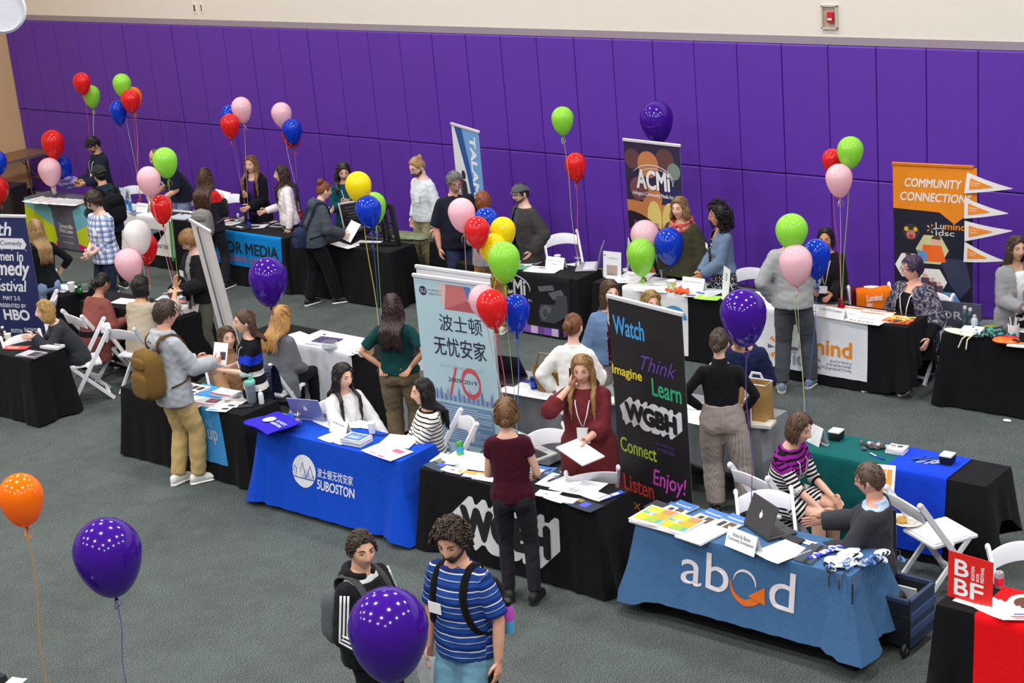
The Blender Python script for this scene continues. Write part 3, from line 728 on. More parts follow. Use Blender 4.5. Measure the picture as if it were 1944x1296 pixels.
        if g.get('turtle'): mb.loft([(bend((0, -.01, .47)), V3(.078, 0, 0), V3(0, .074, 0)), (bend((0, -.005, .52)), V3(.07, 0, 0), V3(0, .072, 0)), (bend((0, .002, .55)), V3(.068, 0, 0), V3(0, .07, 0))], 16)
        if g.get('hood'):
            hp_ = [bend((.085*math.sin(q), -.02+.085*math.cos(q), .50+.012*(1-math.cos(q)))) for q in np.linspace(.3, 2*PI-.3, 20)]; mb.tube(hp_, [.02+.018*math.sin(q)**2*0+.014*(i/19*(1-i/19))*4 for i, q in enumerate(np.linspace(0, 1, 20))], 8)
            mb.ell(bend((0, -.115, .44)), (.11, .055, .085), 14, 9)
        for S, E_, T, d, th, n, sd in arms:
            if sl <= 0: continue
            rr = [q+o*e1+lo*e2 for q, e1, e2 in zip(AR, (.55, .9, 1.1, 1.1, 1.1), (.0, .3, .5, .5, .5))]; rr[4] += g.get('cuff', 0); J, Rr = _cut([S, E_, T+d*.005], rr, sl); _limb(mb, J, Rr, 14); len(J) > 2 and mb.ell(J[1], (Rr[2]*1.04,)*3, 12, 8); mb.ell(S, (rr[0],)*3, 12, 8)
        if pose == 'sit' and hem < -.2:
            for Hp, K, A, fd, sd in legs: _limb(mb, [Hp-V3(0, .04, -.01), Hp+(K-Hp)*min(1.02, -hem/.43)], [LR[0]+o+.014, LR[1]+o+.018, LR[2]+o+.022], 14)
            m0 = (legs[0][0]+legs[1][0])/2; m1 = (legs[0][1]+legs[1][1])/2; mb.loft([(m0+(m1-m0)*q, V3(.07, 0, 0), V3(0, 0, .075-.02*q)) for q in (0, .3, .6, min(.98, -hem/.44))], 12)
        if g.get('drape'):
            for q in np.linspace(-1, 1, 9): mb.tube([bend((q*.17, .02+.1*math.sqrt(max(0, 1-q*q)), .02)), bend((q*.2, .03+.13*math.sqrt(max(0, 1-q*q)), hem-.02))], [.03, .02], 6)
        return garment(name, mb, g, root)
    for gi, g in enumerate([x for x in (inner, top) if x]): make_top(g, g.get('name', 'shirt'))
    if bottom:
        g = dict(bottom); mb = MB(); o = g.get('o', .012); ln = g.get('len', .97); wa = g.get('waist', .07); lo = g.get('loose', 0); g['leg'] = 1
        R_ = []
        for z in (-.13, -.06, .0, wa):
            rx = np.interp(z, [t[0] for t in TR], [t[1] for t in TR]); ry = np.interp(z, [t[0] for t in TR], [t[2] for t in TR]); cy = np.interp(z, [t[0] for t in TR], [t[3] for t in TR]); ce = bend((0, cy, z))
            R_.append((ce, bend((rx+o, cy, z))-ce, bend((0, cy+ry+o, z))-ce))
        if g.get('skirt'):
            sk_l = g['skirt']; R_ = [(bend((0, 0, -sk_l*q)), V3(.165*hw+o+g.get('flare', .06)*q, 0, 0), V3(0, .12+o+g.get('flare', .06)*q, 0)) for q in (1, .66, .33)]+R_[2:]
            mb.loft(R_, 22)
        else:
            mb.loft(R_, 20)
            for Hp, K, A, fd, sd in legs:
                rr = [LR[0]+o, LR[1]+o+lo*.6, LR[2]+o+lo, LR[3]+o+lo, LR[4]+o*.6+.012+lo+g.get('bell', 0)]; J, Rr = _cut([Hp, K, A+V3(0, 0, -.02)], rr, ln); _limb(mb, J, Rr, 14)
            if fem: [mb.ell(bend((sd*.075, -.06, -.07)), (.088*hips, .08, .095), 12, 8) for sd in (-1, 1)]
            else: [mb.ell(bend((sd*.07, -.05, -.07)), (.085, .07, .09), 12, 8) for sd in (-1, 1)]
            mb.ell(bend((0, -.045, -.05)), (.09, .075, .1), 12, 8)
        garment(g.get('name', 'trousers'), mb, g, root)
    if shoes:
        for Hp, K, A, fd, sd in legs:
            if pose != 'stand' and A[2] > .3: continue
            sx = np.cross(fd, V3(0, 0, 1)); b0 = V3(A[0], A[1], 0); mb = MB(); up = V3(0, 0, 1)
            mb.loft([(b0-fd*.085+up*.05, sx*.02, up*.03), (b0-fd*.07+up*.055, sx*.036, up*.045), (b0-fd*.02+up*.062, sx*.04, up*.055), (b0+fd*.04+up*.052, sx*.043, up*.044), (b0+fd*.1+up*.043, sx*.049, up*.032), (b0+fd*.15+up*.036, sx*.045, up*.024), (b0+fd*.178+up*.03, sx*.026, up*.014)], 14, 0)
            mb.loft([(b0-fd*.088+up*.012, sx*.02, up*.014), (b0-fd*.07+up*.012, sx*.039, up*.015), (b0+fd*.02+up*.012, sx*.042, up*.015), (b0+fd*.1+up*.012, sx*.052, up*.015), (b0+fd*.155+up*.013, sx*.047, up*.015), (b0+fd*.186+up*.015, sx*.024, up*.012)], 14, 1)
            put(mb, 'shoe', [mat(shoes, .6, noise=.08), mat(sole, .6)], root, 40)
    # ---- hair
    kind, hcol = hair[0], hair[1]; ho = hair[2] if len(hair) > 2 else {}
    mb = MB(); hl = HAIRLINE[ho.get('line', {'short': 'short', 'curly': 'short', 'long': 'fem', 'bob': 'fem', 'bun': 'tied', 'pony': 'tied', 'bald': 'bald'}[kind])]
    Gh, azh, elh = _headgrid(60, 40, fem); zl = np.interp(np.degrees(np.abs(azh)), hl[0], hl[1])[None, :]+ho.get('up', 0)
    inn = np.clip((Gh[:, :, 2]-zl)/.012, 0, 1); th = ho.get('th', {'short': .013, 'curly': .03, 'long': .014, 'bob': .018, 'bun': .009, 'pony': .009, 'bald': .003}[kind])
    nn = Gh/np.linalg.norm(Gh, axis=2, keepdims=True); topf = np.clip(Gh[:, :, 2]/.116, 0, 1)
    tv = th*(.75+.5*topf*ho.get('quiff', 1)); sd_ = [nr.normal(size=3)*60 for _ in range(5)]
    nz = sum(np.sin(Gh @ q+i) for i, q in enumerate(sd_))/5; tv = tv*(1+.3*nz)
    rad = np.where(inn > 0, tv*inn+.001, -.012)
    P = Gh+nn*rad[:, :, None]; nE, nA = P.shape[:2]
    mb.rings([toW(P[i]) for i in range(nE)])
    TL = lambda q: bend(q)
    def lock(azd, z0, Ln, rr, front, wave=0, wl=.1, out=0, ph=0):
        A_ = math.radians(azd); j = np.argmin(np.abs(azh-A_)); i = np.argmin(np.abs(Gh[:, j, 2]-z0)); p0 = Gh[i, j]*1.03+nn[i, j]*th*.6; pts = []
        m = max(7, int(Ln/.035)); bx = p0[0]
        for k in range(m+1):
            t = k/m; z = z0-Ln*t; rh = .088+out*min(1, t*2); x = math.sin(A_)*max(rh*.95, abs(p0[0]/(math.sin(A_)+1e-6)) if abs(math.sin(A_)) > .2 else 0); y = math.cos(A_)*max(rh, .05)
            if t < .25: q = t/.25; x = p0[0]*(1-q)+x*q; y = p0[1]*(1-q)+y*q
            x += wave*math.sin(2*PI*t*Ln/wl+ph); y += wave*.8*math.cos(2*PI*t*Ln/wl+ph*1.7)
            hp1 = toW(V3(x, y, z)); b_ = np.clip((-z-.1)/.12, 0, 1); b_ = b_*b_*(3-2*b_)
            yt = .135+.02*r.random() if front else -.155-.02*r.random()+max(0, -z-.35)*.12
            hp2 = TL(V3(x*(1.0 if front else .95)+(.02*np.sign(x) if front else 0), yt+wave*.6*math.cos(2*PI*t*Ln/wl+ph), .67+z)); pts.append(hp1*(1-b_)+hp2*b_)
        mb.tube(pts, [rr*(.55+.45*min(1, 4*q/m))*(1-.75*max(0, (q/m-.6)/.4)**1.5) for q in range(m+1)], 6, flat=.75)
    if kind in ('short', 'bun', 'pony', 'long', 'bob'):
        back = 1 if kind in ('bun', 'pony') or ho.get('line') == 'tied' else 0
        for k in range(ho.get('st', 280)):
            j = r.randrange(nA); i = r.randrange(nE//3, nE)
            if Gh[i, j, 2] < zl[0, j]+.004: continue
            q = Gh[i, j]+nn[i, j]*(tv[i, j]*.82); fl = (V3(.0, -1, .1) if back else (V3(.25*np.sign(q[0]+.02), .55 if q[1] > .0 else -.5, -.5) if kind == 'short' else V3(1.0*np.sign(q[0]+.001), .1, -.8)))+V3(r.gauss(0, .25), r.gauss(0, .25), r.gauss(0, .2)); pts = [q]
            for _ in range(3): u = pts[-1]/np.linalg.norm(pts[-1]); d_ = fl-u*np.dot(fl, u); d_ /= np.linalg.norm(d_)+1e-6; q2 = pts[-1]+d_*.016; pts.append(q2*(np.linalg.norm(q)/np.linalg.norm(q2))*(1.0 if _ else 1.02))
            rr = .0036 if kind == 'short' else .004; mb.tube([toW(x) for x in pts], [rr*.6, rr, rr*.9, rr*.3], 4)
    if kind in ('long', 'bob'):
        Ln = ho.get('L', .42 if kind == 'long' else .17); wv = ho.get('wave', .004); nlk = ho.get('n', 46); a0 = ho.get('a0', 62)
        for k in range(nlk):
            f = (k+.5)/nlk; azd = a0+(360-2*a0)*f; azd = azd-360 if azd > 180 else azd; fr = ho.get('front', 0) and abs(azd) < 112; zz = r.uniform(-.01, .05)
            lock(azd+r.uniform(-3, 3), zz, (Ln+zz)*r.uniform(.85, 1.05)+(.0), ho.get('r', .017), fr, wv, ho.get('wl', .11), ho.get('out', .0), r.uniform(0, 6) if wv > .006 else 0)
        if kind == 'long':
            for k in range(nlk//2):
                azd = 115+130*(k+.5)/(nlk//2); azd = azd-360 if azd > 180 else azd; lock(azd, .05, (Ln+.05)*r.uniform(.9, 1.0), .018, 0, wv, .12, .008, r.uniform(0, 6) if wv > .006 else 0)
    if kind == 'bun' or ho.get('bun'):
        bp = V3(*ho.get('at', (0, -.1, .06))); br = ho.get('br', .042); mb.ell(toW(bp), (br, br*.85, br), 14, 9, Rh)
        for k in range(4):
            pts = [toW(bp+V3(br*.75*math.cos(q+k), br*.55*math.sin(q*.5+k), br*.8*math.sin(q+k))) for q in np.linspace(0, 5, 12)]; mb.tube(pts, br*.3, 6)
    if kind == 'pony':
        bp = V3(*ho.get('at', (0, -.105, .03)))
        for k in range(12): q = V3(r.uniform(-.02, .02), r.uniform(-.02, .01), 0); mb.tube([toW(bp+q*.4), toW(bp+V3(0, -.04, 0)+q), toW(bp+V3(0, -.05, -.08)+q*1.3), toW(bp+V3(0, -.035, -ho.get('L', .2))+q)], [.012, .016, .014, .004], 6)
    if kind == 'curly':
        big = ho.get('big', .0); LL = ho.get('L', 0)
        for k in range(ho.get('n', 170)*5):
            j = r.randrange(nA); i = r.randrange(nE)
            if Gh[i, j, 2] < zl[0, j]+.004: continue
            c = Gh[i, j]+nn[i, j]*(th*r.uniform(.6, 1.1)+big*r.random()*.8); q = r.uniform(.007, .013); t1 = np.cross(nn[i, j], V3(r.uniform(-1, 1), r.uniform(-1, 1), r.uniform(-1, 1))); t1 /= np.linalg.norm(t1); t2 = np.cross(nn[i, j], t1)
            mb.tube([toW(c+q*(t1*math.cos(v)+t2*math.sin(v)+nn[i, j]*(.5*math.sin(v*.7)))) for v in (0, 1.3, 2.6, 3.9)], [.005, .0065, .0065, .003], 5)
        if LL:
            for k in range(620):
                azd = r.uniform(65, 295); azd = azd-360 if azd > 180 else azd; A_ = math.radians(azd); z = r.uniform(-LL, .06); rr = .095+big*r.uniform(.5, 1.1)
                c = V3(math.sin(A_)*rr*.95, math.cos(A_)*rr-.01, z); q = r.uniform(.008, .015); w1, w2 = V3(r.gauss(0, 1), r.gauss(0, 1), r.gauss(0, 1)), V3(r.gauss(0, 1), r.gauss(0, 1), r.gauss(0, 1)); w1 /= np.linalg.norm(w1); w2 /= np.linalg.norm(w2); mb.tube([toW(c+q*(w1*math.cos(v)+w2*math.sin(v))) for v in (0, 1.3, 2.6, 3.9)], [.005, .007, .007, .003], 5)
            mb.ell(toW(V3(0, -.035, -LL*.45)), (.095, .08, LL*.75), 14, 9)
    put(mb, 'hair', hair_mat(hcol), root, 0)
    if beard:
        mb = MB(); ax = np.degrees(np.abs(azh))[None, :]; zt = np.interp(ax, [0, 20, 40, 70, 85, 95], [-.068, -.06, -.056, -.04, -.015, -.2]); fm = beard[1] if len(beard) > 1 else 'full'
        lip = (np.abs(Gh[:, :, 0]) < .026) & (np.abs(Gh[:, :, 2]+.058) < .009)
        ins = (Gh[:, :, 2] < zt) & (ax < 92) & (Gh[:, :, 2] > -.125) & ~lip; ins |= (np.abs(Gh[:, :, 0]) < .03) & (np.abs(Gh[:, :, 2]+.044) < .005) & (Gh[:, :, 1] > 0)
        if fm == 'goatee': ins &= (np.abs(Gh[:, :, 0]) < .034)
        t2 = np.where(ins, (.008 if fm == 'full' else .005)+.006*np.clip((-Gh[:, :, 2]-.07)/.04, 0, 1)*(fm == 'full')+.0015*nz, -.01)
        if fm == 'stubble': t2 = np.where(ins, .0015, -.01)
        P = Gh+nn*t2[:, :, None]; mb.rings([toW(P[i]) for i in range(nE)]); put(mb, 'beard', hair_mat(beard[0]), root, 0)
    if glasses:
        mb = MB(); yy = fy(0, .01)+.006
        for sd in (-1, 1):
            mb.tube([toW(V3(sd*.033+.021*math.cos(q), yy-.004*abs(math.cos(q))-.006, .008+.016*math.sin(q))) for q in np.linspace(0, 2*PI, 17)], .0022, 5)
            mb.tube([toW(V3(sd*.054, yy-.012, .012)), toW(V3(sd*.076, .02, .012)), toW(V3(sd*.08, -.01, .006))], .002, 5)
        mb.tube([toW(V3(-.012, yy, .012)), toW(V3(.012, yy, .012))], .0022, 5)
        if len(glasses) > 3: [mb.ell(toW(V3(sd*.033, yy-.008, .008)), (.02, .003, .016), 12, 6, Rh) for sd in (-1, 1)]
        put(mb, 'glasses', mat(glasses[:3], .3), root, 40)
    if hat:
        mb = MB(); hk, hcl = hat
        inn2 = Gh[:, :, 2] > (.038 if hk == 'cap' else .042)-.028*np.clip(-Gh[:, :, 1]/.09, 0, 1)
        t2 = np.where(inn2, .022, -.015); P = Gh+nn*t2[:, :, None]
        if hk == 'flat': P[:, :, 1] += np.where(inn2, .012*topf, 0); P[:, :, 2] -= np.where(inn2, .016*topf, 0); P[:, :, 0] *= np.where(inn2, 1.04, 1)
        mb.rings([toW(P[i]) for i in range(nE)])
        sgn = -1 if hk == 'capback' else 1
        rows = [[(x*.07, sgn*(.075+(.07 if hk != 'flat' else .055)*q*math.sqrt(max(0, 1-.75*x*x))), .05-.012*q-.012*x*x) for x in np.linspace(-1, 1, 9)] for q in (0, .35, .7, 1)]
        mb.grid([[toW(V3(*p)) for p in row] for row in rows]); mb.grid([[toW(V3(p[0], p[1], p[2]-.006)) for p in row[::-1]] for row in rows])
        put(mb, 'cap', cloth(hcl), root, 30)
    if badge:
        bx, bz, bw, bh = badge[:4]; by = np.interp(bz, [t[0] for t in TR], [t[2]+t[3] for t in TR])*math.sqrt(max(.1, 1-(bx/.19)**2))+(badge[4] if len(badge) > 4 else .022)
        by = max(surf(bx-bw/3, bz, .05), surf(bx+bw/3, bz, .05))+.008
        mb = MB(); sl = -bx*2.2
        for q, z in ((0, 0),): mb.add([bend(V3(bx+u*bw/2, by+u*bw/2*sl*.35, bz+v*bh/2)) for u, v in ((-1, -1), (1, -1), (1, 1), (-1, 1))]+[bend(V3(bx+u*bw/2, by-.004+u*bw/2*sl*.35, bz+v*bh/2)) for u, v in ((-1, -1), (1, -1), (1, 1), (-1, 1))], [(0, 1, 2, 3), (7, 6, 5, 4), (0, 4, 5, 1), (1, 5, 6, 2), (2, 6, 7, 3), (3, 7, 4, 0)])
        put(mb, 'name_tag', PAPER, root, 0, False)
    if lany:
        mb = MB(); cz = lany[1]; cy = np.interp(cz, [t[0] for t in TR], [t[2]+t[3] for t in TR])+(.05 if fem else .028)
        for sd in (-1, 1): mb.tube([bend(V3(sd*.04, -.06, .515)), bend(V3(sd*.075, .0, .5)), bend(V3(sd*.06, surf(sd*.06, .4, .1)+.004, .4)), bend(V3(sd*.04, surf(sd*.04, .3, .1)+.006, .3)), bend(V3(sd*.006, surf(0, cz, .1)+.008, cz))], .006, 5, flat=.4)
        put(mb, 'lanyard', mat(lany[0], .6), root, 0)
    info['outer'] = np.vstack(outer) if outer else None
    if pack: backpack(info, *pack)
    return info
def hash_(k):
    x = 7
    for c in k: x = (x*131+ord(c)) % 1000003
    return x
def backpack(I, col, label, zc=.22, size=(.29, .17, .44), strapcol=None, hang=0):
    bd, s = I['bend'], I['s']; r = empty('backpack', label, 'backpack', tuple(I['pos']), I['rz']); m = cloth(col); ms = cloth(strapcol or tuple(int(q*.75) for q in col))
    w, d, h = size; y0 = -.125-d/2
    def sbox(mb, c, sz, n=20, e=.35, mi=0):
        R_ = []
        for q in np.linspace(-1, 1, 13):
            k = (1-abs(q)**4.5)**.5*.94+.06; a = np.arange(n)*2*PI/n; sx = np.sign(np.cos(a))*np.abs(np.cos(a))**e; sy = np.sign(np.sin(a))*np.abs(np.sin(a))**e
            P = np.stack([c[0]+sx*sz[0]/2*k, c[1]+sy*sz[1]/2*k*(1-.12*max(0, q)), np.full(n, c[2]+q*sz[2]/2)], 1); R_.append(bd(P)*s)
        mb.rings(R_, mi)
    mb = MB(); sbox(mb, (0, y0, zc), (w, d, h)); mb.build('main_bag', m, r, sharp=0)
    mb = MB(); sbox(mb, (0, y0-d*.48, zc-h*.16), (w*.8, d*.42, h*.52)); mb.build('front_pocket', m, r, sharp=0)
    mb = MB(); sbox(mb, (0, y0-d*.42, zc+h*.24), (w*.7, d*.3, h*.22)); mb.build('top_pocket', m, r, sharp=0)
    for sd in (-1, 1):
        C_ = np.array([(sd*.085, -.13, zc+h*.4), (sd*.095, -.1, .46), (sd*.105, -.01, .52), (sd*.108, .09, .44), (sd*.115, .142, .32), (sd*.135, .135, .2), (sd*.165, .06, .08), (sd*.15, -.08, .04)]); tq = np.linspace(0, 7, 29); C_ = np.stack([np.interp(tq, range(8), C_[:, k]) for k in range(3)], 1)
        if I['outer'] is not None:
            for k in range(len(C_)):
                ax = V3(C_[k][0]*.7, 0, min(C_[k][2], .38)); d_ = C_[k]-ax; d_ /= np.linalg.norm(d_); Q = I['outer']-ax; pr = Q @ d_; of = np.linalg.norm(Q-pr[:, None]*d_, axis=1); ok = (of < .028) & (pr > 0) & (pr < .26)
                if ok.any(): C_[k] = ax+d_*(pr[ok].max()+.006)
        for _ in range(3): C_[1:-1] = (C_[:-2]+2*C_[1:-1]+C_[2:])/4
        mb = MB(); mb.tube([bd(q_)*s for q_ in C_], .028, 8, flat=.3); mb.build('shoulder_strap', ms, r, sharp=0)
    mb = MB(); mb.tube([bd(V3(*p))*s for p in ((-.04, -.15, zc+h*.47), (-.03, -.16, zc+h*.57), (.03, -.16, zc+h*.57), (.04, -.15, zc+h*.47))], .009, 6); mb.build('grab_handle', ms, r, sharp=0)
    return r

# ------------------------------------------------------------------ tables and their cloths
BK = (19, 19, 22)
def fit(fn, w): return fn
def deco_a(mb, f):
    G, Cy, Li, Ma = 1, 2, 3, 4
    patch(mb, f, [(0, -.005), (.5, -.005), (.66, -.12), (.7, -.4), (.0, -.1)], 1, .003)
    patch(mb, f, [(0, -.1), (.7, -.4), (.76, -.7), (0, -.7)], 2, .003)
    patch(mb, f, [(.42, -.5), (.74, -.62), (.78, -.71), (.3, -.71)], 3, .005)
    patch(mb, f, [(1.2, -.12), (1.4, -.005), (1.83, -.005), (1.83, -.2), (1.24, -.42)], 1, .003)
    patch(mb, f, [(1.24, -.42), (1.83, -.2), (1.83, -.7), (1.28, -.7)], 2, .003)
    patch(mb, f, [(1.27, -.62), (1.6, -.5), (1.8, -.71), (1.28, -.71)], 3, .005)
    ink(mb, f, 'Somerville', (.82, -.4, 1.15, -.33), 4, .004, .01); ink(mb, f, 'Media Center', (.82, -.47, 1.15, -.41), 4, .004, .01)
    ink(mb, f, 'ART  TECHNOLOGY  COMMUNITY', (.82, -.53, 1.15, -.515), 4, .004); ink(mb, f, 'somervillemedia.org', (.86, -.63, 1.14, -.605), 4, .004)
drape('tablecloth', 'printed cloth with grey centre, cyan, lime and magenta corners on the far left table', 'tablecloth', -22.65, -20.82, 14.98, 15.44, (96, 92, 108), seed=1, amp=.008, flare=.03, deco=deco_a,
      mats=[cloth((110, 178, 192)), cloth((188, 200, 30)), cloth((186, 22, 106)), mat((226, 226, 230), .8)], group='printed cloths')
def table_row(label, x0, x1, y0, seed, col=BK, **k): return drape('tablecloth', label, 'tablecloth', x0, x1, y0, y0+.46, col, seed=seed, **k)
tB = table_row('black tablecloth half covered by the white runner reading CENTER', -20.45, -18.62, 14.9, 2)
def deco_b(mb, f):
    ink(mb, f, 'CENTER', (.98, -.44, 1.3, -.385), 1, .004, .02)
    patch(mb, f, [(.55, -.18), (.95, -.17), (1.05, -.38), (1.25, -.2), (1.22, -.17), (1.05, -.33), (.9, -.2), (.6, -.21)], 2, .004)
    patch(mb, f, [(1.37, -.02), (1.41, -.02), (1.41, -.6), (1.37, -.6)], 3, .004)
runner('table_runner', 'white runner with grey drawing and the word CENTER', 'table runner', tB, 0.0, 1.42, .44, .55, (232, 232, 234), deco_b, [mat((60, 80, 66), .7), mat((120, 130, 150), .7), mat((52, 150, 60), .7)])
tC = table_row('black tablecloth behind the blue media runner', -18.4, -16.57, 14.76, 3)
def deco_c(mb, f):
    ink(mb, f, 'HARBOR MEDIA', (.12, -.285, 1.7, -.13), 1, .004, .03); ink(mb, f, 'CAPTURE. CREATE. CONNECT.', (.25, -.4, 1.6, -.33), 2, .004, .012)
runner('table_runner', 'bright blue runner with black HARBOR MEDIA lettering', 'table runner', tC, .05, 1.78, .02, .46, (0, 128, 204), deco_c, [mat((18, 22, 34), .7), mat((206, 60, 84), .7)])
tD = table_row('black tablecloth under the camera rig and leaflets', -16.5, -14.69, 14.8, 4)
table_row('plain black tablecloth behind the grey-haired man, by the slim banner', -14.55, -13.72, 15.4, 41)
tE = table_row('black tablecloth printed with ACMI and a camcorder', -13.57, -11.72, 14.78, 5, calm=.15, deco=None)
def deco_e(mb, f):
    ink(mb, f, 'ACMi', (.62, -.27, 1.08, -.09), 1, .004, .03); ring2(mb, f, (.88, -.2), .26, .285, -10, 165, 1, .004, 24, .6, lambda t: math.sin(PI*t)**.6)
    ink(mb, f, 'Arlington Community Media Inc.', (.6, -.345, 1.18, -.305), 1, .004, .01); ink(mb, f, 'CREATE YOUR STORY', (.75, -.4, 1.12, -.375), 1, .004); ink(mb, f, 'SHARE YOUR VOICE', (.75, -.435, 1.12, -.41), 1, .004)
    c = 2
    patch(mb, f, [(1.27, -.44), (1.3, -.35), (1.52, -.33), (1.55, -.22), (1.7, -.2), (1.72, -.44), (1.5, -.56), (1.3, -.55)], 2, .004)
    patch(mb, f, disc2((1.4, -.45), .1), 3, .005); patch(mb, f, disc2((1.4, -.45), .065), 2, .006); patch(mb, f, [(1.27, -.14), (1.5, -.1), (1.52, -.16), (1.3, -.2)], 3, .005); patch(mb, f, [(1.42, -.2), (1.62, -.14), (1.66, -.2), (1.5, -.28)], 3, .005)
    for k in range(9): patch(mb, f, [(.75+k*.1, -.62), (.86+k*.1, -.62), (.86+k*.1, -.71), (.75+k*.1, -.71)], 4+k % 3, .004)
runner('table_runner', 'black printed runner with white ACMI logo, camcorder and purple strip', 'table runner', tE, .3, 1.75, .02, .72, (28, 27, 30), deco_e, [mat((206, 206, 210), .7), mat((56, 58, 66), .7), mat((88, 90, 98), .7), mat((120, 74, 170), .7), mat((196, 170, 206), .7), mat((96, 60, 140), .7)])
tF = table_row('black tablecloth under the white runner with coloured dots', -11.5, -9.66, 14.78, 6)
def deco_f(mb, f):
    for x, c in ((.74, 1), (.83, 2), (.92, 3)): patch(mb, f, disc2((x, -.06), .035), c, .004); patch(mb, f, disc2((x, -.14), .025), (c % 3)+1, .004)
    ring2(mb, f, (1.12, -.3), .12, .17, 10, 170, 4, .004); patch(mb, f, disc2((1.12, -.27), .07), 4, .004)
    ink(mb, f, 'JVS', (1.02, -.36, 1.22, -.3), 5, .004, .02); ink(mb, f, 'LOCAL CAREER', (.75, -.55, 1.2, -.5), 5, .004); ink(mb, f, 'CENTER', (1.0, -.62, 1.2, -.57), 5, .004)
runner('table_runner', 'white runner with coloured dots and blue arc logo', 'table runner', tF, .42, 1.3, .44, .68, (228, 229, 231), deco_f, [mat((96, 180, 140), .7), mat((236, 150, 80), .7), mat((226, 90, 66), .7), mat((70, 150, 196), .7), mat((60, 70, 80), .7)])
tG = table_row('black tablecloth under the white Lumind runner', -9.42, -7.58, 14.74, 7, hems=(.02, .32, .3, .05))
def deco_g(mb, f):
    O, Gy = 1, 2
    ink(mb, f, 'Lu', (.5, -.4, .73, -.24), 2, .004, .035); ink(mb, f, 'mind', (.75, -.4, 1.24, -.24), 1, .004, .035); ink(mb, f, 'idsc', (.56, -.56, .88, -.41), 3, .004, .03)
    for k, t in enumerate(('DOWN', 'SYNDROME', 'FOUNDATION')): ink(mb, f, t, (1.0-.05*k, -.47-.04*k, 1.24, -.445-.04*k), 2, .004, .01)
    for k in range(5): a = .9+k*.75; patch(mb, f, [(.4+.06*math.cos(a), -.4+.06*math.sin(a)), (.4+.15*math.cos(a-.16), -.4+.15*math.sin(a-.16)), (.4+.15*math.cos(a+.16), -.4+.15*math.sin(a+.16))], 1+k % 2, .004)
    patch(mb, f, disc2((.42, -.33), .035), 1, .004)
runner('table_runner', 'white runner with orange and grey Lumind idsc lettering', 'table runner', tG, .1, 1.42, .4, .62, (226, 228, 236), deco_g, [mat((236, 140, 28), .7), mat((98, 100, 124), .7), mat((150, 154, 172), .7)])
tH = table_row('black tablecloth on the rightmost table by the wall', -7.2, -5.3, 14.74, 8)
# middle row, facing away
tJ = drape('tablecloth', 'black tablecloth on the small turned table with the green weight', 'tablecloth', -18.6, -17.2, 11.72, 12.18, BK, seed=9, hems=(.35, .3, .02, .02), ang=-.05, group='tables under black cloths')
tK = table_row('black tablecloth in front of the boy in the black jacket', -16.86, -15.03, 11.66, 10)
tS = table_row('black tablecloth under the white runner with the tablet', -13.9, -11.62, 11.65, 11)
runner('table_runner', 'white satin runner under the tablet', 'table runner', tS, .72, 1.63, .45, .62, (226, 228, 236))
GREY = (150, 152, 160)
tR = table_row('grey tablecloth on the table with laptop and blue can', -11.55, -9.72, 11.6, 12, col=GREY, hems=(.12, .08, .05, .05), amp=.03, group='grey cloths')
tR2 = table_row('grey tablecloth on the table with the brown paper bag', -9.29, -7.46, 11.78, 13, col=(128, 132, 138), hems=(.3, .3, .05, .1), amp=.03, group='grey cloths')
tQ = table_row('black tablecloth under the green and blue runners', -7.1, -5.26, 11.5, 14, hems=(.02, .4, .05, .02))
runner('table_runner', 'dark green runner beside the blue one', 'table runner', tQ, .1, .98, .45, .7, (14, 92, 92))
runner('table_runner', 'royal blue runner beside the green one', 'table runner', tQ, .98, 1.52, .45, .66, (18, 62, 200), off=.008, skew=-.04)
# front row
tI = table_row('black tablecloth at the left edge where the blonde woman sits', -17.3, -15.45, 9.92, 15)
tL = table_row('black tablecloth under the sky blue runner', -13.78, -11.95, 9.84, 16)
def deco_l(mb, f):
    ink(mb, f, 'URBAN', (.9, -.2, 1.36, -.12), 2, .004, .01); ink(mb, f, 'step', (1.05, -.36, 1.26, -.22), 1, .004, .02); ink(mb, f, 'up', (1.28, -.36, 1.42, -.22), 1, .004, .02)
runner('table_runner', 'sky blue runner with pale writing', 'table runner', tL, .75, 1.5, .45, .55, (64, 148, 212), deco_l, [mat((176, 188, 208), .7), mat((120, 172, 216), .7)], skew=.12)
def deco_m(mb, f0):
    f = lambda u, v, o=0: f0(u-.17, v, o)
    patch(mb, f, disc2((.78, -.3), .15, 32), 1, .004)
    for k in range(3): x = .66+k*.1; h = (.1, .14, .12)[k]; patch(mb, f, [(x-.05, -.36), (x-.044, -.36), (x+.004, -.36+h), (x-.002, -.36+h)], 2, .006); patch(mb, f, [(x+.05, -.36), (x+.044, -.36), (x-.002, -.36+h), (x+.004, -.36+h)], 2, .006)
    for k in range(12): x = .66+k*.022; patch(mb, f, [(x, -.36), (x+.004, -.36), (x+.004, -.3+.03*math.sin(k*1.1)), (x, -.3+.03*math.sin(k*1.1))], 2, .006)
    patch(mb, f, [(.64, -.37), (.92, -.37), (.92, -.362), (.64, -.362)], 2, .006)
    ink(mb, f, '波士顿无忧安家', (.95, -.32, 1.4, -.235), 1, .004, .006); ink(mb, f, '5UBOSTON', (.95, -.43, 1.42, -.345), 1, .004, .02)
tM = drape('tablecloth', 'royal blue tablecloth with white bridge logo and 5UBOSTON', 'tablecloth', -11.58, -9.78, 9.7, 10.16, (12, 70, 190), seed=17, hems=(.05, .1, .1, .1), flare=.13, corner=.1, amp=.022, calm=.2, deco=deco_m, mats=[mat((222, 224, 232), .7), mat((20, 60, 160), .7)], group='printed cloths')
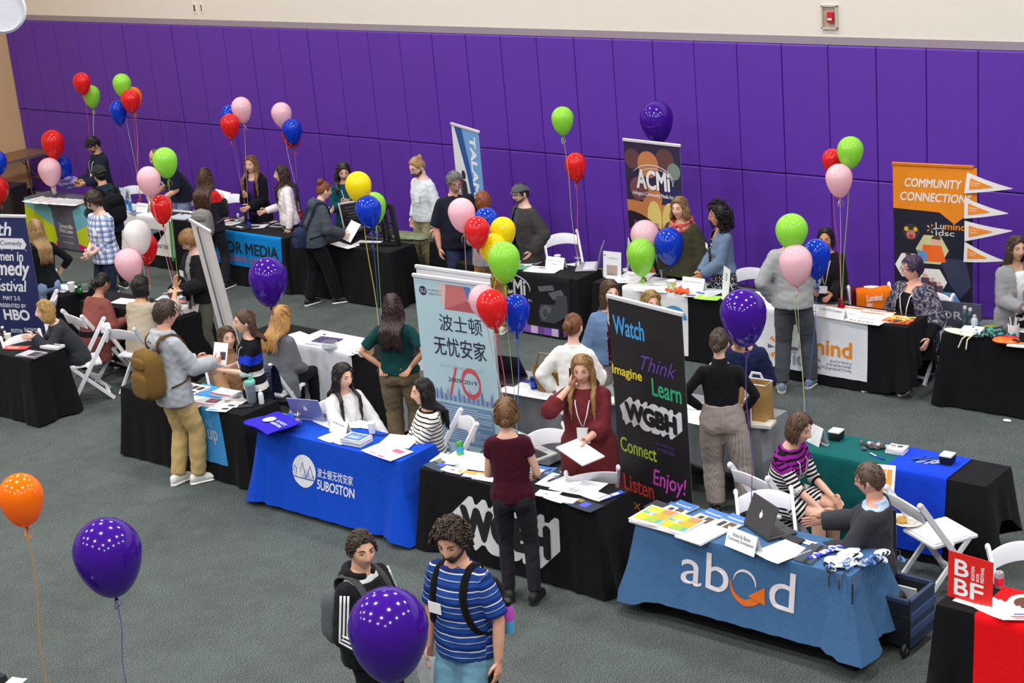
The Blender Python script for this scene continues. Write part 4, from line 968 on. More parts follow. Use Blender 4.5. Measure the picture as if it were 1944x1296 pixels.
def wgbh(mb, f, x, y, w, h, white, black, o=.003, blk=True):
    """block letters with an extruded white drop shadow"""
    dx, dy = w*.17, h*.36
    P = [(x-dx*.9, y+h*.3), (x-dx*.2, y+h+dy*.9), (x+w*.86, y+h+dy*.9), (x+w+dx*.9, y+h+dy*.35), (x+w+dx*.9, y+h*.3), (x+w+dx*.1, y-dy*1.1), (x+w*.1, y-dy*1.1)]
    n = 9
    for k in range(n): q = k/(n-1); bx = lambda s_: (x+dx*.6*q*s_-.01*w, y+dy*q*s_-.01*w, x+w+dx*.6*q*s_+.01*w, y+h+dy*q*s_+.01*w); ink(mb, f, 'WGBH', bx(1), white, o+.0002*k, .05); ink(mb, f, 'WGBH', bx(-1), white, o+.0002*k, .05)
    patch(mb, f, [(x+.01*w, y+.02*h), (x+.01*w, y+.98*h), (x+.0*w+dx*.5, y+h+dy*.55), (x+w+dx*.5, y+h+dy*.55), (x+w+dx*.5, y+dy*.8), (x+w, y), (x+w-dx*.5, y-dy*.55), (x-dx*.5, y-dy*.55), (x-dx*.5, y+h-dy*.8)], white, o+.001)
    for a_, b_ in ((-.012, 0), (.012, 0), (0, .012), (0, -.012), (0, 0)): ink(mb, f, 'WGBH', (x+a_*w, y+b_*w, x+w+a_*w, y+h+b_*w), black, o+.004+.0001*(a_*100+b_*50), .05)
tN = table_row('black tablecloth with huge white WGBH block letters', -9.53, -7.66, 9.68, 18, calm=.12, deco=lambda mb, f: wgbh(mb, f, .46, -.5, .92, .25, 1, 2), mats=[mat((222, 222, 224), .7), mat((20, 20, 23), .8)])
tO0 = drape('tablecloth', 'black under-cloth showing below the steel blue cloth', 'tablecloth', -7.22, -5.44, 9.68, 10.1, BK, zt=.735, seed=20, flare=.02, amp=.006, group='tables under black cloths')
def deco_o(mb, f):
    W_, O_ = 1, 2
    ink(mb, f, 'ab', (.43, -.36, .85, -.08), 1, .005, .0); ring2(mb, f, (.985, -.245), .085, .105, -5, 178, 1, .005, 20, 1, lambda t: math.sin(PI*(.1+.9*t))*.9+.1)
    ring2(mb, f, (1.0, -.25), .1, .165, 178, 318, 2, .005, 22, 1, lambda t: .15+.85*t)
    a = math.radians(318); c = (1.0+.132*math.cos(a), -.25+.132*math.sin(a)); patch(mb, f, [(c[0]-.075, c[1]+.01), (c[0]+.075, c[1]-.03), (c[0]+.075, c[1]+.09)][:2]+[(c[0]+.06, c[1]+.1)], 2, .006)
    ink(mb, f, 'd', (1.2, -.37, 1.41, -.08), 1, .005, .0)
tO = drape('tablecloth', 'steel blue tablecloth with big white and orange abcd letters', 'tablecloth', -7.25, -5.41, 9.64, 10.12, (66, 104, 146), seed=19, hems=(.18, .2, .25, .14), flare=.11, corner=.12, amp=.02, calm=.22, deco=deco_o, mats=[mat((226, 218, 224), .7), mat((222, 106, 18), .7)], group='printed cloths')
tP = table_row('black tablecloth under the bright red runner', -4.72, -2.7, 9.55, 21)
runner('table_runner', 'bright red runner on the table at the right edge', 'table runner', tP, .28, 1.5, .45, .72, (238, 16, 24))
c = at(8, 1279, .742)
drape('tablecloth', 'black tablecloth corner in the bottom left of the hall', 'tablecloth', c[0]-1.85, c[0]+.02, c[1]-.5, c[1], (48, 48, 52), seed=22, group='tables under black cloths')

# ------------------------------------------------------------------ the people
SKN = {'f': (214, 168, 146), 'm': (200, 152, 128), 't': (196, 148, 116), 'd': (150, 102, 76), 'p': (224, 182, 164)}
BRN, DBR, BLKH, BLD, AUB, GRYH, LBR, DBL = (84, 56, 36), (50, 34, 26), (24, 20, 20), (196, 152, 96), (128, 70, 36), (120, 114, 108), (126, 88, 54), (158, 122, 76)
def T(col, **k): d = dict(mats=[cloth(col)]); d.update(k); return d
JEANS, BPANT, GPANT = (104, 124, 156), (24, 24, 28), (84, 84, 88)
p = person
p('p1', 'man in black cap and navy zip jacket looking at his phone by the purple wall', 170, 258, 1.72, -65, hp=22, L='hold', R='hold', sk=SKN['t'], hair=('short', BLKH), beard=((48, 40, 36), 'goatee'), glasses=(30, 30, 30), hat=('flat', (38, 36, 36)),
  top=T((30, 34, 52), o=.03, loose=.02, hem=-.12, collar=.02), bottom=T((40, 44, 60)), badge=(0, .16, .09, .12, .05), lany=((220, 220, 225), .22))
p('p2', 'man in dark grey cap and black hoodie seen from behind with black backpack', 185, 312, 1.76, -150, sk=SKN['m'], hair=('short', BLKH), hat=('capback', (44, 44, 46)), L='hold', R='hold', hp=12,
  top=T((30, 48, 58), o=.03, loose=.02, hem=-.12, hood=1), bottom=T((32, 32, 38)), pack=((20, 20, 24), 'black backpack on the man in the dark grey cap'))
p('p3', 'young man with glasses in blue and white plaid short sleeved shirt, arms crossed low', 172, 362, 1.77, -55, hp=18, L=(.0, .2, .02), R=(.03, .24, .06), sk=SKN['p'], hair=('short', (56, 40, 30), {'th': .024, 'line': 'fringe'}), glasses=(30, 30, 34, 1),
  top=dict(mats=[plaid('blue_plaid', (226, 232, 244), (76, 104, 176), (44, 60, 120))], o=.024, loose=.025, hem=-.14, sl=.5), bottom=T((36, 42, 62)), shoes=(70, 74, 90), badge=(-.06, .29, .075, .085, .03))
p('p4', 'bald man in navy polo bent over the white covered table', 290, 283, 1.74, -75, lean=24, hp=25, w=1.15, belly=.05, L='table', R='table', sk=SKN['m'], hair=('bald', BRN), top=T((28, 30, 46), o=.025, loose=.02, hem=-.1, sl=.5), bottom=T((120, 136, 166)), badge=(-.06, .3, .08, .09, .03))
p('p5', 'woman with very long wavy brown hair, red and black jacket and grey backpack', 385, 318, 1.68, 150, fem=1, R='holdhi', L='hold', sk=SKN['f'], hair=('long', (74, 46, 32), {'L': .46, 'wave': .014, 'n': 54, 'out': .03}),
  top=dict(mats=[cloth((34, 34, 40)), cloth((206, 36, 44)), cloth((230, 230, 230))], o=.028, loose=.02, hem=-.1, zone=lambda U, st, b, an: np.where((st > .33) & (b < 3), 1, np.where((b > 0) & (np.abs(an) < .008), 2, 0))), bottom=T((36, 36, 44)), pack=((128, 126, 124), 'grey backpack on the woman in the red and black jacket', .06))
p('p6', 'woman with long light brown hair in dark cardigan over purple top, hands raised talking', 475, 293, 1.67, -28, fem=1, R='chest', L=(.02, .27, .1), sk=SKN['f'], hair=('long', (132, 96, 60), {'L': .46, 'wave': .008, 'front': 1, 'n': 52, 'out': .012}), inner=T((70, 36, 120), o=.012, neck=.44), top=T((22, 22, 32), o=.026, hem=-.3, open=(.07, .06, .06, .05), loose=.03, flat=0), bottom=T((24, 24, 30)))
p('p7', 'woman in white top with long dark hair in profile behind the media table', 535, 312, 1.61, -88, fem=1, sk=SKN['f'], hair=('long', (58, 40, 30), {'L': .42, 'wave': .009, 'front': 1}), top=T((236, 226, 228), o=.018, loose=.015), bottom=T((40, 40, 50)), L='rest', R='hold')
p('p8', 'woman with auburn bun in charcoal hoodie leaning over the camera table', 615, 342, 1.64, 112, fem=1, lean=20, hp=15, R='table', L='holdhi', sk=SKN['p'], hair=('bun', AUB, {'at': (0, -.07, .11), 'br': .045}), top=T((66, 74, 82), o=.03, loose=.035, hem=-.1, hood=1), bottom=T((22, 22, 26), loose=.02), shoes=(28, 28, 30), sole=(235, 235, 235), feet=((.1, -.12), (.12, .22)), pack=((36, 44, 74), 'small navy backpack slung low on the woman in the charcoal hoodie', .02, (.26, .13, .28)))
p('p9', 'woman with dark wavy hair and headband in teal shirt smiling down', 650, 307, 1.68, 5, fem=1, hp=18, smile=.01, L='hold', R='holdhi', sk=SKN['f'], hair=('long', (46, 32, 28), {'L': .3, 'wave': .016, 'front': 1, 'out': .025}), top=T((16, 70, 78), o=.018), bottom=T((40, 44, 48)), lany=((206, 210, 216), .24), badge=(.02, .16, .09, .11, .035))
p('p10', 'bearded man with blond bun in pale shirt and khaki trousers', 785, 297, 1.78, -58, hp=22, L='rest', R='pocket', sk=SKN['p'], hair=('bun', (176, 138, 90), {'at': (0, -.085, .085), 'br': .032, 'th': .012}), beard=((92, 58, 36), 'full'), glasses=(40, 36, 34), top=T((208, 214, 220), o=.022, loose=.02, hem=-.04, collar=.013), bottom=T((150, 140, 108), loose=.015), shoes=(90, 70, 50), badge=(-.08, .28, .08, .1, .03))
p('p11', 'grey-haired man with glasses and goatee in navy polo', 862, 325, 1.8, 18, hp=18, w=1.12, belly=.03, sk=(206, 150, 132), hair=('short', (122, 118, 114), {'th': .022}), beard=((190, 184, 178), 'goatee'), glasses=(40, 36, 36), L='rest', R='rest', top=T((28, 30, 44), o=.026, loose=.03, sl=.52, hem=-.12, collar=.014), bottom=T((44, 54, 84)))
p('p12', 'person with short ginger hair and tan trousers seen from behind', 915, 363, 1.73, 172, fem=0, w=.95, L='hold', R='hold', sk=SKN['p'], hair=('short', (140, 76, 38), {'th': .02}), top=T((136, 134, 140), o=.02, loose=.02, sl=.5), bottom=T((166, 124, 62), loose=.02), shoes=(206, 196, 176))
p('p13', 'man in flat cap and dark grey blazer looking left', 987, 345, 1.7, -60, hp=6, w=1.08, sk=SKN['p'], hair=('short', (60, 52, 46), {'th': .006}), hat=('flat', (84, 88, 92)), glasses=(120, 60, 40), beard=((120, 100, 84), 'stubble'), inner=T((66, 68, 78), o=.012), top=T((64, 62, 62), o=.032, loose=.03, hem=-.22, open=(.11, .09, .07, .07)), bottom=T((28, 28, 32)), L='pocket', R='rest')
p('p14', 'woman with light brown hair, red patterned scarf and olive sweater', 1290, 372, 1.68, -32, fem=1, w=1.16, sk=SKN['f'], hair=('bob', (140, 106, 68), {'L': .2, 'n': 52, 'wave': .008, 'out': .02}), top=T((62, 62, 46), o=.03, loose=.05, hem=-.12), bottom=T((26, 26, 32)), L='rest', R='rest')
p('p15', 'woman with big black curls in denim jacket and dotted dress', 1365, 385, 1.67, -72, fem=1, L='clasp', R='clasp', sk=(196, 140, 108), hair=('curly', (28, 22, 22), {'th': .03, 'L': .16, 'big': .05, 'line': 'fem', 'n': 150}), glasses=(50, 44, 40), inner=dict(mats=[speckle('dotted_dress', [(24, 24, 32), (24, 24, 32), (214, 214, 220)], 55)], o=.012, hem=-.4, neck=.4, flare=.2), top=T((104, 124, 152), o=.026, hem=.0, open=(.08, .07, .07, .05), loose=.015), bottom=None, badge=(.09, .3, .1, .06, .045))
p('p16', 'person in grey sweatshirt and dark jeans with back turned, head behind balloons', 1500, 412, 1.83, 168, sk=SKN['m'], hair=('short', (110, 70, 44)), L='pocket', R='hold', top=T((158, 160, 162), o=.026, loose=.022, hem=-.08), bottom=T((74, 78, 84), loose=.014), shoes=(110, 130, 150), sole=(206, 196, 180), feet=((.13, -.06), (.13, .1)))
p('p17', 'woman in black sweater and grey trousers with sunglasses on her hair', 1567, 430, 1.56, -12, fem=1, w=1.1, hp=6, sk=(192, 140, 110), hair=('bob', (26, 22, 24), {'L': .1, 'up': .012, 'th': .014}), L=(.1, .26, .06), R='hold', top=T((26, 26, 29), o=.022, loose=.02), bottom=T((92, 90, 92), loose=.02), badge=(.02, .08, .1, .09, .04), lany=((214, 210, 214), .14))
p('p18', 'woman with purple hair and glasses seated in flowered jacket over black dress', 1735, 483, 1.32, -34, 'sit', fem=1, w=1.28, sk=(222, 168, 150), hy=-40, hair=('short', (64, 44, 78), {'th': .02, 'line': 'short'}), glasses=(34, 30, 34), inner=T((22, 22, 26), o=.02, hem=-.44, neck=.42), top=dict(mats=[speckle('flower_print', [(34, 38, 48), (52, 66, 84), (100, 80, 108), (150, 150, 150), (40, 40, 50)], 26)], o=.04, hem=-.16, open=(.3, .16, .11, .06), sl=.72, loose=.02), bottom=None, L=(.3, .2, .0), R=(.28, .22, .02), lany=((230, 230, 232), .1), kn=((.13, .42, -.05, 0), (.14, .42, .05, 0)))
p('p19', 'woman in light grey blazer and white top at the right edge', 1928, 445, 1.67, 30, fem=1, sk=(206, 158, 128), hair=('long', (74, 54, 40), {'L': .26, 'n': 44}), inner=T((236, 236, 238), o=.012, neck=.44), top=T((138, 138, 142), o=.03, hem=-.22, open=(.1, .07, .06, .05), loose=.02), bottom=T((30, 30, 34)), L='chest', R='hold')
p('p20', 'woman with long blonde hair in black top behind the navy festival banner', 66, 415, 1.68, -160, fem=1, sk=SKN['f'], hair=('long', (164, 130, 84), {'L': .42, 'n': 50}), top=T((24, 26, 32), o=.016, sl=.78), bottom=T((130, 150, 186), o=.01), L='rest', R=(.21, .06, .02, (1, -.5, 0)))
p('p21', 'blonde woman seated in dark jacket with elbow on table and palm up', 85, 568, 1.27, -86, 'sit', fem=1, lean=24, L=(.12, .44, .36), R=(.18, .36, .24), hdL=(0, 1, .1), sk=SKN['p'], hair=('bob', (186, 146, 84), {'L': .14, 'n': 50}), top=T((48, 50, 56), o=.026, loose=.02), bottom=T((30, 30, 36)))
p('p22', 'woman in brick red sweater with dark hair tied back, seated at small table', 195, 515, 1.27, 128, 'sit', fem=1, w=1.1, lean=22, hp=20, L='lap', R=(.2, .36, .12), sk=(184, 134, 104), hair=('bun', (30, 26, 26), {'at': (0, -.12, -.01), 'br': .05}), top=dict(mats=[cloth((134, 76, 70), 1), cloth((24, 24, 28))], o=.026, loose=.01, hem=-.3, zone=lambda U, st, b, an: ((U[:, 2] > .04) & (U[:, 2] < .1) & (b == 0)).astype(int)), bottom=T((26, 26, 30)))
p('p23', 'person with black bob in beige blouse raising an open hand, seated', 262, 522, 1.3, 140, 'sit', fem=1, lean=8, hy=-25, R=(.34, .3, .6), hdR=(.1, .1, 1), L='lap', sk=SKN['t'], hair=('bob', (28, 24, 26), {'L': .1, 'n': 50}), top=T((190, 176, 154), o=.028, loose=.04, sl=.62, hem=-.14), bottom=T((38, 46, 70)), curl=.15)
p('p24', 'blond boy with glasses in black jacket reading leaflets', 350, 437, 1.7, -58, hp=26, L='hold', R=(.06, .33, .1), sk=SKN['p'], hair=('short', (160, 118, 66), {'th': .026, 'line': 'fringe'}), glasses=(60, 54, 50), inner=T((150, 152, 156), o=.014, hem=-.14), top=T((26, 25, 28), o=.034, loose=.03, hem=-.08, open=(.09, .08, .07, .05)), bottom=T((88, 88, 78), loose=.01), badge=(.1, .27, .09, .075, .04))
p('p25', 'young man in grey hoodie and khaki trousers with brown backpack', 310, 566, 1.87, 118, hp=8, hy=-8, R=(.13, .36, .14), L='hold', sk=(206, 156, 130), hair=('short', (66, 48, 36), {'th': .016}), top=T((172, 176, 182), o=.024, loose=.022, hem=-.16, hood=1), bottom=T((192, 164, 110), loose=.012), shoes=(232, 230, 222), sole=(240, 240, 236), feet=((.075, -.05), (.075, .08)), vox=.012, pack=((116, 88, 44), 'brown backpack on the young man in the grey hoodie', .17, (.31, .19, .5)))
p('p26', 'seated girl in tan turtleneck with long brown hair looking up', 425, 617, 1.27, 8, 'sit', fem=1, hp=-6, hy=14, L='table', R=(.12, .4, .08), sk=SKN['f'], hair=('long', (92, 64, 44), {'L': .34, 'front': 1, 'n': 48}), top=T((166, 128, 92), o=.026, loose=.02, turtle=1), bottom=T((96, 120, 156)), vox=.012)
STRIPE27 = bands('black_blue_white_bands', [(-.75, (24, 24, 28)), (-.05, (224, 222, 220)), (.02, (24, 24, 28)), (.1, (222, 220, 218)), (.155, (24, 24, 28)), (.235, (30, 58, 196)), (.33, (24, 24, 28))])
p('p27', 'woman standing in black dress with blue and white bands', 463, 585, 1.63, -82, fem=1, R=(.1, .34, .16), L=(.08, .36, .22), sk=SKN['f'], hair=('long', (84, 58, 42), {'L': .24, 'wave': .01, 'line': 'tied', 'a0': 112, 'bun': 1, 'at': (0, -.1, .05), 'br': .02}), top=dict(mats=[STRIPE27], o=.016, hem=-.5, sl=.58, flare=.08), bottom=None, shoes=(26, 26, 28), vox=.012, lany=((190, 196, 206), .27), badge=(.0, .22, .07, .07, .035))
p('p28', 'woman with long strawberry blonde hair in grey cardigan seated with phone', 535, 577, 1.3, 140, 'sit', fem=1, hp=24, R='lap', L='lap', lean=10, sk=SKN['p'], hair=('long', (204, 154, 86), {'L': .36, 'n': 52, 'wave': .008, 'out': .012}), top=T((110, 112, 118), o=.026, loose=.03, hem=-.2), bottom=T((24, 24, 28)), vox=.012)
p('p29', 'seated woman in white blouse with long black hair looking aside', 648, 687, 1.29, 26, 'sit', fem=1, hp=8, hy=12, R='table', L=(.24, .3, .0), sk=(224, 178, 150), hair=('long', (34, 26, 24), {'L': .46, 'front': 1, 'n': 52, 'r': .015}), top=T((228, 226, 226), o=.026, loose=.03), bottom=T((28, 28, 34)), vox=.012, lany=((214, 220, 228), .12))
p('p30', 'seated woman in black and white striped cardigan with long black hair', 803, 715, 1.28, -74, 'sit', fem=1, R=(.06, .36, .14), L=(.05, .38, .12), sk=(220, 172, 146), hair=('long', (26, 21, 22), {'L': .38, 'n': 54}), top=dict(mats=[bands('thin_black_stripes', [(0, (226, 222, 216)), (.026, (28, 28, 32))], .038)], o=.022, loose=.01, hem=-.1), bottom=T((26, 26, 30)), vox=.011)
p('p31', 'woman in dark teal tee and khaki trousers with hands on hips, back turned', 742, 557, 1.67, 162, fem=1, w=1.1, hy=18, L=(.16, -.06, .06, (1, -.3, -.1)), R=(.16, -.08, .06, (1, -.5, -.1)), hdL=(-.3, -.6, -.5), hdR=(-.4, -.6, -.5), sk=SKN['t'], hair=('long', (58, 38, 34), {'L': .42, 'wave': .014, 'n': 54, 'out': .02}), top=T((20, 62, 62), o=.018, loose=.012, sl=.42, hem=-.02), bottom=T((124, 110, 84), loose=.02), vox=.012, hips=1.08)
p('p32', 'person in white and red patterned shirt almost hidden by the pale blue banner', 806, 596, 1.6, 0, pos=(-10.52, 11.36), fem=1, sk=SKN['f'], hair=('short', DBR), top=dict(mats=[speckle('red_white_print', [(230, 214, 216), (230, 214, 216), (150, 40, 50)], 40)], o=.02), bottom=T((60, 60, 66)))
p('p33', 'woman with auburn bun in white blazer with hand on hip, back turned', 1085, 593, 1.71, 152, fem=1, L=(.23, .02, -.02, (1, -.4, -.2)), R='hold', sk=SKN['p'], hair=('bun', (124, 78, 44), {'at': (0, -.115, .04), 'br': .045}), top=T((238, 237, 234), o=.028, loose=.015, hem=-.16, collar=.014, sl=.86), bottom=T((48, 48, 54)))
p('p34', 'woman in denim jacket over burgundy top beside the black banner', 1155, 530, 1.68, 14, fem=1, w=1.1, hy=8, sk=SKN['p'], hair=('bob', (86, 60, 42), {'L': .2, 'n': 50}), inner=T((88, 24, 34), o=.014, hem=-.06, neck=.42), top=T((102, 128, 166), o=.03, loose=.02, hem=-.04, open=(.1, .09, .08, .06)), bottom=T((132, 124, 122), loose=.015), L='rest', R='rest', lany=((200, 200, 206), .2))
p('p35', 'person with streaked blond hair hidden behind the black banner', 1232, 549, 1.63, 25, fem=1, sk=SKN['f'], hair=('bob', (160, 128, 70), {'L': .16}), top=T((60, 56, 64), o=.02), bottom=T((50, 50, 56)))
p('p36', 'woman in maroon tunic with long blonde hair holding phone to ear and papers', 1103, 670, 1.72, -14, fem=1, w=1.14, hp=10, R='ear', L=(.05, .36, .14), hdL=(.2, 1, -.1), sk=(214, 164, 142), hair=('long', (164, 124, 74), {'L': .42, 'front': 1, 'n': 54, 'wave': .006}), top=T((104, 38, 44), o=.026, loose=.03, hem=-.52, sl=.74, flare=.05, nw=.03), bottom=T((30, 30, 34)), vox=.012, lany=((222, 222, 228), .2), badge=(.0, .12, .11, .14, .06), brow=(120, 84, 52))
p('p37', 'woman in burgundy tee and black jeans with clipped hair, back turned', 957, 755, 1.7, 172, fem=1, w=.95, R=(.16, .22, .04), L=(.12, .26, .06), sk=SKN['f'], hair=('bob', (120, 84, 52), {'L': .06, 'n': 46, 'bun': 1, 'at': (0, -.1, -.03), 'br': .035}), top=T((66, 18, 34), o=.016, loose=.008, sl=.2, hem=-.06, nw=.05), bottom=T((36, 36, 42), o=.008), shoes=(26, 26, 28), sole=(30, 30, 30), feet=((.1, -.02), (.12, -.08)), vox=.011)
p('p38', 'woman in black turtleneck and checked trousers, back turned', 1365, 620, 1.7, 176, fem=1, hips=1.1, hp=14, hy=-10, L=(.2, .12, .04, (1, -.5, -.3)), R=(.2, .16, .0, (1, -.5, -.3)), sk=SKN['f'], hair=('bun', (70, 52, 38), {'at': (0, -.1, -.035), 'br': .035, 'th': .013}), top=T((26, 26, 29), o=.012, turtle=1, hem=.09), bottom=dict(mats=[plaid('checked_trousers', (178, 166, 158), (150, 138, 132), (120, 108, 104), .018)], o=.02, loose=.022, waist=.13, len=.93), shoes=(28, 28, 30), feet=((.09, -.02), (.2, -.1)), vox=.012)
p('p39', 'person in navy crouching in front of the white runner table', 1402, 606, 1.02, -20, 'crouch', w=1.1, lean=22, L='hold', R='hold', sk=SKN['m'], hair=('short', DBR), top=T((30, 38, 72), o=.03, loose=.02), bottom=T((34, 44, 76), loose=.015), badge=(.06, .26, .1, .08, .05))
P40A = bands('purple_black_stripes', [(0, (150, 34, 150)), (.026, (26, 22, 30))], .044); P40B = bands('white_black_stripes', [(0, (226, 222, 222)), (.017, (26, 24, 28))], .036)
p('p40', 'seated woman in purple and black and white striped dress with brown bob', 1520, 783, 1.3, 58, 'sit', fem=1, w=1.08, lean=16, hp=14, R=(.1, .44, .0), L=(.1, .44, .04), sk=SKN['f'], hair=('bob', (92, 66, 46), {'L': .1, 'n': 52}), top=dict(mats=[P40B, P40A], o=.018, hem=-.34, sl=.62, zone=lambda U, st, b, an: (st > .3).astype(int)), bottom=None, shoes=(30, 30, 34), vox=.011, lany=((206, 206, 212), .18))
p('p41', 'seated man with glasses in charcoal cardigan gesturing with open hands', 1650, 875, 1.33, -104, 'sit', w=1.14, lean=-3, hp=8, L=(.16, .36, .12, (.4, -.4, -1)), R=(.2, .42, .2), sk=(206, 152, 132), hair=('short', (96, 76, 60), {'th': .01}), glasses=(30, 30, 32), inner=dict(mats=[cloth((176, 202, 236))], o=.014, collar=.016, hem=-.02), top=T((58, 58, 64), o=.028, loose=.02, hem=-.1, neck=.475), bottom=T((190, 172, 130)), shoes=(60, 44, 34), vox=.011, curl=.25)
def hood42(U, st, b, an): return np.zeros(len(U), int)
p('p42', 'young man in black hoodie with three white sleeve stripes, short curls', 681, 1003, 1.76, 46, hp=4, hy=-26, L='rest', R=(.14, .2, .02), sk=(214, 164, 138), hair=('curly', (58, 42, 32), {'th': .012, 'n': 110, 'line': 'short'}), inner=T((226, 226, 226), o=.01), top=T((28, 28, 32), o=.03, loose=.03, hem=-.1, hood=1, neck=.46), bottom=T((26, 26, 30)), vox=.010, pack=((92, 94, 98), 'grey backpack of the young man in the black hoodie', .16), badge=(-.03, .18, .1, .1, .05))
P43 = bands('blue_striped_polo', [(0, (36, 72, 150)), (.022, (26, 50, 112)), (.03, (150, 176, 216)), (.036, (70, 60, 70)), (.04, (36, 72, 150)), (.07, (222, 226, 236)), (.077, (60, 54, 66)), (.081, (26, 50, 116))], .1)
p('p43', 'young man with dark curly hair in blue striped polo and light blue shorts', 850, 990, 1.83, -38, hp=16, hy=12, w=1.06, L='rest', R='rest', sk=(214, 160, 134), hair=('curly', (62, 46, 36), {'th': .03, 'big': .03, 'n': 230, 'line': 'short'}), beard=((84, 56, 40), 'full'), top=dict(mats=[P43], o=.022, loose=.02, sl=.46, hem=-.1, collar=.014), bottom=T((112, 158, 180), loose=.02, len=.52, o=.018), shoes=(60, 60, 64), vox=.010, pack=((24, 24, 27), 'black backpack of the young man in the blue striped polo', .12), badge=(.09, .25, .1, .075, .034))
# sleeve stripes of the black hoodie and other worn details
def sleeve_stripes(key):
    I = PEOPLE[key]; s = I['s']; root = [o for o in D.objects if o.get('label') == 'young man in black hoodie with three white sleeve stripes, short curls'][0]
    for S, E_, Tt, d, th, n, sd in I['arms']:
        for k in (-1, 0, 1):
            mb = MB(); pts = []
            for a, b, r0, r1 in ((S, E_, .076, .086), (E_, Tt, .086, .076)):
                ax = (b-a)/np.linalg.norm(b-a); o = V3(sd*.8, .6, .1)-ax*np.dot(V3(sd*.8, .6, .1), ax); o /= np.linalg.norm(o); q = np.cross(ax, o)
                for t in np.linspace(0, 1, 6): pts.append(a+(b-a)*t+o*(r0+(r1-r0)*t)*.98+q*k*.024)
            mb.tube([p_*s for p_ in pts], .0072*s, 6); mb.build('sleeve_stripe', mat((232, 232, 234), .8), root, sharp=0)
sleeve_stripes('p42')

def scarf(key, col):
    I = PEOPLE[key]; s = I['s']; bd = I['bend']; root = [o for o in D.objects if o.get('label', '').startswith('woman with light brown hair, red patterned')][0]; mb = MB()
    for k, (r_, z, t) in enumerate(((.1, .49, .034), (.115, .46, .036), (.11, .515, .028))): mb.tube([bd(V3(r_*math.sin(q), -.01+(r_+.02)*math.cos(q), z-.035*max(0, math.cos(q))+.006*math.sin(q*5+k)))*s for q in np.linspace(0, 2*PI, 28)], t*s, 10)
    mb.tube([bd(V3(*p_))*s for p_ in ((.03, .15, .43), (.05, .18, .34), (.04, .19, .25))], [.04, .045, .03], 8, flat=.5)
    mb.build('scarf', speckle('scarf_print', [(176, 50, 46), (206, 120, 100), (150, 40, 44), (226, 190, 170)], 34, .9), root, sharp=0)
scarf('p14', None)

# ------------------------------------------------------------------ white folding chairs
def chair_of(key, label, dx=0, dy=-.06, drz=0):
    I = PEOPLE[key]; q = I['pos']+rotz(I['rz']) @ V3(dx, dy, 0); return chair(q[0], q[1], I['rz']+drz, label)
def chair_px(px, py, z, a, label):
    q = at(px, py, z); h = math.atan2(-q[1], -q[0])+math.radians(a)-PI/2; o = rotz(h) @ V3(0, -.3, 0); return chair(q[0]-o[0], q[1]-o[1], h, label)
# (pixel of the middle of the top rail; the way it faces: 0 = to the viewer)
chair_px(247, 356, .8, 15, 'white folding chair behind the white CENTER table, beside the stooping bald man')
chair_px(362, 378, .8, -60, 'white folding chair seen edge-on beside the woman with the grey backpack')
chair_px(436, 372, .8, 15, 'white folding chair between the long-haired woman in the cardigan and the grey backpack')
chair_px(482, 408, .8, 175, 'white folding chair with only its arched top showing behind the media table')
chair_px(1064, 447, .8, 10, 'white folding chair at the ACMI table right of the man in the flat cap')
chair_px(1330, 500, .8, 20, 'white folding chair mostly hidden behind the woman in the denim jacket and dress')
chair_px(1418, 513, .8, 20, 'white folding chair with arched back left of the grey sweatshirt')
chair_px(1650, 548, .8, 12, 'white folding chair under the orange shirt')
chair_px(40, 640, .8, 12, 'white folding chair behind the outstretched hand of the blonde woman in dark')
chair_px(100, 560, .84, -100, 'white folding chair standing edge-on behind the blonde woman in the dark jacket')
chair_px(140, 599, .8, 118, 'white folding chair behind the woman in the brick red sweater')
chair_of('p23', 'white folding chair under the person in the beige blouse')
chair_of('p26', 'white folding chair under the girl in the tan turtleneck')
chair_of('p28', 'white folding chair under the woman with strawberry blonde hair')
chair_of('p29', 'white folding chair under the woman in the white blouse', dx=-.02)
chair_of('p30', 'white folding chair under the woman in the striped cardigan')
chair_of('p18', 'white folding chair under the woman in the flowered jacket')
chair_of('p21', 'white folding chair under the blonde woman in the dark jacket')
chair_px(1030, 822, .8, 25, 'white folding chair between the clipped-hair woman and the maroon tunic')
chair_px(1124, 897, .8, 186, 'white folding chair with arched top right behind the WGBH table papers')
chair_px(1215, 800, .8, -80, 'white folding chair with a plate on it behind the black WGBH banner')
chair_px(1450, 938, .8, 6, 'white folding chair behind the black laptop on the steel blue table')
chair_of('p40', 'white folding chair under the woman in the purple striped dress', dy=-.02, drz=math.radians(76))
chair_px(1718, 948, .8, 125, 'white folding chair with a half eaten lunch on its seat by the blue runner')
chair_px(1932, 1038, .8, 25, 'white folding chair cut off by the right edge by the red table')

# ------------------------------------------------------------------ roll-up banners
def heading_px(a, q): return math.atan2(-q[1], -q[0])+math.radians(a)+PI/2
def place_banner(name, label, pl, pr, ztop, w, *args, **k):
    """top corners as seen in the photograph; depth from the width"""
    A, B_ = at(pl[0], pl[1], ztop), at(pr[0], pr[1], ztop); d = B_-A; rz = math.atan2(d[1], d[0]); m = (A+B_)/2
    return banner(name, label, (m[0], m[1], 0), rz, np.linalg.norm(d) if w is None else w, ztop-.115, *args, **k)
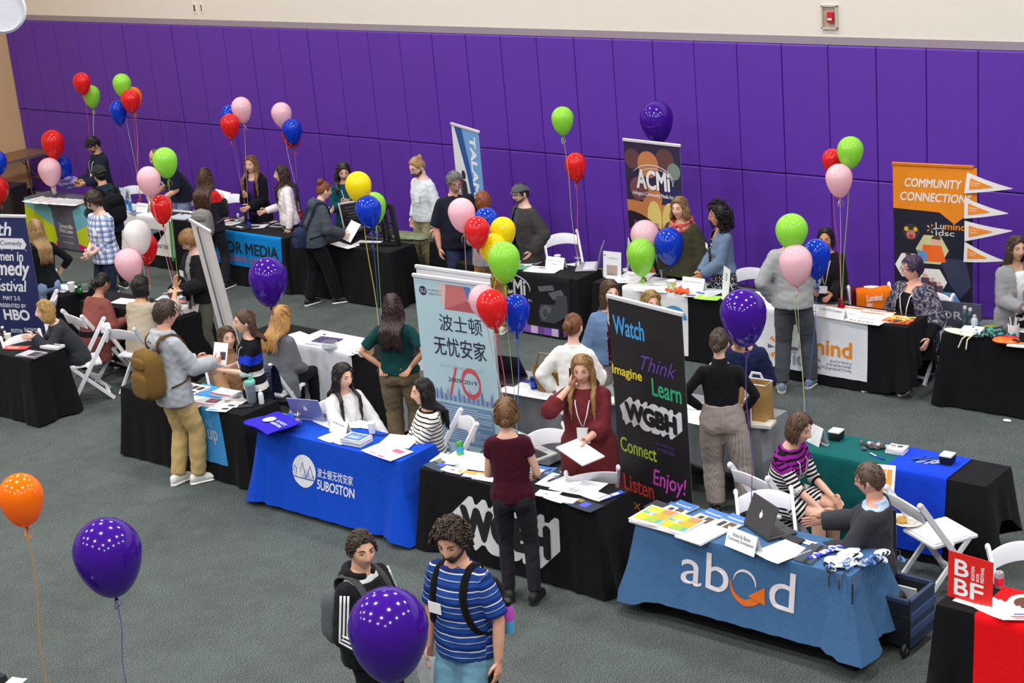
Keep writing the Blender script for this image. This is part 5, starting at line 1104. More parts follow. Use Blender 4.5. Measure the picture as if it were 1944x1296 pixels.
# navy comedy festival banner (left edge)
def deco_hbo(mb, f):
    W_ = 2
    for t, b, s in (('9th', (.32, 1.66, .62, 1.82), .3), ('Annual Comedy', (.14, 1.53, .74, 1.6), .2), ('Women in', (.16, 1.36, .72, 1.47), .25), ('Comedy', (.05, 1.13, .78, 1.36), .25), ('Festival', (.16, .99, .7, 1.12), .25)):
        if t == 'Annual Comedy': patch(mb, f, [(.1, 1.5), (.76, 1.5), (.8, 1.56), (.76, 1.63), (.1, 1.63), (.06, 1.56)], 2, .001); ink(mb, f, t, b, 0, .003, 0, s)
        else: ink(mb, f, t, b, 2, .002, .025, s)
    ink(mb, f, 'MAY 2-5', (.33, .88, .57, .93), 2, .002, .015); ink(mb, f, 'PRESENTED BY', (.24, .79, .64, .835), 2, .002, .015); ink(mb, f, 'HBO', (.3, .64, .66, .76), 2, .002, .05)
    for k, (t, u, v, w) in enumerate((('SHOWTIME', .55, .5, .25), ('BOSTON', .36, .48, .16), ('POPS', .46, .4, .16), ('NPR', .1, .5, .1), ('The', .46, .33, .06), ('Walt Disney', .36, .27, .26), ('Spotlight', .66, .26, .16), ('B', .68, .38, .06))): ink(mb, f, t, (u, v, u+w, v+.045), 2, .002, .01)
    for k in range(5): patch(mb, f, [(.12+.02*k, .36), (.135+.02*k, .36), (.135+.02*k, .44), (.12+.02*k, .44)], 3+k % 2, .002)
    for k in range(9): patch(mb, f, disc2((.1+.08*k+.02*(k % 3), 1.49-.36*(k % 2)), .008, 6), 2, .002)
A = at(48, 408, 2.0)
banner('roll_up_banner', 'navy comedy festival banner with white script at the left edge', (A[0]-.42, A[1]-.12, 0), .3, .85, 1.88, (36, 44, 92), deco_hbo, [mat((226, 228, 236), .6), mat((214, 60, 60), .6), mat((230, 180, 50), .6)])
# TALAMAS
def deco_tal(mb, f):
    w = .8
    patch(mb, f, [(.08, 1.98), (.3, 1.98), (.52, 1.3), (.62, .75), (.62, .3), (.48, .9), (.34, 1.4)], 3, .001); patch(mb, f, [(.3, 1.98), (.8, 1.98), (.8, .3), (.62, .3), (.62, .75), (.52, 1.3)], 2, .001)
    ink(mb, f, 'TALAMAS', (.52, .86, .68, 1.9), 4, .003, .05, rot=-90)
    patch(mb, f, [(.16, 1.3), (.3, 1.28), (.34, 1.05), (.28, .98), (.14, 1.08)], 5, .002); patch(mb, f, disc2((.24, 1.36), .06), 5, .002); patch(mb, f, [(.1, 1.2), (.16, 1.22), (.16, 1.05), (.1, 1.05)], 6, .002); patch(mb, f, [(.26, .8), (.42, .78), (.42, .66), (.3, .66)], 5, .002)
place_banner('roll_up_banner', 'slim blue and white TALAMAS banner against the purple pads', (858, 233), (907, 248), 2.1, .8, (226, 228, 232), deco_tal, [mat((112, 166, 222), .5), mat((36, 82, 152), .5), mat((240, 240, 244), .5), mat((40, 42, 48), .5), mat((120, 124, 130), .5)])
# ACMI
def deco_acmi(mb, f):
    for c, rr, m in (((.1, 1.8), .12, 2), ((.36, 1.75), .16, 3), ((.62, 1.82), .14, 2), ((.2, 1.45), .14, 4), ((.72, 1.4), .13, 5), ((.4, 1.35), .15, 3), ((.1, 1.2), .12, 2), ((.75, 1.7), .1, 6)): patch(mb, f, disc2((min(max(c[0], rr), .86-rr), c[1]), rr, 28), m, .001+.0002*m)
    patch(mb, f, [(0, .95), (.86, .95), (.86, 1.28), (0, 1.3)], 3, .002)
    patch(mb, f, disc2((.42, 1.12), .11, 24, .2), 7, .003); patch(mb, f, disc2((.66, 1.1), .12, 24, .22), 7, .0032)
    P = [(0, 1.16)]+[(.74*math.sin(a), .45+.72*math.cos(a)) for a in np.linspace(.05, 1.5, 14)]+[(.74, .2), (0, .2)]; patch(mb, f, P, 8, .004)
    P = [(0, .95)]+[(.56*math.sin(a), .42+.54*math.cos(a)) for a in np.linspace(.05, 1.5, 12)]+[(.56, .2), (0, .2)]; patch(mb, f, P, 9, .005)
    P = [(0, .86)]+[(.48*math.sin(a), .4+.46*math.cos(a)) for a in np.linspace(.05, 1.5, 12)]+[(.48, .2), (0, .2)]; patch(mb, f, P, 8, .006)
    patch(mb, f, [(.36, .72), (.5, .6), (.56, .5), (.46, .42)], 10, .007); patch(mb, f, [(.06, .62), (.26, .6), (.34, .54), (.1, .5)], 10, .007); patch(mb, f, [(.44, .62), (.54, .5), (.47, .44)], 7, .0075); patch(mb, f, [(.2, .5), (.36, .52), (.4, .42), (.24, .4)], 3, .007)
    ink(mb, f, 'AUTO ZOOM', (.1, 1.0, .48, 1.06), 11, .008, .01, -.35)
    ink(mb, f, 'ACMi', (.18, 1.46, .68, 1.68), 12, .009, .035); ring2(mb, f, (.42, 1.54), .33, .345, 5, 150, 12, .009, 22, .62, lambda t: math.sin(PI*t)**.5); ring2(mb, f, (.45, 1.54), .28, .29, -5, 140, 12, .009, 22, .6)
    ink(mb, f, 'Arlington Community Media Inc.', (.1, 1.36, .74, 1.42), 12, .009, .012)
place_banner('roll_up_banner', 'ACMI banner with blurred orange lights and a dark camera lens', (1187, 263), (1287, 274), 2.12, .86, (44, 36, 66), deco_acmi,
             [mat(c_, .5) for c_ in ((96, 60, 66), (190, 122, 76), (120, 70, 80), (34, 40, 92), (120, 136, 130), (218, 196, 112), (30, 20, 34), (84, 40, 104), (76, 150, 150), (150, 90, 150), (228, 228, 230))])
# COMMUNITY CONNECTIONS
def hexa(c, r): return [(c[0]+r*math.cos(a), c[1]+r*math.sin(a)) for a in np.arange(6)*PI/3]
def deco_com(mb, f):
    patch(mb, f, [(0, 1.5), (.5, 1.48), (.66, 1.36), (.8, 1.47), (.9, 1.49), (.9, 1.97), (0, 1.97)], 2, .001)
    ink(mb, f, 'COMMUNITY', (.13, 1.74, .74, 1.83), 3, .003, .025, .2); ink(mb, f, 'CONNECTIONS', (.08, 1.59, .84, 1.68), 3, .003, .025, .2)
    patch(mb, f, hexa((.19, 1.25), .1), 4, .0015); patch(mb, f, disc2((.19, 1.22), .05), 5, .002); patch(mb, f, disc2((.14, 1.28), .025), 6, .0025); patch(mb, f, disc2((.24, 1.28), .025), 6, .0025); patch(mb, f, disc2((.19, 1.2), .025), 7, .0025)
    patch(mb, f, hexa((.42, 1.07), .18), 8, .0015); patch(mb, f, [(.32, 1.12), (.52, 1.12), (.57, .94), (.3, .94)], 9, .002); patch(mb, f, disc2((.46, 1.17), .05), 10, .0025); patch(mb, f, [(.41, 1.19), (.45, 1.24), (.51, 1.22), (.51, 1.18)], 11, .003); patch(mb, f, [(.26, 1.06), (.36, 1.04), (.36, .93), (.26, .95)], 12, .0025)
    patch(mb, f, hexa((.16, .88), .15), 3, .0015); patch(mb, f, [(.08, .9), (.24, .9), (.25, .76), (.08, .76)], 13, .002); patch(mb, f, disc2((.16, .97), .032, 20, .042), 10, .0025); patch(mb, f, [(.128, .99), (.192, .99), (.185, 1.02), (.135, 1.02)], 11, .003)
    patch(mb, f, hexa((.42, .72), .16), 3, .0015)
    for x, y in ((.34, .78), (.42, .74), (.49, .7)): patch(mb, f, disc2((x, y), .026), 10, .0025); patch(mb, f, [(x-.045, y-.02), (x+.045, y-.02), (x+.05, y-.14), (x-.05, y-.14)], 14, .002)
    patch(mb, f, hexa((.15, .52), .14), 15, .0015); patch(mb, f, [(.1, .45), (.2, .42), (.18, .5)], 7, .002)
    patch(mb, f, hexa((.6, .5), .13), 12, .0015); patch(mb, f, disc2((.6, .45), .07), 6, .002); patch(mb, f, disc2((.62, .47), .03), 7, .0025)
    patch(mb, f, [(.5, .98), (.78, .98), (.84, .7), (.72, .55), (.6, .72)], 15, .001)
    patch(mb, f, [(.45, .33), (.74, .33), (.86, .14), (.45, .14)], 16, .0015)
    for k in range(12): patch(mb, f, disc2((.48+.03*k, .22+.02*math.sin(k*2)), .02), (7, 11, 14, 5)[k % 4], .002)
    for k in range(6): patch(mb, f, disc2((.5+.06*k, .08), .02), 2, .002)
    ink(mb, f, 'Lu', (.46, 1.3, .55, 1.37), 16, .003, .02); ink(mb, f, 'mind', (.56, 1.3, .78, 1.37), 2, .003, .03); ink(mb, f, 'idsc', (.46, 1.23, .66, 1.29), 16, .003, .02)
    for k in range(5): a = k*1.25; patch(mb, f, [(.41+.01*math.cos(a), 1.3+.01*math.sin(a)), (.41+.05*math.cos(a-.2), 1.3+.05*math.sin(a-.2)), (.41+.05*math.cos(a+.2), 1.3+.05*math.sin(a+.2))], 2 if k % 2 else 16, .003)
A = at(1695, 308, 2.05)
place_banner('hanging_banner', 'orange and navy COMMUNITY CONNECTIONS banner with hexagon photos', (1695, 308), (1847, 315), 2.08, None, (22, 24, 44), deco_com,
             [mat(c_, .55) for c_ in ((236, 140, 18), (238, 236, 232), (60, 46, 50), (196, 130, 130), (226, 190, 40), (196, 50, 60), (206, 206, 150), (240, 104, 30), (226, 176, 150), (70, 52, 44), (96, 150, 206), (206, 208, 220), (90, 70, 84), (52, 56, 86), (206, 200, 196))], z0=.09, rail=(214, 124, 20))
mB = at(1800, 618, .5); 
def sign_board():
    r = empty('sign_board', 'grey board reading OR ECH standing below the community banner', 'sign', (mB[0]+.05, mB[1]-.1, 0), .08)
    f = lambda u, v, o=0: V3(u-.35, -.012-o, v); mb = MB(); mb.box((0, 0, .45), (.7, .02, .7), mi=0)
    ink(mb, f, 'FOR', (.2, .62, .5, .7), 1, .002, .02); ink(mb, f, 'TECH', (.14, .46, .5, .54), 1, .002, .02)
    mb.build('panel', [mat((78, 82, 100), .6), mat((196, 196, 204), .6)], r, smooth=False)
    mb = MB(); [mb.bar((s*.25, .01, .5), (s*.25, .2, .0), .02, .02) for s in (-1, 1)]; mb.build('easel_legs', STEEL, r)
sign_board()
# pennants pinned one above another at the banner's right edge
for k, (pts, words, lab) in enumerate((([(1836, 327), (1922, 358), (1830, 367)], ('DOWN SYNDROME', 'LOWELL'), 'topmost of the four white and orange pennants'), ([(1831, 375), (1914, 405), (1830, 415)], ('RESEARCH', 'CENTERS'), 'second pennant from the top beside the community banner'),
                                ([(1831, 419), (1922, 438), (1831, 458)], ('JOIN', 'REGISTRY'), 'third pennant from the top with a long tip'), ([(1831, 459), (1906, 495), (1829, 497)], ('CAREGIVER', 'COMMUNITY'), 'lowest of the four white and orange pennants'))):
    A_, T_, B_ = [aty(x, y, 16.1) for x, y in pts]; m = (A_+B_)/2; mb = MB(); L_ = np.linalg.norm(T_-m); hh = np.linalg.norm(A_-B_)
    f = lambda u, v, o=0, m=m, A_=A_, B_=B_, T_=T_: (lambda q: q-A_)(B_+(A_-B_)*v+(T_-B_-(A_-B_)*.5)*u+(V3(0, 0, 0))+V3(0, -o-.03*math.sin(u*3), 0))
    P = [f(0, 0), f(0, 1)]
    n = 8; rows = [[f(u, .5+(v-.5)*(1-u*.98)) for v in (0, .25, .5, .75, 1)] for u in np.linspace(0, 1, n)]
    mb.grid(rows); mb.grid([[p_+V3(0, .006, 0) for p_ in row[::-1]] for row in rows], 0)
    rows = [[f(u, .5+(v-.5)*.55*(1-(u-.1)/.52*.98), .004) for v in (0, .5, 1)] for u in np.linspace(.1, .62, 5)]; mb.grid(rows, 1)
    ink(mb, f, words[0], (.13, .53, .34, .6), 2, .007); ink(mb, f, words[1], (.13, .42, .3, .49), 2, .007)
    o = mb.build('pennant', [mat((236, 232, 230), .7), mat((238, 140, 26), .7), mat((250, 240, 230), .7)], loc=tuple(A_), sharp=0); tag(o, lab, 'pennant', 'white and orange pennants')
# white back of a banner in the middle of the hall
A_, B_ = at(370, 405, 2.05), at(414, 436, 2.05); d = A_-B_; d[2] = 0
r_, _f = banner('roll_up_banner', 'white rear side of a banner leaning by the boy in the black jacket', ((A_[0]+B_[0])/2, (A_[1]+B_[1])/2-.1, 0), math.atan2(d[1], d[0]), .85, 1.94, (200, 202, 206), None, rail=(214, 214, 218), back=(218, 216, 218))
r_.rotation_mode = 'QUATERNION'; k_ = V3(.72, .62, 0); k_ /= np.linalg.norm(k_)
r_.rotation_quaternion = (Matrix.Rotation(-math.radians(6.5), 4, Vector((-k_[1], k_[0], 0))) @ Matrix.Rotation(math.atan2(d[1], d[0]), 4, 'Z')).to_quaternion(); r_.location = Vector(r_.location)+Vector(tuple(k_*.235))
# pale blue Chinese banner and its twin behind it
def deco_cn(mb, f):
    w = .85
    patch(mb, f, [(.28, 1.87), (.4, 1.87), (.36, 1.62), (.3, 1.7)], 2, .001); patch(mb, f, [(.38, 1.87), (.6, 1.87), (.62, 1.74), (.34, 1.63)], 3, .0012); patch(mb, f, [(.34, 1.63), (.62, 1.74), (.74, 1.63)], 4, .0014); patch(mb, f, [(.58, 1.87), (.66, 1.87), (.74, 1.66), (.62, 1.76)], 5, .0016)
    patch(mb, f, disc2((.1, 1.78), .045), 6, .001); ink(mb, f, '波士顿无忧安家', (.16, 1.785, .32, 1.805), 6, .001); ink(mb, f, '5UBOSTON', (.16, 1.75, .32, 1.77), 6, .001); ink(mb, f, '5U', (.07, 1.76, .13, 1.8), 1, .002)
    ink(mb, f, '波士顿', (.26, 1.42, .76, 1.58), 6, .002, .003); ink(mb, f, '无忧安家', (.17, 1.18, .78, 1.36), 6, .002, .008)
    ink(mb, f, 'EAST COAST REALTY', (.22, 1.06, .74, 1.09), 7, .0015)
    ink(mb, f, '1', (.3, .8, .42, 1.08), 8, .002, 0, .5); ring2(mb, f, (.57, .94), .085, .12, 0, 360, 8, .002, 36, 1.25, lambda t: .6+.5*abs(math.sin(t*2*PI))); ink(mb, f, '2009-2019', (.3, .93, .64, .97), 6, .003)
    for k in range(44): h = .03+.1*abs(math.sin(k*2.3))*(.5+.5*math.sin(k*.9+1)); x = .03+.018*k; patch(mb, f, [(x, .74), (x+.017, .74), (x+.017, .76+h*.8), (x+.008, .77+h), (x, .76+h*.8)], 9 if k % 3 else 5, .0016)
    patch(mb, f, [(.08, .32), (.78, .32), (.8, .36), (.8, .68), (.78, .71), (.08, .71), (.06, .68), (.06, .36)], 10, .001)
    for k in range(15):
        if k != 8: patch(mb, f, [(.09, .675-.023*k), (.77-.15*((k*7) % 3 == 0), .675-.023*k), (.77-.15*((k*7) % 3 == 0), .682-.023*k), (.09, .682-.023*k)], 11, .002)
    for k in range(3):
        x = .2+.22*k; patch(mb, f, [(x-.04, .22), (x-.035, .22), (x-.035, .27), (x, .3), (x+.035, .27), (x+.035, .22), (x+.04, .22), (x+.04, .275), (x, .31), (x-.04, .275)], 6, .002)
        for j in range(3): patch(mb, f, [(x-.02+.016*j, .21), (x-.01+.016*j, .21), (x-.01+.016*j, .23+.012*j), (x-.02+.016*j, .23+.012*j)], 6, .002)
        ink(mb, f, ('地产交易', '房产投资', '房产管理')[k], (x-.055, .15, x+.055, .185), 6, .002)
    ink(mb, f, '免费中介费房产', (.17, .06, .7, .115), 12, .002, .01); ink(mb, f, '微信', (.2, .0, .28, .035), 6, .002)
place_banner('roll_up_banner', 'pale blue banner with large Chinese characters and red 10', (785, 519), (927, 538), 2.02, .88, (178, 206, 216), deco_cn,
             [mat(c_, .5) for c_ in ((214, 190, 184), (198, 112, 112), (176, 84, 92), (92, 116, 176), (34, 40, 66), (160, 178, 190), (206, 84, 92), (150, 168, 200), (116, 150, 184), (206, 222, 234), (186, 30, 54))])
place_banner('roll_up_banner', 'plain white twin banner just behind the pale blue Chinese one', (793, 503), (927, 521), 2.05, .88, (224, 224, 228), None)
# black WGBH banner
def deco_wg(mb, f):
    ink(mb, f, 'Watch', (.05, 1.66, .42, 1.82), 2, .002, .02); ink(mb, f, 'Think', (.36, 1.4, .78, 1.53), 3, .002, 0, .45); ink(mb, f, 'Imagine', (.0, 1.27, .36, 1.38), 4, .002, .02); ink(mb, f, 'Learn', (.48, 1.2, .82, 1.35), 5, .002, .02)
    wgbh(mb, f, .14, .92, .6, .14, 6, 7, .003)
    ink(mb, f, 'www.wgbh.org', (.46, .76, .7, .79), 3, .002); ink(mb, f, '617.300.2000', (.5, .71, .7, .74), 3, .002)
    ink(mb, f, 'Connect', (.04, .6, .48, .73), 8, .002, .015); ink(mb, f, 'Enjoy!', (.42, .34, .82, .53), 9, .002, .01, .2); ink(mb, f, 'Listen', (.05, .24, .42, .39), 10, .002, .02); ink(mb, f, 'E X P L O R E', (.06, .08, .8, .15), 11, .002, .01)
place_banner('roll_up_banner', 'tall black banner with WGBH logo and coloured words', (1160, 560), (1288, 592), 2.08, .88, (26, 24, 28), deco_wg,
             [mat(c_, .5) for c_ in ((66, 156, 220), (96, 64, 160), (236, 214, 40), (44, 170, 120), (220, 220, 226), (18, 18, 20), (176, 210, 50), (206, 76, 190), (206, 56, 44), (226, 140, 40))])

# ------------------------------------------------------------------ helium balloons
RED, GRN, PNK, BLU, YEL, ORG, PUR, WHT = (234, 40, 42), (162, 232, 78), (252, 208, 219), (14, 66, 210), (252, 232, 20), (255, 132, 10), (74, 22, 162), (250, 248, 248)
def bunch(anchor, items):
    for cx, t, b, w, c_, nm, wh, do in items: balloon(cx, t, b, w, c_, nm, wh, anchor, do)
tabz = .745
bunch(at(183, 372, tabz), [(156, 139, 179, 32, RED, 'red', 'highest at the far left against the purple wall', 0), (174, 163, 205, 32, GRN, 'lime green', 'tucked under the highest red one on the far left', .2)])
bunch(at(268, 392, tabz), [(232, 141, 184, 34, GRN, 'lime green', 'topping the cluster of four over the white CENTER table', .1), (253, 166, 209, 34, ORG, 'orange', 'half hidden behind a red one on the purple wall', .35), (248, 171, 213, 35, RED, 'red', 'in front of the half hidden orange one', -.1), (225, 192, 237, 33, BLU, 'blue', 'lowest of the cluster of four on the purple wall', .1)])
bunch(at(104, 372, tabz), [(101, 248, 301, 42, RED, 'red', 'above a pink one over the Somerville table', 0), (95, 301, 353, 42, PNK, 'pink', 'in front of a blue one over the Somerville table', -.15), (121, 298, 349, 32, BLU, 'blue', 'behind the pink one over the Somerville table', .2)])
bunch(at(-30, 420, tabz), [(-8, 286, 333, 42, BLU, 'blue', 'cut off by the left edge of the picture', 0), (-5, 335, 385, 42, RED, 'red', 'cut off by the left edge below a blue one', 0)])
bunch(at(343, 598, tabz), [(314, 281, 338, 46, GRN, 'lime green', 'hiding the bald man in the navy polo', 0), (283, 317, 373, 44, PNK, 'pink', 'left below the lime one by the bald man', -.1), (307, 371, 425, 42, RED, 'red', 'lowest of the three by the bald man', .1)])
bunch(at(285, 590, tabz), [(262, 418, 483, 51, WHT, 'white', 'only white one, over the beige blouse', 0), (276, 442, 502, 46, RED, 'red', 'behind the only white one', .3), (245, 472, 535, 51, PNK, 'pink', 'over the head of the person in the beige blouse', -.2)])
bunch(at(473, 428, tabz), [(437, 200, 245, 36, BLU, 'blue', 'mostly hidden behind a pink and a red one on the wall', .25), (459, 185, 234, 37.5, PNK, 'pink', 'above the long-haired woman in the dark cardigan', 0), (437, 217, 263, 36, RED, 'red', 'left below the pink one above the dark cardigan', -.1)])
bunch(at(570, 414, tabz), [(535, 195, 243, 38.5, PNK, 'pink', 'above the woman in the white top', 0), (555, 226, 275, 37.5, BLU, 'blue', 'in front of a red one above the woman in the white top', -.1), (554, 238, 283, 36, RED, 'red', 'peeking out under a blue one above the white top', .3)])
bunch(at(726, 668, tabz), [(681, 326, 386, 50, YEL, 'bright yellow', 'beside the smiling woman in teal', 0), (711, 365, 425, 45, GRN, 'lime green', 'behind a blue one over the camera table', .3), (700, 371, 434, 50, BLU, 'blue', 'in front of a lime one over the camera table', -.1)])
balloon(510, 489, 583, 74, PUR, 'large purple', 'tied above the strawberry blonde woman', at(537, 745, .5), 0)
bunch(at(1098, 505, tabz), [(1068, 203, 257, 42.5, GRN, 'lime green', 'alone high on the wall above a red one', 0), (1093, 290, 346, 41, RED, 'red', 'right below the lone lime one on the wall', .1)])
balloon(1247, 193, 272, 63, PUR, 'large purple', 'floating at the top of the ACMI banner', at(1262, 480, tabz), .3)
bunch(at(895, 740, tabz), [(877, 376, 442, 52, PNK, 'pink', 'before the chest of the grey-haired man in glasses', 0), (923, 394, 444, 48, BLU, 'blue', 'behind red and yellow ones by the ginger hair', .3), (906, 411, 473, 49, RED, 'red', 'between the pink and two yellow ones', -.15), (955, 412, 471, 49, YEL, 'yellow', 'upper yellow one by the man in the flat cap', .1), (937, 443, 505, 53, YEL, 'yellow', 'lower yellow one above a lime one', -.05)])
bunch(at(985, 893, tabz), [(957, 459, 538, 62, GRN, 'lime green', 'with curled ribbon left of the ACMI cloth', 0), (917, 540, 606, 54, PNK, 'pink', 'behind a red one over the Chinese banner', .25), (935, 549, 626, 60, RED, 'red', 'overlapping the Chinese banner', -.1), (980, 558, 637, 53, BLU, 'blue', 'right of the red one by the Chinese banner', .1)])
bunch(at(1222, 537, tabz), [(1225, 418, 484, 55, PNK, 'pink', 'before the olive sweater above a lime one', .1), (1217, 453, 525, 55, GRN, 'lime green', 'over the papers of the white dotted runner', -.1), (1271, 432, 505, 56, BLU, 'blue', 'before the olive sweater', 0)])
bunch(at(1597, 585, tabz), [(1580, 283, 332, 38, RED, 'red', 'behind lime and pink ones right of centre on the wall', .3), (1614, 260, 320, 49, GRN, 'lime green', 'top one right of centre on the wall', .05), (1593, 312, 375, 50, PNK, 'pink', 'lowest of the three right of centre on the wall', -.1)])
bunch(at(1530, 845, tabz), [(1503, 406, 474, 61, GRN, 'lime green', 'hiding the head of the person in the grey sweatshirt', 0), (1511, 465, 544, 63, PNK, 'pink', 'on the back of the grey sweatshirt', -.1), (1550, 454, 531, 52, BLU, 'blue', 'between the grey sweatshirt and the woman in black', .2)])
balloon(1412, 549, 659, 88, PUR, 'large purple', 'right above the brown paper bag', at(1427, 985, tabz), 0)
balloon(41, 900, 1000, 82, ORG, 'orange', 'lone orange one floating low at the left', at(98, 1350, tabz), 0)
balloon(206, 985, 1134, 126, PUR, 'large purple', 'lone one low over the empty carpet', at(246, 1330, .3), 0)
balloon(738, 1115, 1300, 152, PUR, 'largest purple', 'in front of the two young men with backpacks', at(760, 1500, .8), 0)
WM = (150, 160, 190)
weight(at(268, 392, tabz), (206, 60, 110), 'pink foil balloon weight on the white CENTER table'); weight(at(473, 428, tabz), (40, 50, 190), 'blue foil balloon weight on the media table')
weight(at(1098, 505, tabz), (206, 204, 208), 'silver foil balloon weight on the ACMI table'); weight(at(1597, 585, tabz), (190, 20, 40), 'red foil balloon weight on the Lumind runner')
weight(at(343, 598, tabz), (220, 190, 200), 'pale pink foil balloon weight by the white card on the small black table'); weight(at(152, 556, tabz), (20, 130, 60), 'green foil balloon weight on the small turned table')
weight(at(985, 893, tabz), (190, 170, 60), 'gold foil balloon weight behind the clipped-hair woman'); weight(at(570, 414, tabz), (206, 50, 70), 'red foil balloon weight on the media table end')
weight(at(1222, 537, tabz), (150, 190, 80), 'green foil balloon weight among papers on the dotted runner table')

# ------------------------------------------------------------------ things on the tables
TZ = .748
def sheet(label, px, py, w, h, ang=0, col=(244, 244, 246), marks=(), th=.002, name='paper_sheet', cat='paper', group=None, z=TZ, bend=.004, layers=1, pos=None):
    q = at(px, py, z) if pos is None else pos; r = random.Random(hash_(label)); mb = MB(); n = 5
    for k in range(layers):
        a = r.uniform(-.05, .05) if layers > 1 and k else 0; R_ = rotz(a); o = V3(r.uniform(-.006, .006), r.uniform(-.006, .006), 0)*(k > 0); z0 = th/layers*k; z1 = th/layers*(k+.9)
        top = [[R_ @ V3((u-.5)*w, (v-.5)*h, z1+bend*(2*u-1)**2*(k == layers-1))+o for v in (0, .5, 1)] for u in np.linspace(0, 1, n)]
        bot = [[p_-V3(0, 0, z1-z0) for p_ in row] for row in top]
        mb.grid(top); mb.grid([row[::-1] for row in bot])
        ed = [row[0] for row in top]+[p_ for p_ in top[-1][1:]]+[row[-1] for row in top[-2::-1]]+[top[0][1]]; eb = [row[0] for row in bot]+[p_ for p_ in bot[-1][1:]]+[row[-1] for row in bot[-2::-1]]+[bot[0][1]]
        m = len(ed); mb.add(ed+eb, [(i, (i+1) % m, m+(i+1) % m, m+i) for i in range(m)])
    f = lambda u, v, o=0: V3((u-.5)*w, (v-.5)*h, th+bend*(2*u-1)**2+o)
    cs = []
    for mk_, m in enumerate(marks):
        if m[4] not in cs: cs.append(m[4])
        us = np.linspace(m[0], m[2], 4); mb.grid([[f(u, v, .0012+.0004*mk_) for v in (m[1], m[3])] for u in us], cs.index(m[4])+1)
    o = mb.build(name, [mat(col, .6, noise=.02)]+[mat(c_, .55) for c_ in cs], loc=tuple(q), rz=math.radians(ang), sharp=30)
    return tag(o, label, cat, group)
TXT = [(.1, .8-.08*k, .9-.2*(k % 3 == 2), .825-.08*k, (206, 208, 214)) for k in range(8)]
def tent(label, px, py, w, h, ang, lines, z=TZ):
    q = at(px, py, z); r = empty('tent_card', label, 'tent card', tuple(q), math.radians(ang)); mb = MB()
    mb.add([(-w/2, -h*.35, 0), (w/2, -h*.35, 0), (w/2, 0, h), (-w/2, 0, h), (-w/2, -h*.35+.003, 0), (w/2, -h*.35+.003, 0), (w/2, .003, h), (-w/2, .003, h)], [(0, 1, 2, 3), (7, 6, 5, 4), (0, 4, 5, 1), (2, 6, 7, 3)])
    f = lambda u, v, o=0: V3(u, -h*.35*(1-v/h)-o, v)
    for k, (t, a, b) in enumerate(lines): ink(mb, f, t, (-w*a/2, h*(.62-.26*k), w*a/2, h*(.62-.26*k)+h*b), 1, .002)
    mb.build('front_panel', [PAPER, mat((60, 62, 70), .7)], r, smooth=False)
    mb = MB(); mb.add([(-w/2, h*.35, 0), (w/2, h*.35, 0), (w/2, .004, h), (-w/2, .004, h), (-w/2, h*.35-.003, 0), (w/2, h*.35-.003, 0), (w/2, .001, h-.002), (-w/2, .001, h-.002)], [(1, 0, 3, 2), (4, 5, 6, 7), (0, 1, 5, 4)]); mb.build('rear_panel', PAPER, r, smooth=False)
    return r
def laptop(label, px, py, ang, col, opening=105, w=.32, d=.22, screen=(30, 34, 50), logo=None, z=TZ, deck=None):
    q = at(px, py, z); r = empty('laptop', label, 'laptop', tuple(q), math.radians(ang)); m = mat(col, .35, metal=.35)
    mb = MB(); mb.box((0, 0, .009), (w, d, .018)); b = mb.build('base', m, r, smooth=False, bevel=.005)
    mb = MB(); mb.box((0, .025, .019), (w*.86, d*.5, .003)); mb.build('keyboard', mat(deck or (40, 40, 44), .6), b, smooth=False)
    mb = MB(); mb.box((0, -d*.3, .0185), (w*.3, d*.26, .002)); mb.build('trackpad', mat(tuple(min(255, int(x*.85)) for x in col), .4), b, smooth=False)
    a = math.radians(opening); R_ = rotx(PI-a) ; c = V3(0, d/2, .018); mb = MB(); mb.box(c+R_ @ V3(0, d/2, .004)*V3(1, 1, 1), (w, d, .008), R_)
    if opening > 20:
        l = mb.build('lid', m, r, smooth=False, bevel=.003)
        mb = MB(); mb.box(c+R_ @ V3(0, d/2, .0086), (w*.94, d*.9, .002), R_); mb.build('screen', mat(screen, .15), l, smooth=False)
        if logo: mb = MB(); mb.ell(c+R_ @ V3(0, d*.52, -.0004), (.02, .024, .0012), 14, 5, R_); mb.ell(c+R_ @ V3(.004, d*.52+.03, -.0004), (.005, .009, .0012), 8, 5, R_ @ rotz(-.5)); mb.build('emblem', mat(logo, .3), l)
    return r
def cyl(name, label, cat, px, py, prof, mats_, z=TZ, group=None, parts=()):
    q = at(px, py, z); r = empty(name, label, cat, tuple(q), rnd.uniform(0, 6), group)
    for nm, pf, m in [('body', prof, mats_)]+list(parts):
        mb = MB()
        if isinstance(m, list):
            for i, (p0, p1) in enumerate(zip(pf[:-1], pf[1:])): mb.lathe([p0, p1], n=20, mi=min(i, len(m)-1) if len(p0) < 3 else 0, cap=(i in (0, len(pf)-2)))
        else: mb.lathe(pf, n=20)
        mb.build(nm, m, r, sharp=45)
    return r
def cup(label, px, py, col=(240, 240, 240), r=.038, h=.1, z=TZ): return cyl('paper_cup', label, 'cup', px, py, [(r*.72, 0), (r, h), (r*1.06, h), (r*1.04, h+.004), (r*.93, h-.002), (r*.7, .006)], mat(col, .6), z)
def can(label, px, py, c1, c2, z=TZ): return cyl('drink_can', label, 'can', px, py, [(.026, 0), (.033, .01), (.033, .105), (.026, .118), (.027, .12), (.024, .117)], mat(c1, .25, metal=.5), z, parts=[('label_band', [(.0335, .03), (.0335, .085)], mat(c2, .3, metal=.3)), ('pull_tab', [(.009, .1175), (.009, .1195)], STEEL)])
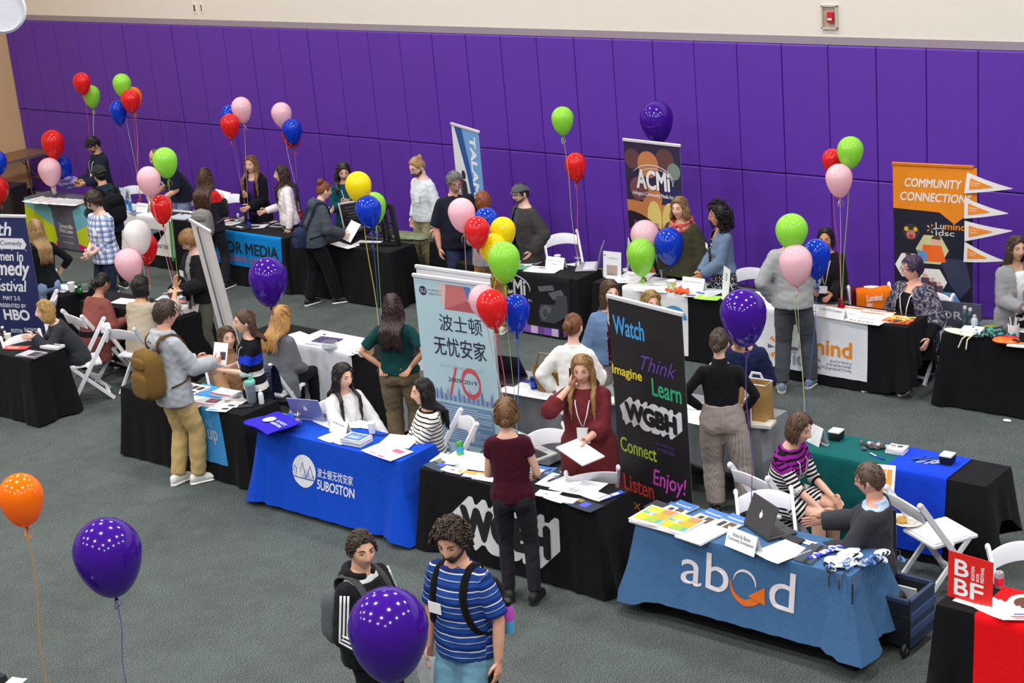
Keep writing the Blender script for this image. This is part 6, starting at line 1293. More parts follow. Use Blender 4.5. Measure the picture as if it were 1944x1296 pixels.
def bottle(label, px, py, body, cap, r=.035, h=.22, z=TZ, name='water_bottle'): return cyl(name, label, 'bottle', px, py, [(r*.9, 0), (r, .01), (r, h*.68), (r*.8, h*.8), (r*.45, h*.86), (r*.45, h*.9)], body, z, parts=[('cap', [(r*.52, h*.88), (r*.52, h), (r*.45, h+.004)], cap)])
def pile(name, label, cat, px, py, items, z=TZ, kind=None, group=None):
    """loose small things nobody could count, one object"""
    mb = MB(); fn, cols = items; fn(mb); q = at(px, py, z); return tag(mb.build(name, [mat(c_, .45) for c_ in cols], loc=tuple(q), sharp=40), label, cat, group, kind)
def held(name, label, cat, key, hand, w, h, th, rot, col, marks=(), off=(0, 0, 0), group=None):
    """a flat thing gripped by a hand; rot = (pitch, roll, yaw) in degrees in the holder's frame"""
    I = PEOPLE[key]; S, E_, T_, d, tt, n, sd = I['arms'][hand]; c = I['W'](T_+d*.1+n*.03+V3(*off)/I['s'])
    mb = MB(); mb.box((0, 0, 0), (w, h, th)); cs = []
    for m in marks:
        if m[4] not in cs: cs.append(m[4])
        for s_ in (1, -1): mb.add([((m[0]-.5)*w, (m[1]-.5)*h, s_*(th/2+.001)), ((m[2]-.5)*w, (m[1]-.5)*h, s_*(th/2+.001)), ((m[2]-.5)*w, (m[3]-.5)*h, s_*(th/2+.001)), ((m[0]-.5)*w, (m[3]-.5)*h, s_*(th/2+.001))], [(0, 1, 2, 3)], cs.index(m[4])+1)
    R_ = rotz(math.radians(rot[2])) @ rotx(math.radians(rot[0])) @ roty(math.radians(rot[1])); mb.V = [v @ R_.T for v in mb.V]
    o = mb.build(name, [mat(col, .5)]+[mat(c_, .5) for c_ in cs], loc=tuple(c), rz=I['rz'], smooth=False); return tag(o, label, cat, group)
def sign(label, px, py, w, h, ang, col, lines, z=TZ, lean=.12, marks=()):
    q = at(px, py, z); r = empty('sign_holder', label, 'sign', tuple(q), math.radians(ang)); mb = MB(); R_ = rotx(-lean)
    mb.box(R_ @ V3(0, .003, h/2), (w, .006, h), R_); f = lambda u, v, o=0: R_ @ V3(u-w/2, -o, v); cs = []
    for m in marks:
        if m[4] not in cs: cs.append(m[4])
        patch(mb, f, [(m[0]*w, m[1]*h), (m[2]*w, m[1]*h), (m[2]*w, m[3]*h), (m[0]*w, m[3]*h)], cs.index(m[4])+1, .0015)
    for t, b, c_, rot in lines:
        if c_ not in cs: cs.append(c_)
        ink(mb, f, t, (b[0]*w, b[1]*h, b[2]*w, b[3]*h), cs.index(c_)+1, .002, .03, 0, 1, rot)
    mb.build('panel', [mat(col, .4)]+[mat(c_, .5) for c_ in cs], r, smooth=False)
    mb = MB(); mb.bar(R_ @ V3(0, .012, h*.7), (0, h*.35, .004), w*.3, .004); mb.box((0, -.02, .002), (w*.6, .05, .004)); mb.build('stand', mat((230, 230, 234), .3), r, smooth=False)
    return r
W_, K_, B_, R_d, Y_, O_, P_, G_ = (244, 244, 246), (40, 40, 46), (44, 92, 180), (206, 44, 56), (236, 190, 50), (238, 130, 40), (206, 50, 130), (60, 160, 90)
PH = (120, 110, 104)
# far left table
for k, (x, y, nm) in enumerate(((68, 379, 'first'), (84, 381, 'second'), (101, 382, 'third'), (118, 383, 'fourth'), (134, 384, 'fifth'), (149, 385, 'sixth'))): sheet('white handout, %s from the left on the Somerville table' % nm, x, y, .22, .36, 3*k-6, marks=TXT, group='handouts on the far left table')
cup('white paper cup among papers on the Somerville table', 104, 368); sheet('dark leaflet behind the handouts on the Somerville table', 88, 372, .3, .14, 10, (90, 86, 84))
def _tulle(mb):
    for k in range(14): a = k*.9; mb.ell((.18*math.cos(a)*(k % 3)/2, .08*math.sin(a), .06+.012*k), (.09, .07, .05), 10, 7)
pile('plastic_bag', 'crumpled pale violet plastic bag on the Somerville table', 'bag', 133, 362, (_tulle, [(150, 140, 206)]))
# brown side table and black cabinet in the corner
r0 = empty('folding_table', 'brown folding table standing against the tan wall', 'table', (WX0+.62, 16.35, 0), .0)
mb = MB(); mb.box((0, 0, .86), (.72, 1.5, .035)); mb.build('tabletop', mat((132, 92, 58), .4, noise=.2, scale=6), r0, smooth=False, bevel=.004)
mb = MB(); mb.box((.365, 0, .86), (.015, 1.51, .04)); mb.box((0, -.755, .86), (.73, .015, .04)); mb.box((0, .755, .86), (.73, .015, .04)); mb.build('table_edge', mat((96, 84, 92), .5), r0, smooth=False)
for sx in (-1, 1):
    for sy in (-1, 1): mb = MB(); mb.tube([(sx*.28, sy*.62, .84), (sx*.3, sy*.66, 0)], .016); mb.build('leg', mat((120, 106, 104), .4, metal=.5), r0)
for sy in (-1, 1): mb = MB(); mb.tube([(-.29, sy*.64, .4), (.29, sy*.64, .4)], .012); mb.tube([(0, sy*.64, .4), (0, sy*.3, .83)], .01); mb.build('cross_brace', mat((120, 106, 104), .4, metal=.5), r0)
q = at(8, 425, 0); r0 = empty('loudspeaker_cabinet', 'black loudspeaker cabinet at the left edge on the wooden floor', 'loudspeaker', (q[0], q[1]+.2, 0), .2)
mb = MB(); mb.box((0, 0, .32), (.45, .4, .6)); mb.build('cabinet', BLACK, r0, smooth=False, bevel=.02); mb = MB(); mb.box((0, -.203, .32), (.4, .01, .54)); mb.build('grille', mat((36, 36, 38), .9, bump=.5, bscale=300), r0, smooth=False)
# white CENTER table
r0 = empty('display_board', 'blue and white folded display board on the white CENTER table', 'display board', tuple(at(233, 399, TZ)), .1)
for k, (x, a) in enumerate(((-.2, .5), (0, 0), (.2, -.5))): mb = MB(); mb.box((x, -.03*abs(k-1), .17), (.2, .008, .34), rotz(a)); mb.box((x, -.03*abs(k-1)-.002, .08), (.2, .008, .16), rotz(a), 1); mb.box((x-.02, -.03*abs(k-1)-.006, .25), (.09, .008, .1), rotz(a), 2); mb.build('panel', [mat((206, 216, 234), .5), mat((20, 130, 206), .5), mat((110, 112, 130), .5)], r0, smooth=False)
tent('white tent card in front of the pink balloon weight', 273, 402, .24, .13, 3, [('Community Media Center', .8, .12)])
sheet('white leaflet at the left end of the CENTER table', 239, 401, .24, .2, 20, marks=TXT); sheet('grey magazine behind the tent card on the CENTER table', 258, 403, .25, .2, -10, (130, 130, 150)); laptop('dark closed laptop on the CENTER table behind the red balloon', 335, 408, 8, (44, 44, 48), 4); sheet('pale tray of leaflets at the right end of the CENTER table', 347, 413, .34, .25, 5, (196, 202, 214), th=.02)
held('paper_sheet', 'white paper held by the woman in the red and black jacket', 'paper', 'p5', 1, .21, .28, .003, (20, 20, 10), W_)
# media table
sheet('white leaflet over the left of the blue HARBOR MEDIA runner', 434, 424, .34, .2, 12, marks=TXT); sheet('black shirt with white letters folded on the media table', 458, 432, .36, .24, -8, (34, 34, 38), [(.3, .3, .7, .5, W_)], .015, 'folded_shirt', 'shirt')
for k, (x, y, a, c_, nm) in enumerate(((498, 417, 20, (140, 130, 130), 'grey photo magazine'), (513, 421, -15, (96, 60, 62), 'dark red photo magazine'), (490, 430, 25, (206, 206, 210), 'white and black magazine'), (533, 428, 10, (170, 172, 176), 'silver magazine'), (422, 419, 0, (150, 60, 80), 'small pink magazine'))): sheet('%s lying on the media table' % nm, x, y, .26, .2, a, c_, [(.1, .2, .6, .6, K_), (.65, .3, .9, .8, W_)], .006, 'magazine', 'magazine', 'magazines on the media table')
laptop('black laptop open at the right of the media table', 560, 410, 70, (46, 42, 44), 100, screen=(70, 56, 60))
pile('computer_mouse', 'black rounded mouse at the front of the media table', 'mouse', 546, 436, (lambda m: m.ell((0, 0, .02), (.06, .09, .035)), [(44, 46, 50)])); bottle('small white bottle at the left of the media table', 414, 424, WHITE, WHITE, .018, .1); 
q = at(421, 417, TZ); mb = MB(); mb.box((0, 0, .07), (.07, .012, .15), rotx(-.2)); tag(mb.build('phone', mat((20, 120, 180), .3), loc=tuple(q), rz=.4, smooth=False, bevel=.004), 'bright blue phone standing on the media table', 'phone')
# camera table
held('poster', 'black and white printed poster held by the smiling woman in teal', 'poster', 'p9', 0, .34, .46, .004, (70, 12, -20), W_, [(.06, .05, .94, .95, (44, 42, 46))]+[(.12, .1+.1*k, .88-.1*(k % 3), .13+.1*k, (150, 148, 150)) for k in range(8)], (0, .05, 0))
sheet('white sheet on the camera table right of the hoodie', 652, 466, .42, .14, -12); sheet('white handout on the camera table below the blue balloon', 697, 462, .34, .24, 14, marks=TXT); held('paper_sheet', 'white paper lifted by the woman in the charcoal hoodie', 'paper', 'p8', 1, .2, .27, .003, (50, 15, 0), W_, off=(0, .06, .04))
def camrig(label, px, py, ang, s=1):
    r = empty('video_camera', label, 'camera', tuple(at(px, py, TZ)), ang, 'video cameras on the camera table'); m = mat((30, 30, 33), .4); g = mat((70, 72, 78), .35)
    mb = MB(); mb.box((0, 0, .13*s), (.12*s, .26*s, .14*s)); mb.box((0, .02*s, .23*s), (.03*s, .2*s, .025*s)); mb.build('camera_body', m, r, smooth=False, bevel=.012)
    mb = MB(); mb.lathe([(.05*s, 0), (.055*s, .06*s), (.065*s, .13*s), (.06*s, .135*s)], (0, -.12*s, .13*s), 18, R=rotx(PI/2)); mb.build('lens', g, r)
    mb = MB(); mb.tube([(.07*s, -.1*s, .25*s), (.07*s, .1*s, .26*s)], .018*s); mb.build('microphone', m, r)
    mb = MB(); mb.box((-.08*s, .05*s, .17*s), (.012, .11*s, .08*s)); mb.build('viewfinder', g, r, smooth=False)
    mb = MB(); [mb.bar((0, 0, .06*s), (.12*s*math.cos(a), .12*s*math.sin(a), .005), .02, .012) for a in (.5, 2.6, 4.7)]; mb.build('base_legs', m, r)
camrig('black video camera next to the white sheet on the camera table', 676, 448, .4); camrig('black video camera behind the blue balloon strings', 705, 446, -.5, .9); camrig('low black video camera at the right of the camera table', 733, 452, 1.2, .8)
r0 = empty('camera_jib', 'tall black jib frame standing on the right of the camera table', 'camera support', tuple(at(757, 466, TZ)), .1); m_ = mat((28, 26, 30), .4)
mb = MB(); mb.bar((0, 0, 0), (-.06, 0, .52), .05, .05, up=(0, 1, 0)); mb.build('upright', m_, r0, smooth=False); mb = MB(); mb.bar((-.06, 0, .52), (-.4, -.05, .48), .045, .045); mb.bar((-.06, 0, .5), (-.34, -.04, .38), .02, .02); mb.build('boom', m_, r0, smooth=False)
mb = MB(); mb.bar((.0, 0, .02), (-.5, -.16, .02), .05, .03); mb.build('base_plate', m_, r0, smooth=False); mb = MB(); mb.box((-.3, .08, .2), (.03, .03, .36)); mb.box((-.24, .1, .2), (.04, .04, .36)); mb.build('counterweight', m_, r0, smooth=False)
pile('camouflage_bag', 'olive bag lying at the right end of the camera table', 'bag', 768, 455, (lambda m: (m.ell((0, 0, .05), (.28, .13, .06)), m.ell((.2, .05, .04), (.16, .12, .05))), [(112, 120, 86)]))
# ACMI table
tent('white tent card on the ACMI table before the white chair', 1056, 508, .26, .13, 3, [('Arlington Community', .8, .12), ('Media', .3, .1)]); cup('white paper cup behind the tent card on the ACMI table', 1059, 497, r=.04, h=.08); sheet('white clipboard sheet on the front of the ACMI table', 1031, 512, .42, .24, 10, marks=TXT[:3]+[(.3, .7, .5, .8, K_)])
sheet('pink and white flyer left on the ACMI table', 997, 499, .22, .24, 20, W_, [(.2, .3, .8, .8, P_)]); sheet('green flyer on the ACMI table', 990, 507, .2, .2, 10, (110, 170, 130)); sheet('grey postcard on the ACMI table', 1013, 499, .18, .12, 5, (170, 160, 170))
laptop('open laptop with dark blue screen at the right of the ACMI table', 1116, 507, -60, (186, 184, 190), 105, .36, .26, (22, 40, 80), deck=(206, 206, 220))
sign('white upright sign with a photo between the ACMI and dotted tables', 1162, 527, .24, .3, 4, (236, 236, 242), [('A Media Story', (.2, .72, .8, .78), (150, 160, 190), 0)], marks=[(.2, .08, .8, .48, (180, 160, 150)), (.22, .1, .78, .2, (226, 220, 216)), (.05, .82, .14, .88, (100, 110, 180))])
sign('white sign with green picture leaning behind the lime balloon', 1190, 512, .22, .36, -50, (232, 232, 236), [], marks=[(.1, .05, .9, .45, (110, 160, 110)), (.2, .1, .6, .4, (60, 80, 60))])
# dotted runner table
for x, y, w, h, a, lab in ((1192, 531, .3, .26, 25, 'stacked white papers at the left of the dotted runner table'), (1212, 522, .36, .18, 12, 'white papers behind the lime balloon on the dotted runner table'), (1258, 540, .44, .26, 20, 'large white sheet near the green canister'), (1240, 549, .4, .22, 15, 'white sheet at the front edge of the dotted runner')): sheet(lab, x, y, w, h, a, marks=[(.2, .2, .5, .26, (110, 110, 160)), (.55, .3, .8, .36, (226, 150, 110))], th=.008, layers=3)
cyl('canister', 'green and white zigzag canister on the dotted runner', 'canister', 1276, 553, [(.05, 0), (.05, .12)], speckle('zigzag', [(150, 196, 70), (236, 240, 220)], 60, stretch=(.4, .4, 1)), parts=[('lid', [(.051, .12), (.051, .13)], WHITE)])
def _candy(cols, n, sx, sy, sz=.02, seed=3):
    def f(mb):
        r = random.Random(seed)
        for k in range(n): mb.ell((r.gauss(0, sx), r.gauss(0, sy), sz*.8+r.random()*sz), (sz*1.4, sz, sz*.8), 7, 5, rotz(r.uniform(0, 3)), r.randrange(len(cols)))
    return f, cols
pile('candy_pile', 'heap of orange sweets on the dotted runner', 'candy', 1293, 556, _candy([(240, 96, 20), (226, 70, 20)], 40, .06, .03), kind='stuff')
tent('white tent card in front of the woman in the denim jacket and dress', 1318, 550, .28, .14, 2, [('Jewish Vocational Service', .85, .11)])
for x, y, a, c_, lab in ((1322, 560, 15, (226, 206, 170), 'yellow and white brochure before the tent card on the dotted table'), (1340, 557, -10, (196, 204, 226), 'blue and white brochure on the dotted table'), (1345, 565, 8, (160, 220, 70), 'bright green sheet at the front of the dotted table'), (1358, 552, 20, (220, 224, 234), 'white and blue flyer behind the green sheet')): sheet(lab, x, y, .28, .16, a, c_, [(.1, .2, .5, .5, B_)] if c_[1] < 215 else ())
sign('white upright card with round blue emblem on the dotted table', 1376, 565, .2, .33, -38, (240, 240, 242), [('JVS', (.35, .55, .65, .62), (90, 150, 196), 0)], marks=[(.3, .65, .42, .85, (226, 200, 120)), (.5, .62, .66, .84, (110, 180, 210))])
sheet('white box lid at the right end of the dotted table', 1452, 566, .34, .2, 2, (240, 240, 242), th=.03, name='box_lid', cat='box')
# Lumind table
tent('pale tent card on the white Lumind runner', 1580, 602, .32, .11, -4, [('LuMind IDSC Foundation', .8, .2)]); sheet('pen and sheet at the left of the Lumind runner', 1558, 591, .26, .12, 15, W_, [(.2, .3, .7, .5, R_d)])
for x, y, a, lab in ((1600, 590, 8, 'blue lined sheet beside the red balloon weight'), (1648, 596, 5, 'long white chart on the Lumind table'), (1668, 603, 6, 'white chart with orange rim reaching the black cloth')): sheet(lab, x, y, .5, .26, a, W_, [(.02, .9, .98, .99, O_), (.1, .2, .5, .26, (170, 180, 206))])
sheet('white round-ended brochure with coloured marks at the runner edge', 1640, 611, .4, .1, -2, W_, [(.1+.12*k, .3, .16+.12*k, .7, (O_, (170, 170, 180))[k % 2]) for k in range(6)])
for k, (x, y, c_, nm) in enumerate(((1697, 609, (236, 110, 40), 'leftmost'), (1705, 607, (240, 150, 50), 'upper'), (1711, 611, (226, 90, 30), 'lower'), (1718, 607, (150, 60, 50), 'rightmost'))): sheet('orange booklet, %s of the fan on the black Lumind cloth' % nm, x, y, .2, .14, 8*k-10, c_, [(0, .8, 1, 1, (236, 220, 120)), (.3, .1, .8, .4, (70, 50, 60))], .008, 'booklet', 'booklet', 'orange booklets on the Lumind table')
# orange shirt and maroon jacket on the chair by the Lumind table
def over_chair(name, label, cat, px, py, w, h, col, logo=None, back=.2, dz=0, a=12):
    q = at(px, py, .86); rz = math.atan2(-q[1], -q[0])+math.radians(a)-PI/2; mb = MB(); n = 9
    R_ = []
    for v in np.linspace(-1, 1, 15):
        s_ = v; y = .05*math.copysign(min(1, abs(s_)*4)**.5, s_)*1.0; z = .86+dz-(abs(s_)**1.15)*(h if s_ > 0 else back); R_.append([((u-.5)*w*(1+.08*abs(s_)), y+.012*math.sin(u*14+v*3)*abs(s_), z+.01*math.sin(u*9)) for u in np.linspace(0, 1, n)])
    mb.grid(R_); mb.grid([[(x, y*.8, z-.006) for x, y, z in row[::-1]] for row in R_])
    if logo:
        f = lambda u, v, o=0: V3(u-w/2, .055+o+.012, .86+dz+v); ink(mb, lambda u, v, o=0: V3(w/2-u, .068+o, .86+dz+v), 'Lumind', (.1, -.13, w-.1, -.06), 1, .002, .03); ink(mb, lambda u, v, o=0: V3(w/2-u, .068+o, .86+dz+v), 'idsc', (.1, -.19, w-.2, -.14), 1, .002, .03)
    o = mb.build(name, [cloth(col), mat((250, 236, 226), .7)], loc=(q[0], q[1], 0), rz=rz, sharp=0); return tag(o, label, cat)
over_chair('t_shirt', 'orange shirt with white logo hung over a chair back', 'shirt', 1657, 545, .36, .42, (240, 118, 22), True); over_chair('jacket', 'maroon jacket on the chair beside the orange shirt', 'jacket', 1628, 544, .13, .4, (104, 26, 40), a=-5)
# rightmost back table
q = at(1820, 632, TZ); r0 = empty('drawstring_pouch', 'cream drawstring pouch hanging over the rightmost back table', 'pouch', tuple(q), -.2); mb = MB(); mb.ell((0, 0, .015), (.17, .07, .018)); mb.ell((.12, -.03, .02), (.08, .05, .02)); mb.build('pouch_body', cloth((226, 220, 196)), r0); 
for k in (0, 1): mb = MB(); mb.tube([(.14+.05*k, -.06, .02), (.13+.06*k, -.12, .0), (.1+.09*k, -.14, -.09)], .007, 5); mb.build('cord', cloth((220, 214, 190)), r0)
r0 = empty('gift_box', 'small white box on the rightmost back table', 'box', tuple(at(1846, 634, TZ)), .15); mb = MB(); mb.box((0, 0, .022), (.2, .16, .044)); mb.build('box_base', PAPER, r0, smooth=False, bevel=.003); mb = MB(); mb.box((0, 0, .05), (.205, .165, .014)); mb.build('lid', PAPER, r0, smooth=False, bevel=.003)
for x, y, h, c_, lab in ((1832, 622, .22, (50, 70, 80), 'taller dark bottle left of its twin on the rightmost back table'), (1842, 624, .21, (44, 62, 74), 'dark bottle with pale cap, right of its twin on the rightmost back table'), (1850, 626, .15, (176, 190, 204), 'short pale bottle beside the two dark bottles')): bottle(lab, x, y, mat(c_, .2), mat((190, 180, 176), .3), .034, h)
cyl('plastic_bowl', 'clear plastic bowl with food on the rightmost back table', 'bowl', 1881, 626, [(.06, 0), (.11, .06), (.12, .065), (.105, .06), (.055, .008)], glass((214, 222, 232)), parts=[('food', [(.06, .01), (.08, .03), (.02, .045)], mat((126, 150, 60), .7))])
def _bundle(mb):
    r = random.Random(5)
    for k in range(46): a = r.uniform(0, 6); c_ = V3(r.gauss(0, .13), r.gauss(0, .05), .015+.03*r.random()); mb.tube([c_, c_+V3(.05*math.cos(a), .04*math.sin(a), .02), c_+V3(.09*math.cos(a+.6), .06*math.sin(a+.6), 0)], .011, 6, 0 if k % 3 else 1)
pile('sunglasses_pile', 'dark heap of giveaway sunglasses on the rightmost back table', 'sunglasses', 1886, 640, (_bundle, [(24, 36, 40), (60, 150, 150)]), kind='stuff')
q = at(1910, 650, TZ); mb = MB(); mb.ell((0, 0, .025), (.13, .09, .03), 16, 9); mb.ell((.02, .02, .04), (.09, .05, .02), 12, 7, mi=1); tag(mb.build('snack_bag', [mat((236, 110, 30), .25), mat((206, 30, 40), .25)], loc=tuple(q), rz=.3), 'red and orange snack bag on the rightmost back table', 'snack bag')
r0 = cyl('mug', 'white mug full of pens on the rightmost back table', 'mug', 1924, 641, [(.05, 0), (.055, .01), (.055, .14), (.05, .14), (.048, .02)], WHITE)
mb = MB(); mb.tube([(.05, 0, .11), (.09, 0, .11), (.095, 0, .05), (.052, 0, .035)], .011); mb.build('handle', WHITE, r0)
for k in range(9): a = k*.7; mb = MB(); mb.tube([(.02*math.cos(a), .02*math.sin(a), .03), (.045*math.cos(a), .045*math.sin(a), .2)], .006, 6); mb.build('pen', mat((50, 44, 50) if k % 2 else (230, 230, 234), .3), r0)
sheet('white and orange card at the right edge of the back table', 1938, 656, .24, .12, 10, W_, [(0, .5, 1, 1, (236, 120, 80))], .012); sheet('white paper by the mug at the right edge', 1936, 622, .5, .24, -5)
# left front table
def _dots(mb):
    for k in range(12): mb.ell((.05*math.cos(k*1.9)*(k % 3)/2, .04*math.sin(k*1.9), .02+.012*k), (.018, .018, .018), 8, 5, mi=k % 2)
pile('ornament', 'black and white cow-spotted ornament at the left edge', 'ornament', 6, 648, (_dots, [(30, 30, 34), (230, 230, 234)]))
cup('paper cup with yellow drink mark beside the blonde woman\'s elbow', 17, 650, (226, 226, 206)); sheet('red card with white writing on the left front table', 32, 660, .3, .12, 22, (206, 60, 62), [(.1, .3, .6, .6, (236, 180, 170))]); laptop('silver laptop lying at the corner of the left front table', 60, 674, 8, (176, 172, 180), 4, .3, .2); 
q = at(58, 672, TZ+.019); sheet('pale tablet cover with dark square on the silver laptop', 60, 672, .26, .17, 8, (180, 176, 186), [(.45, .1, .95, .9, (52, 48, 58))], .004, 'tablet', 'tablet', z=TZ+.024)
sheet('white box with black slot by the blonde woman', 100, 660, .26, .12, 10, (226, 226, 230), [(.1, .6, .95, .75, (50, 50, 54))], .03, 'card_reader', 'box')
# small turned table and its neighbour
cup('white mug beside the green foil weight', 137, 553, r=.045, h=.11); cyl('glass_jar', 'clear glass jar on the small turned table', 'jar', 161, 553, [(.045, 0), (.05, .01), (.05, .08), (.046, .09)], glass()); sheet('white leaflets on the small turned table', 126, 546, .3, .2, 15, W_, th=.006, layers=3); sheet('small photo card at the front of the small turned table', 120, 553, .14, .1, 5, (150, 156, 176), [(.2, .2, .8, .6, W_)]); sheet('teal sheet behind the white card on the small turned table', 107, 541, .3, .2, 10, (40, 150, 180))
tent('large white blank card on the small turned table', 107, 537, .24, .2, -15, [])
for x, y, a, c_, lab in ((238, 572, 12, W_, 'white flyer in front of the beige blouse'), (322, 566, 20, (206, 216, 240), 'blue tinted flyer by the raised hand'), (328, 573, -8, (226, 90, 140), 'pink flyer by the raised hand'), (340, 583, 18, W_, 'white papers spread beside the pale pink weight'), (352, 588, -6, (232, 230, 234), 'white sheet at the end of the boy\'s table')): sheet(lab, x, y, .3, .2, a, c_, TXT[:3])
tent('white blank tent card at the end of the boy\'s table', 374, 586, .28, .16, -16, [])
held('paper_sheet', 'white papers read by the boy in the black jacket', 'paper', 'p24', 0, .22, .3, .006, (16, 0, 60), W_); held('card', 'small white card in the lower hand of the boy in the black jacket', 'card', 'p24', 1, .1, .14, .003, (30, 10, 40), W_, off=(0, 0, -.08))
# sky blue runner table
sheet('sheet of six dark photographs on the sky blue runner', 362, 741, .3, .28, 0, W_, [(.08+.3*(k % 3), .12+.44*(k//3), .3+.3*(k % 3), .42+.44*(k//3), (46, 40, 46)) for k in range(6)]+[(0, 0, 1, .04, P_)], .012, layers=2); sheet('large white sheet on the sky blue runner', 369, 762, .34, .26, 4)
for x, y, a, lab, mk in ((396, 766, 10, 'white booklet with pink edge and red photo', [(.45, .3, .95, .9, (96, 86, 96)), (.5, .5, .8, .75, R_d)]), (429, 749, 4, 'white booklet with pink edge near the girl in tan', [(.0, .0, 1, .1, P_)])): sheet(lab, x, y, .28, .17, a, W_, mk+[(0, 0, 1, .06, P_)], .03, 'booklet', 'booklet')
sheet('flyer with tan photo at the front of the black cloth', 435, 765, .3, .2, 14, W_, [(.1, .5, .45, .85, (196, 170, 120)), (.6, .1, .85, .3, (80, 60, 80))]); sheet('white and cyan leaflet at the cloth edge under the tan flyer', 417, 776, .24, .14, 14, W_, [(.1, .1, .5, .3, (80, 190, 226)), (.6, .4, .9, .7, (70, 60, 70))]); sheet('grey photo flyer behind the tumbler', 452, 755, .24, .16, 14, (226, 222, 226), [(.1, .3, .6, .8, PH)])
r0 = cyl('tumbler', 'clear water tumbler with mint green flip lid', 'tumbler', 479, 764, [(.042, 0), (.045, .01), (.052, .2), (.049, .2), (.04, .012)], glass((220, 228, 240)), parts=[('water', [(.038, .014), (.046, .15)], glass((200, 214, 232))), ('lid', [(.054, .195), (.056, .21), (.054, .225), (.03, .23)], mat((130, 206, 186), .4))])
mb = MB(); mb.box((0, -.02, .25), (.05, .014, .08), rotx(-.5)); mb.build('flip_spout', mat((150, 220, 200), .4), r0, smooth=False, bevel=.004)
bottle('small white hand sanitiser bottle beside the tumbler', 497, 766, mat((226, 230, 234), .3), WHITE, .026, .14, name='sanitiser_bottle'); q = at(467, 771, TZ); mb = MB(); mb.box((0, 0, .005), (.08, .15, .01)); tag(mb.build('phone', [DARK], loc=tuple(q), rz=-.9, smooth=False, bevel=.003), 'dark phone lying left of the tumbler', 'phone')
held('flyer', 'white flyer with black picture held by the young man in the grey hoodie', 'flyer', 'p25', 1, .17, .22, .003, (68, 0, 20), W_, [(.5, .25, .9, .6, (70, 66, 76))], (0, .04, .05)); held('paper_sheet', 'white folded brochure held by the woman in the banded dress', 'paper', 'p27', 0, .24, .3, .004, (25, 20, 30), (226, 222, 234), off=(0, .04, .03)); held('phone', 'light blue phone in the hand of the strawberry blonde woman', 'phone', 'p28', 1, .075, .15, .01, (35, 0, 20), (150, 200, 226)); held('phone', 'dark phone in the hand of the man in the black cap', 'phone', 'p1', 0, .075, .15, .01, (35, 0, 20), (30, 30, 34))
def coat():
    I = PEOPLE['p28']; q = I['pos']+rotz(I['rz']) @ V3(0, -.42, 0); mb = MB(); n = 13
    R_ = [[((u-.5)*(.56+.1*abs(v)), (.07*math.copysign(min(1, abs(v)*3)**.5, v))+.02*math.sin(u*17)*abs(v), .86-abs(v)**1.1*(.3 if v > 0 else .62)+.02*math.sin(u*6)) for u in np.linspace(0, 1, n)] for v in np.linspace(-1, 1, 25)]
    mb.grid(R_); mb.grid([[(x, y*.7, z-.012) for x, y, z in row[::-1]] for row in R_])
    m, nt, b = _new('quilted_navy'); b.inputs['Base Color'].default_value = lin((40, 46, 82)); b.inputs['Roughness'].default_value = .5
    wv = nt.nodes.new('ShaderNodeTexVoronoi'); wv.inputs['Scale'].default_value = 30; nt.links.new(_obj_coord(nt), wv.inputs['Vector']); _bump(nt, b, wv.outputs['Distance'], .9, .02)
    tag(mb.build('quilted_coat', m, loc=(q[0], q[1], 0), rz=I['rz'], sharp=0), 'navy quilted coat hung over the chair of the strawberry blonde woman', 'coat')
coat()
# white runner with tablet
sheet('white paper at the left of the white satin runner', 575, 641, .44, .2, -12); r0 = empty('tablet', 'tablet with dark violet screen lying on a white case', 'tablet', tuple(at(622, 651, TZ)), .12); mb = MB(); mb.box((0, 0, .012), (.42, .24, .024)); mb.build('case', PAPER, r0, smooth=False, bevel=.006); mb = MB(); mb.box((-.01, .01, .028), (.3, .18, .008)); mb.build('screen', mat((50, 30, 96), .2), r0, smooth=False, bevel=.002)
cyl('glass_bowl', 'clear glass bowl in front of the tablet', 'bowl', 627, 664, [(.05, 0), (.085, .04), (.08, .09), (.076, .09), (.08, .04), (.045, .006)], glass()); sheet('white papers at the right of the satin runner', 660, 655, .4, .24, 6, layers=2, th=.006)
for k, (x, y) in enumerate(((561, 645), (571, 648), (580, 650), (590, 647), (597, 643), (604, 641), (612, 637), (620, 635), (666, 673), (674, 670), (682, 667), (687, 672))):
    q = at(x, y, TZ); mb = MB(); mb.lathe([(.04, 0), (.042, .004), (.04, .008)], n=18); tag(mb.build('button_badge', PAPER, loc=tuple(q)), ('white round button on the black strip left of the satin runner' if k < 8 else 'white round button on the black cloth right of the satin runner'), 'badge', 'white buttons left of the satin runner' if k < 8 else 'white buttons right of the satin runner')
cup('low white paper pot right of the satin runner', 688, 676, (236, 234, 226), .04, .05); cup('tan paper cup beside the woman in dark teal', 704, 672, (196, 166, 110), .045, .1)
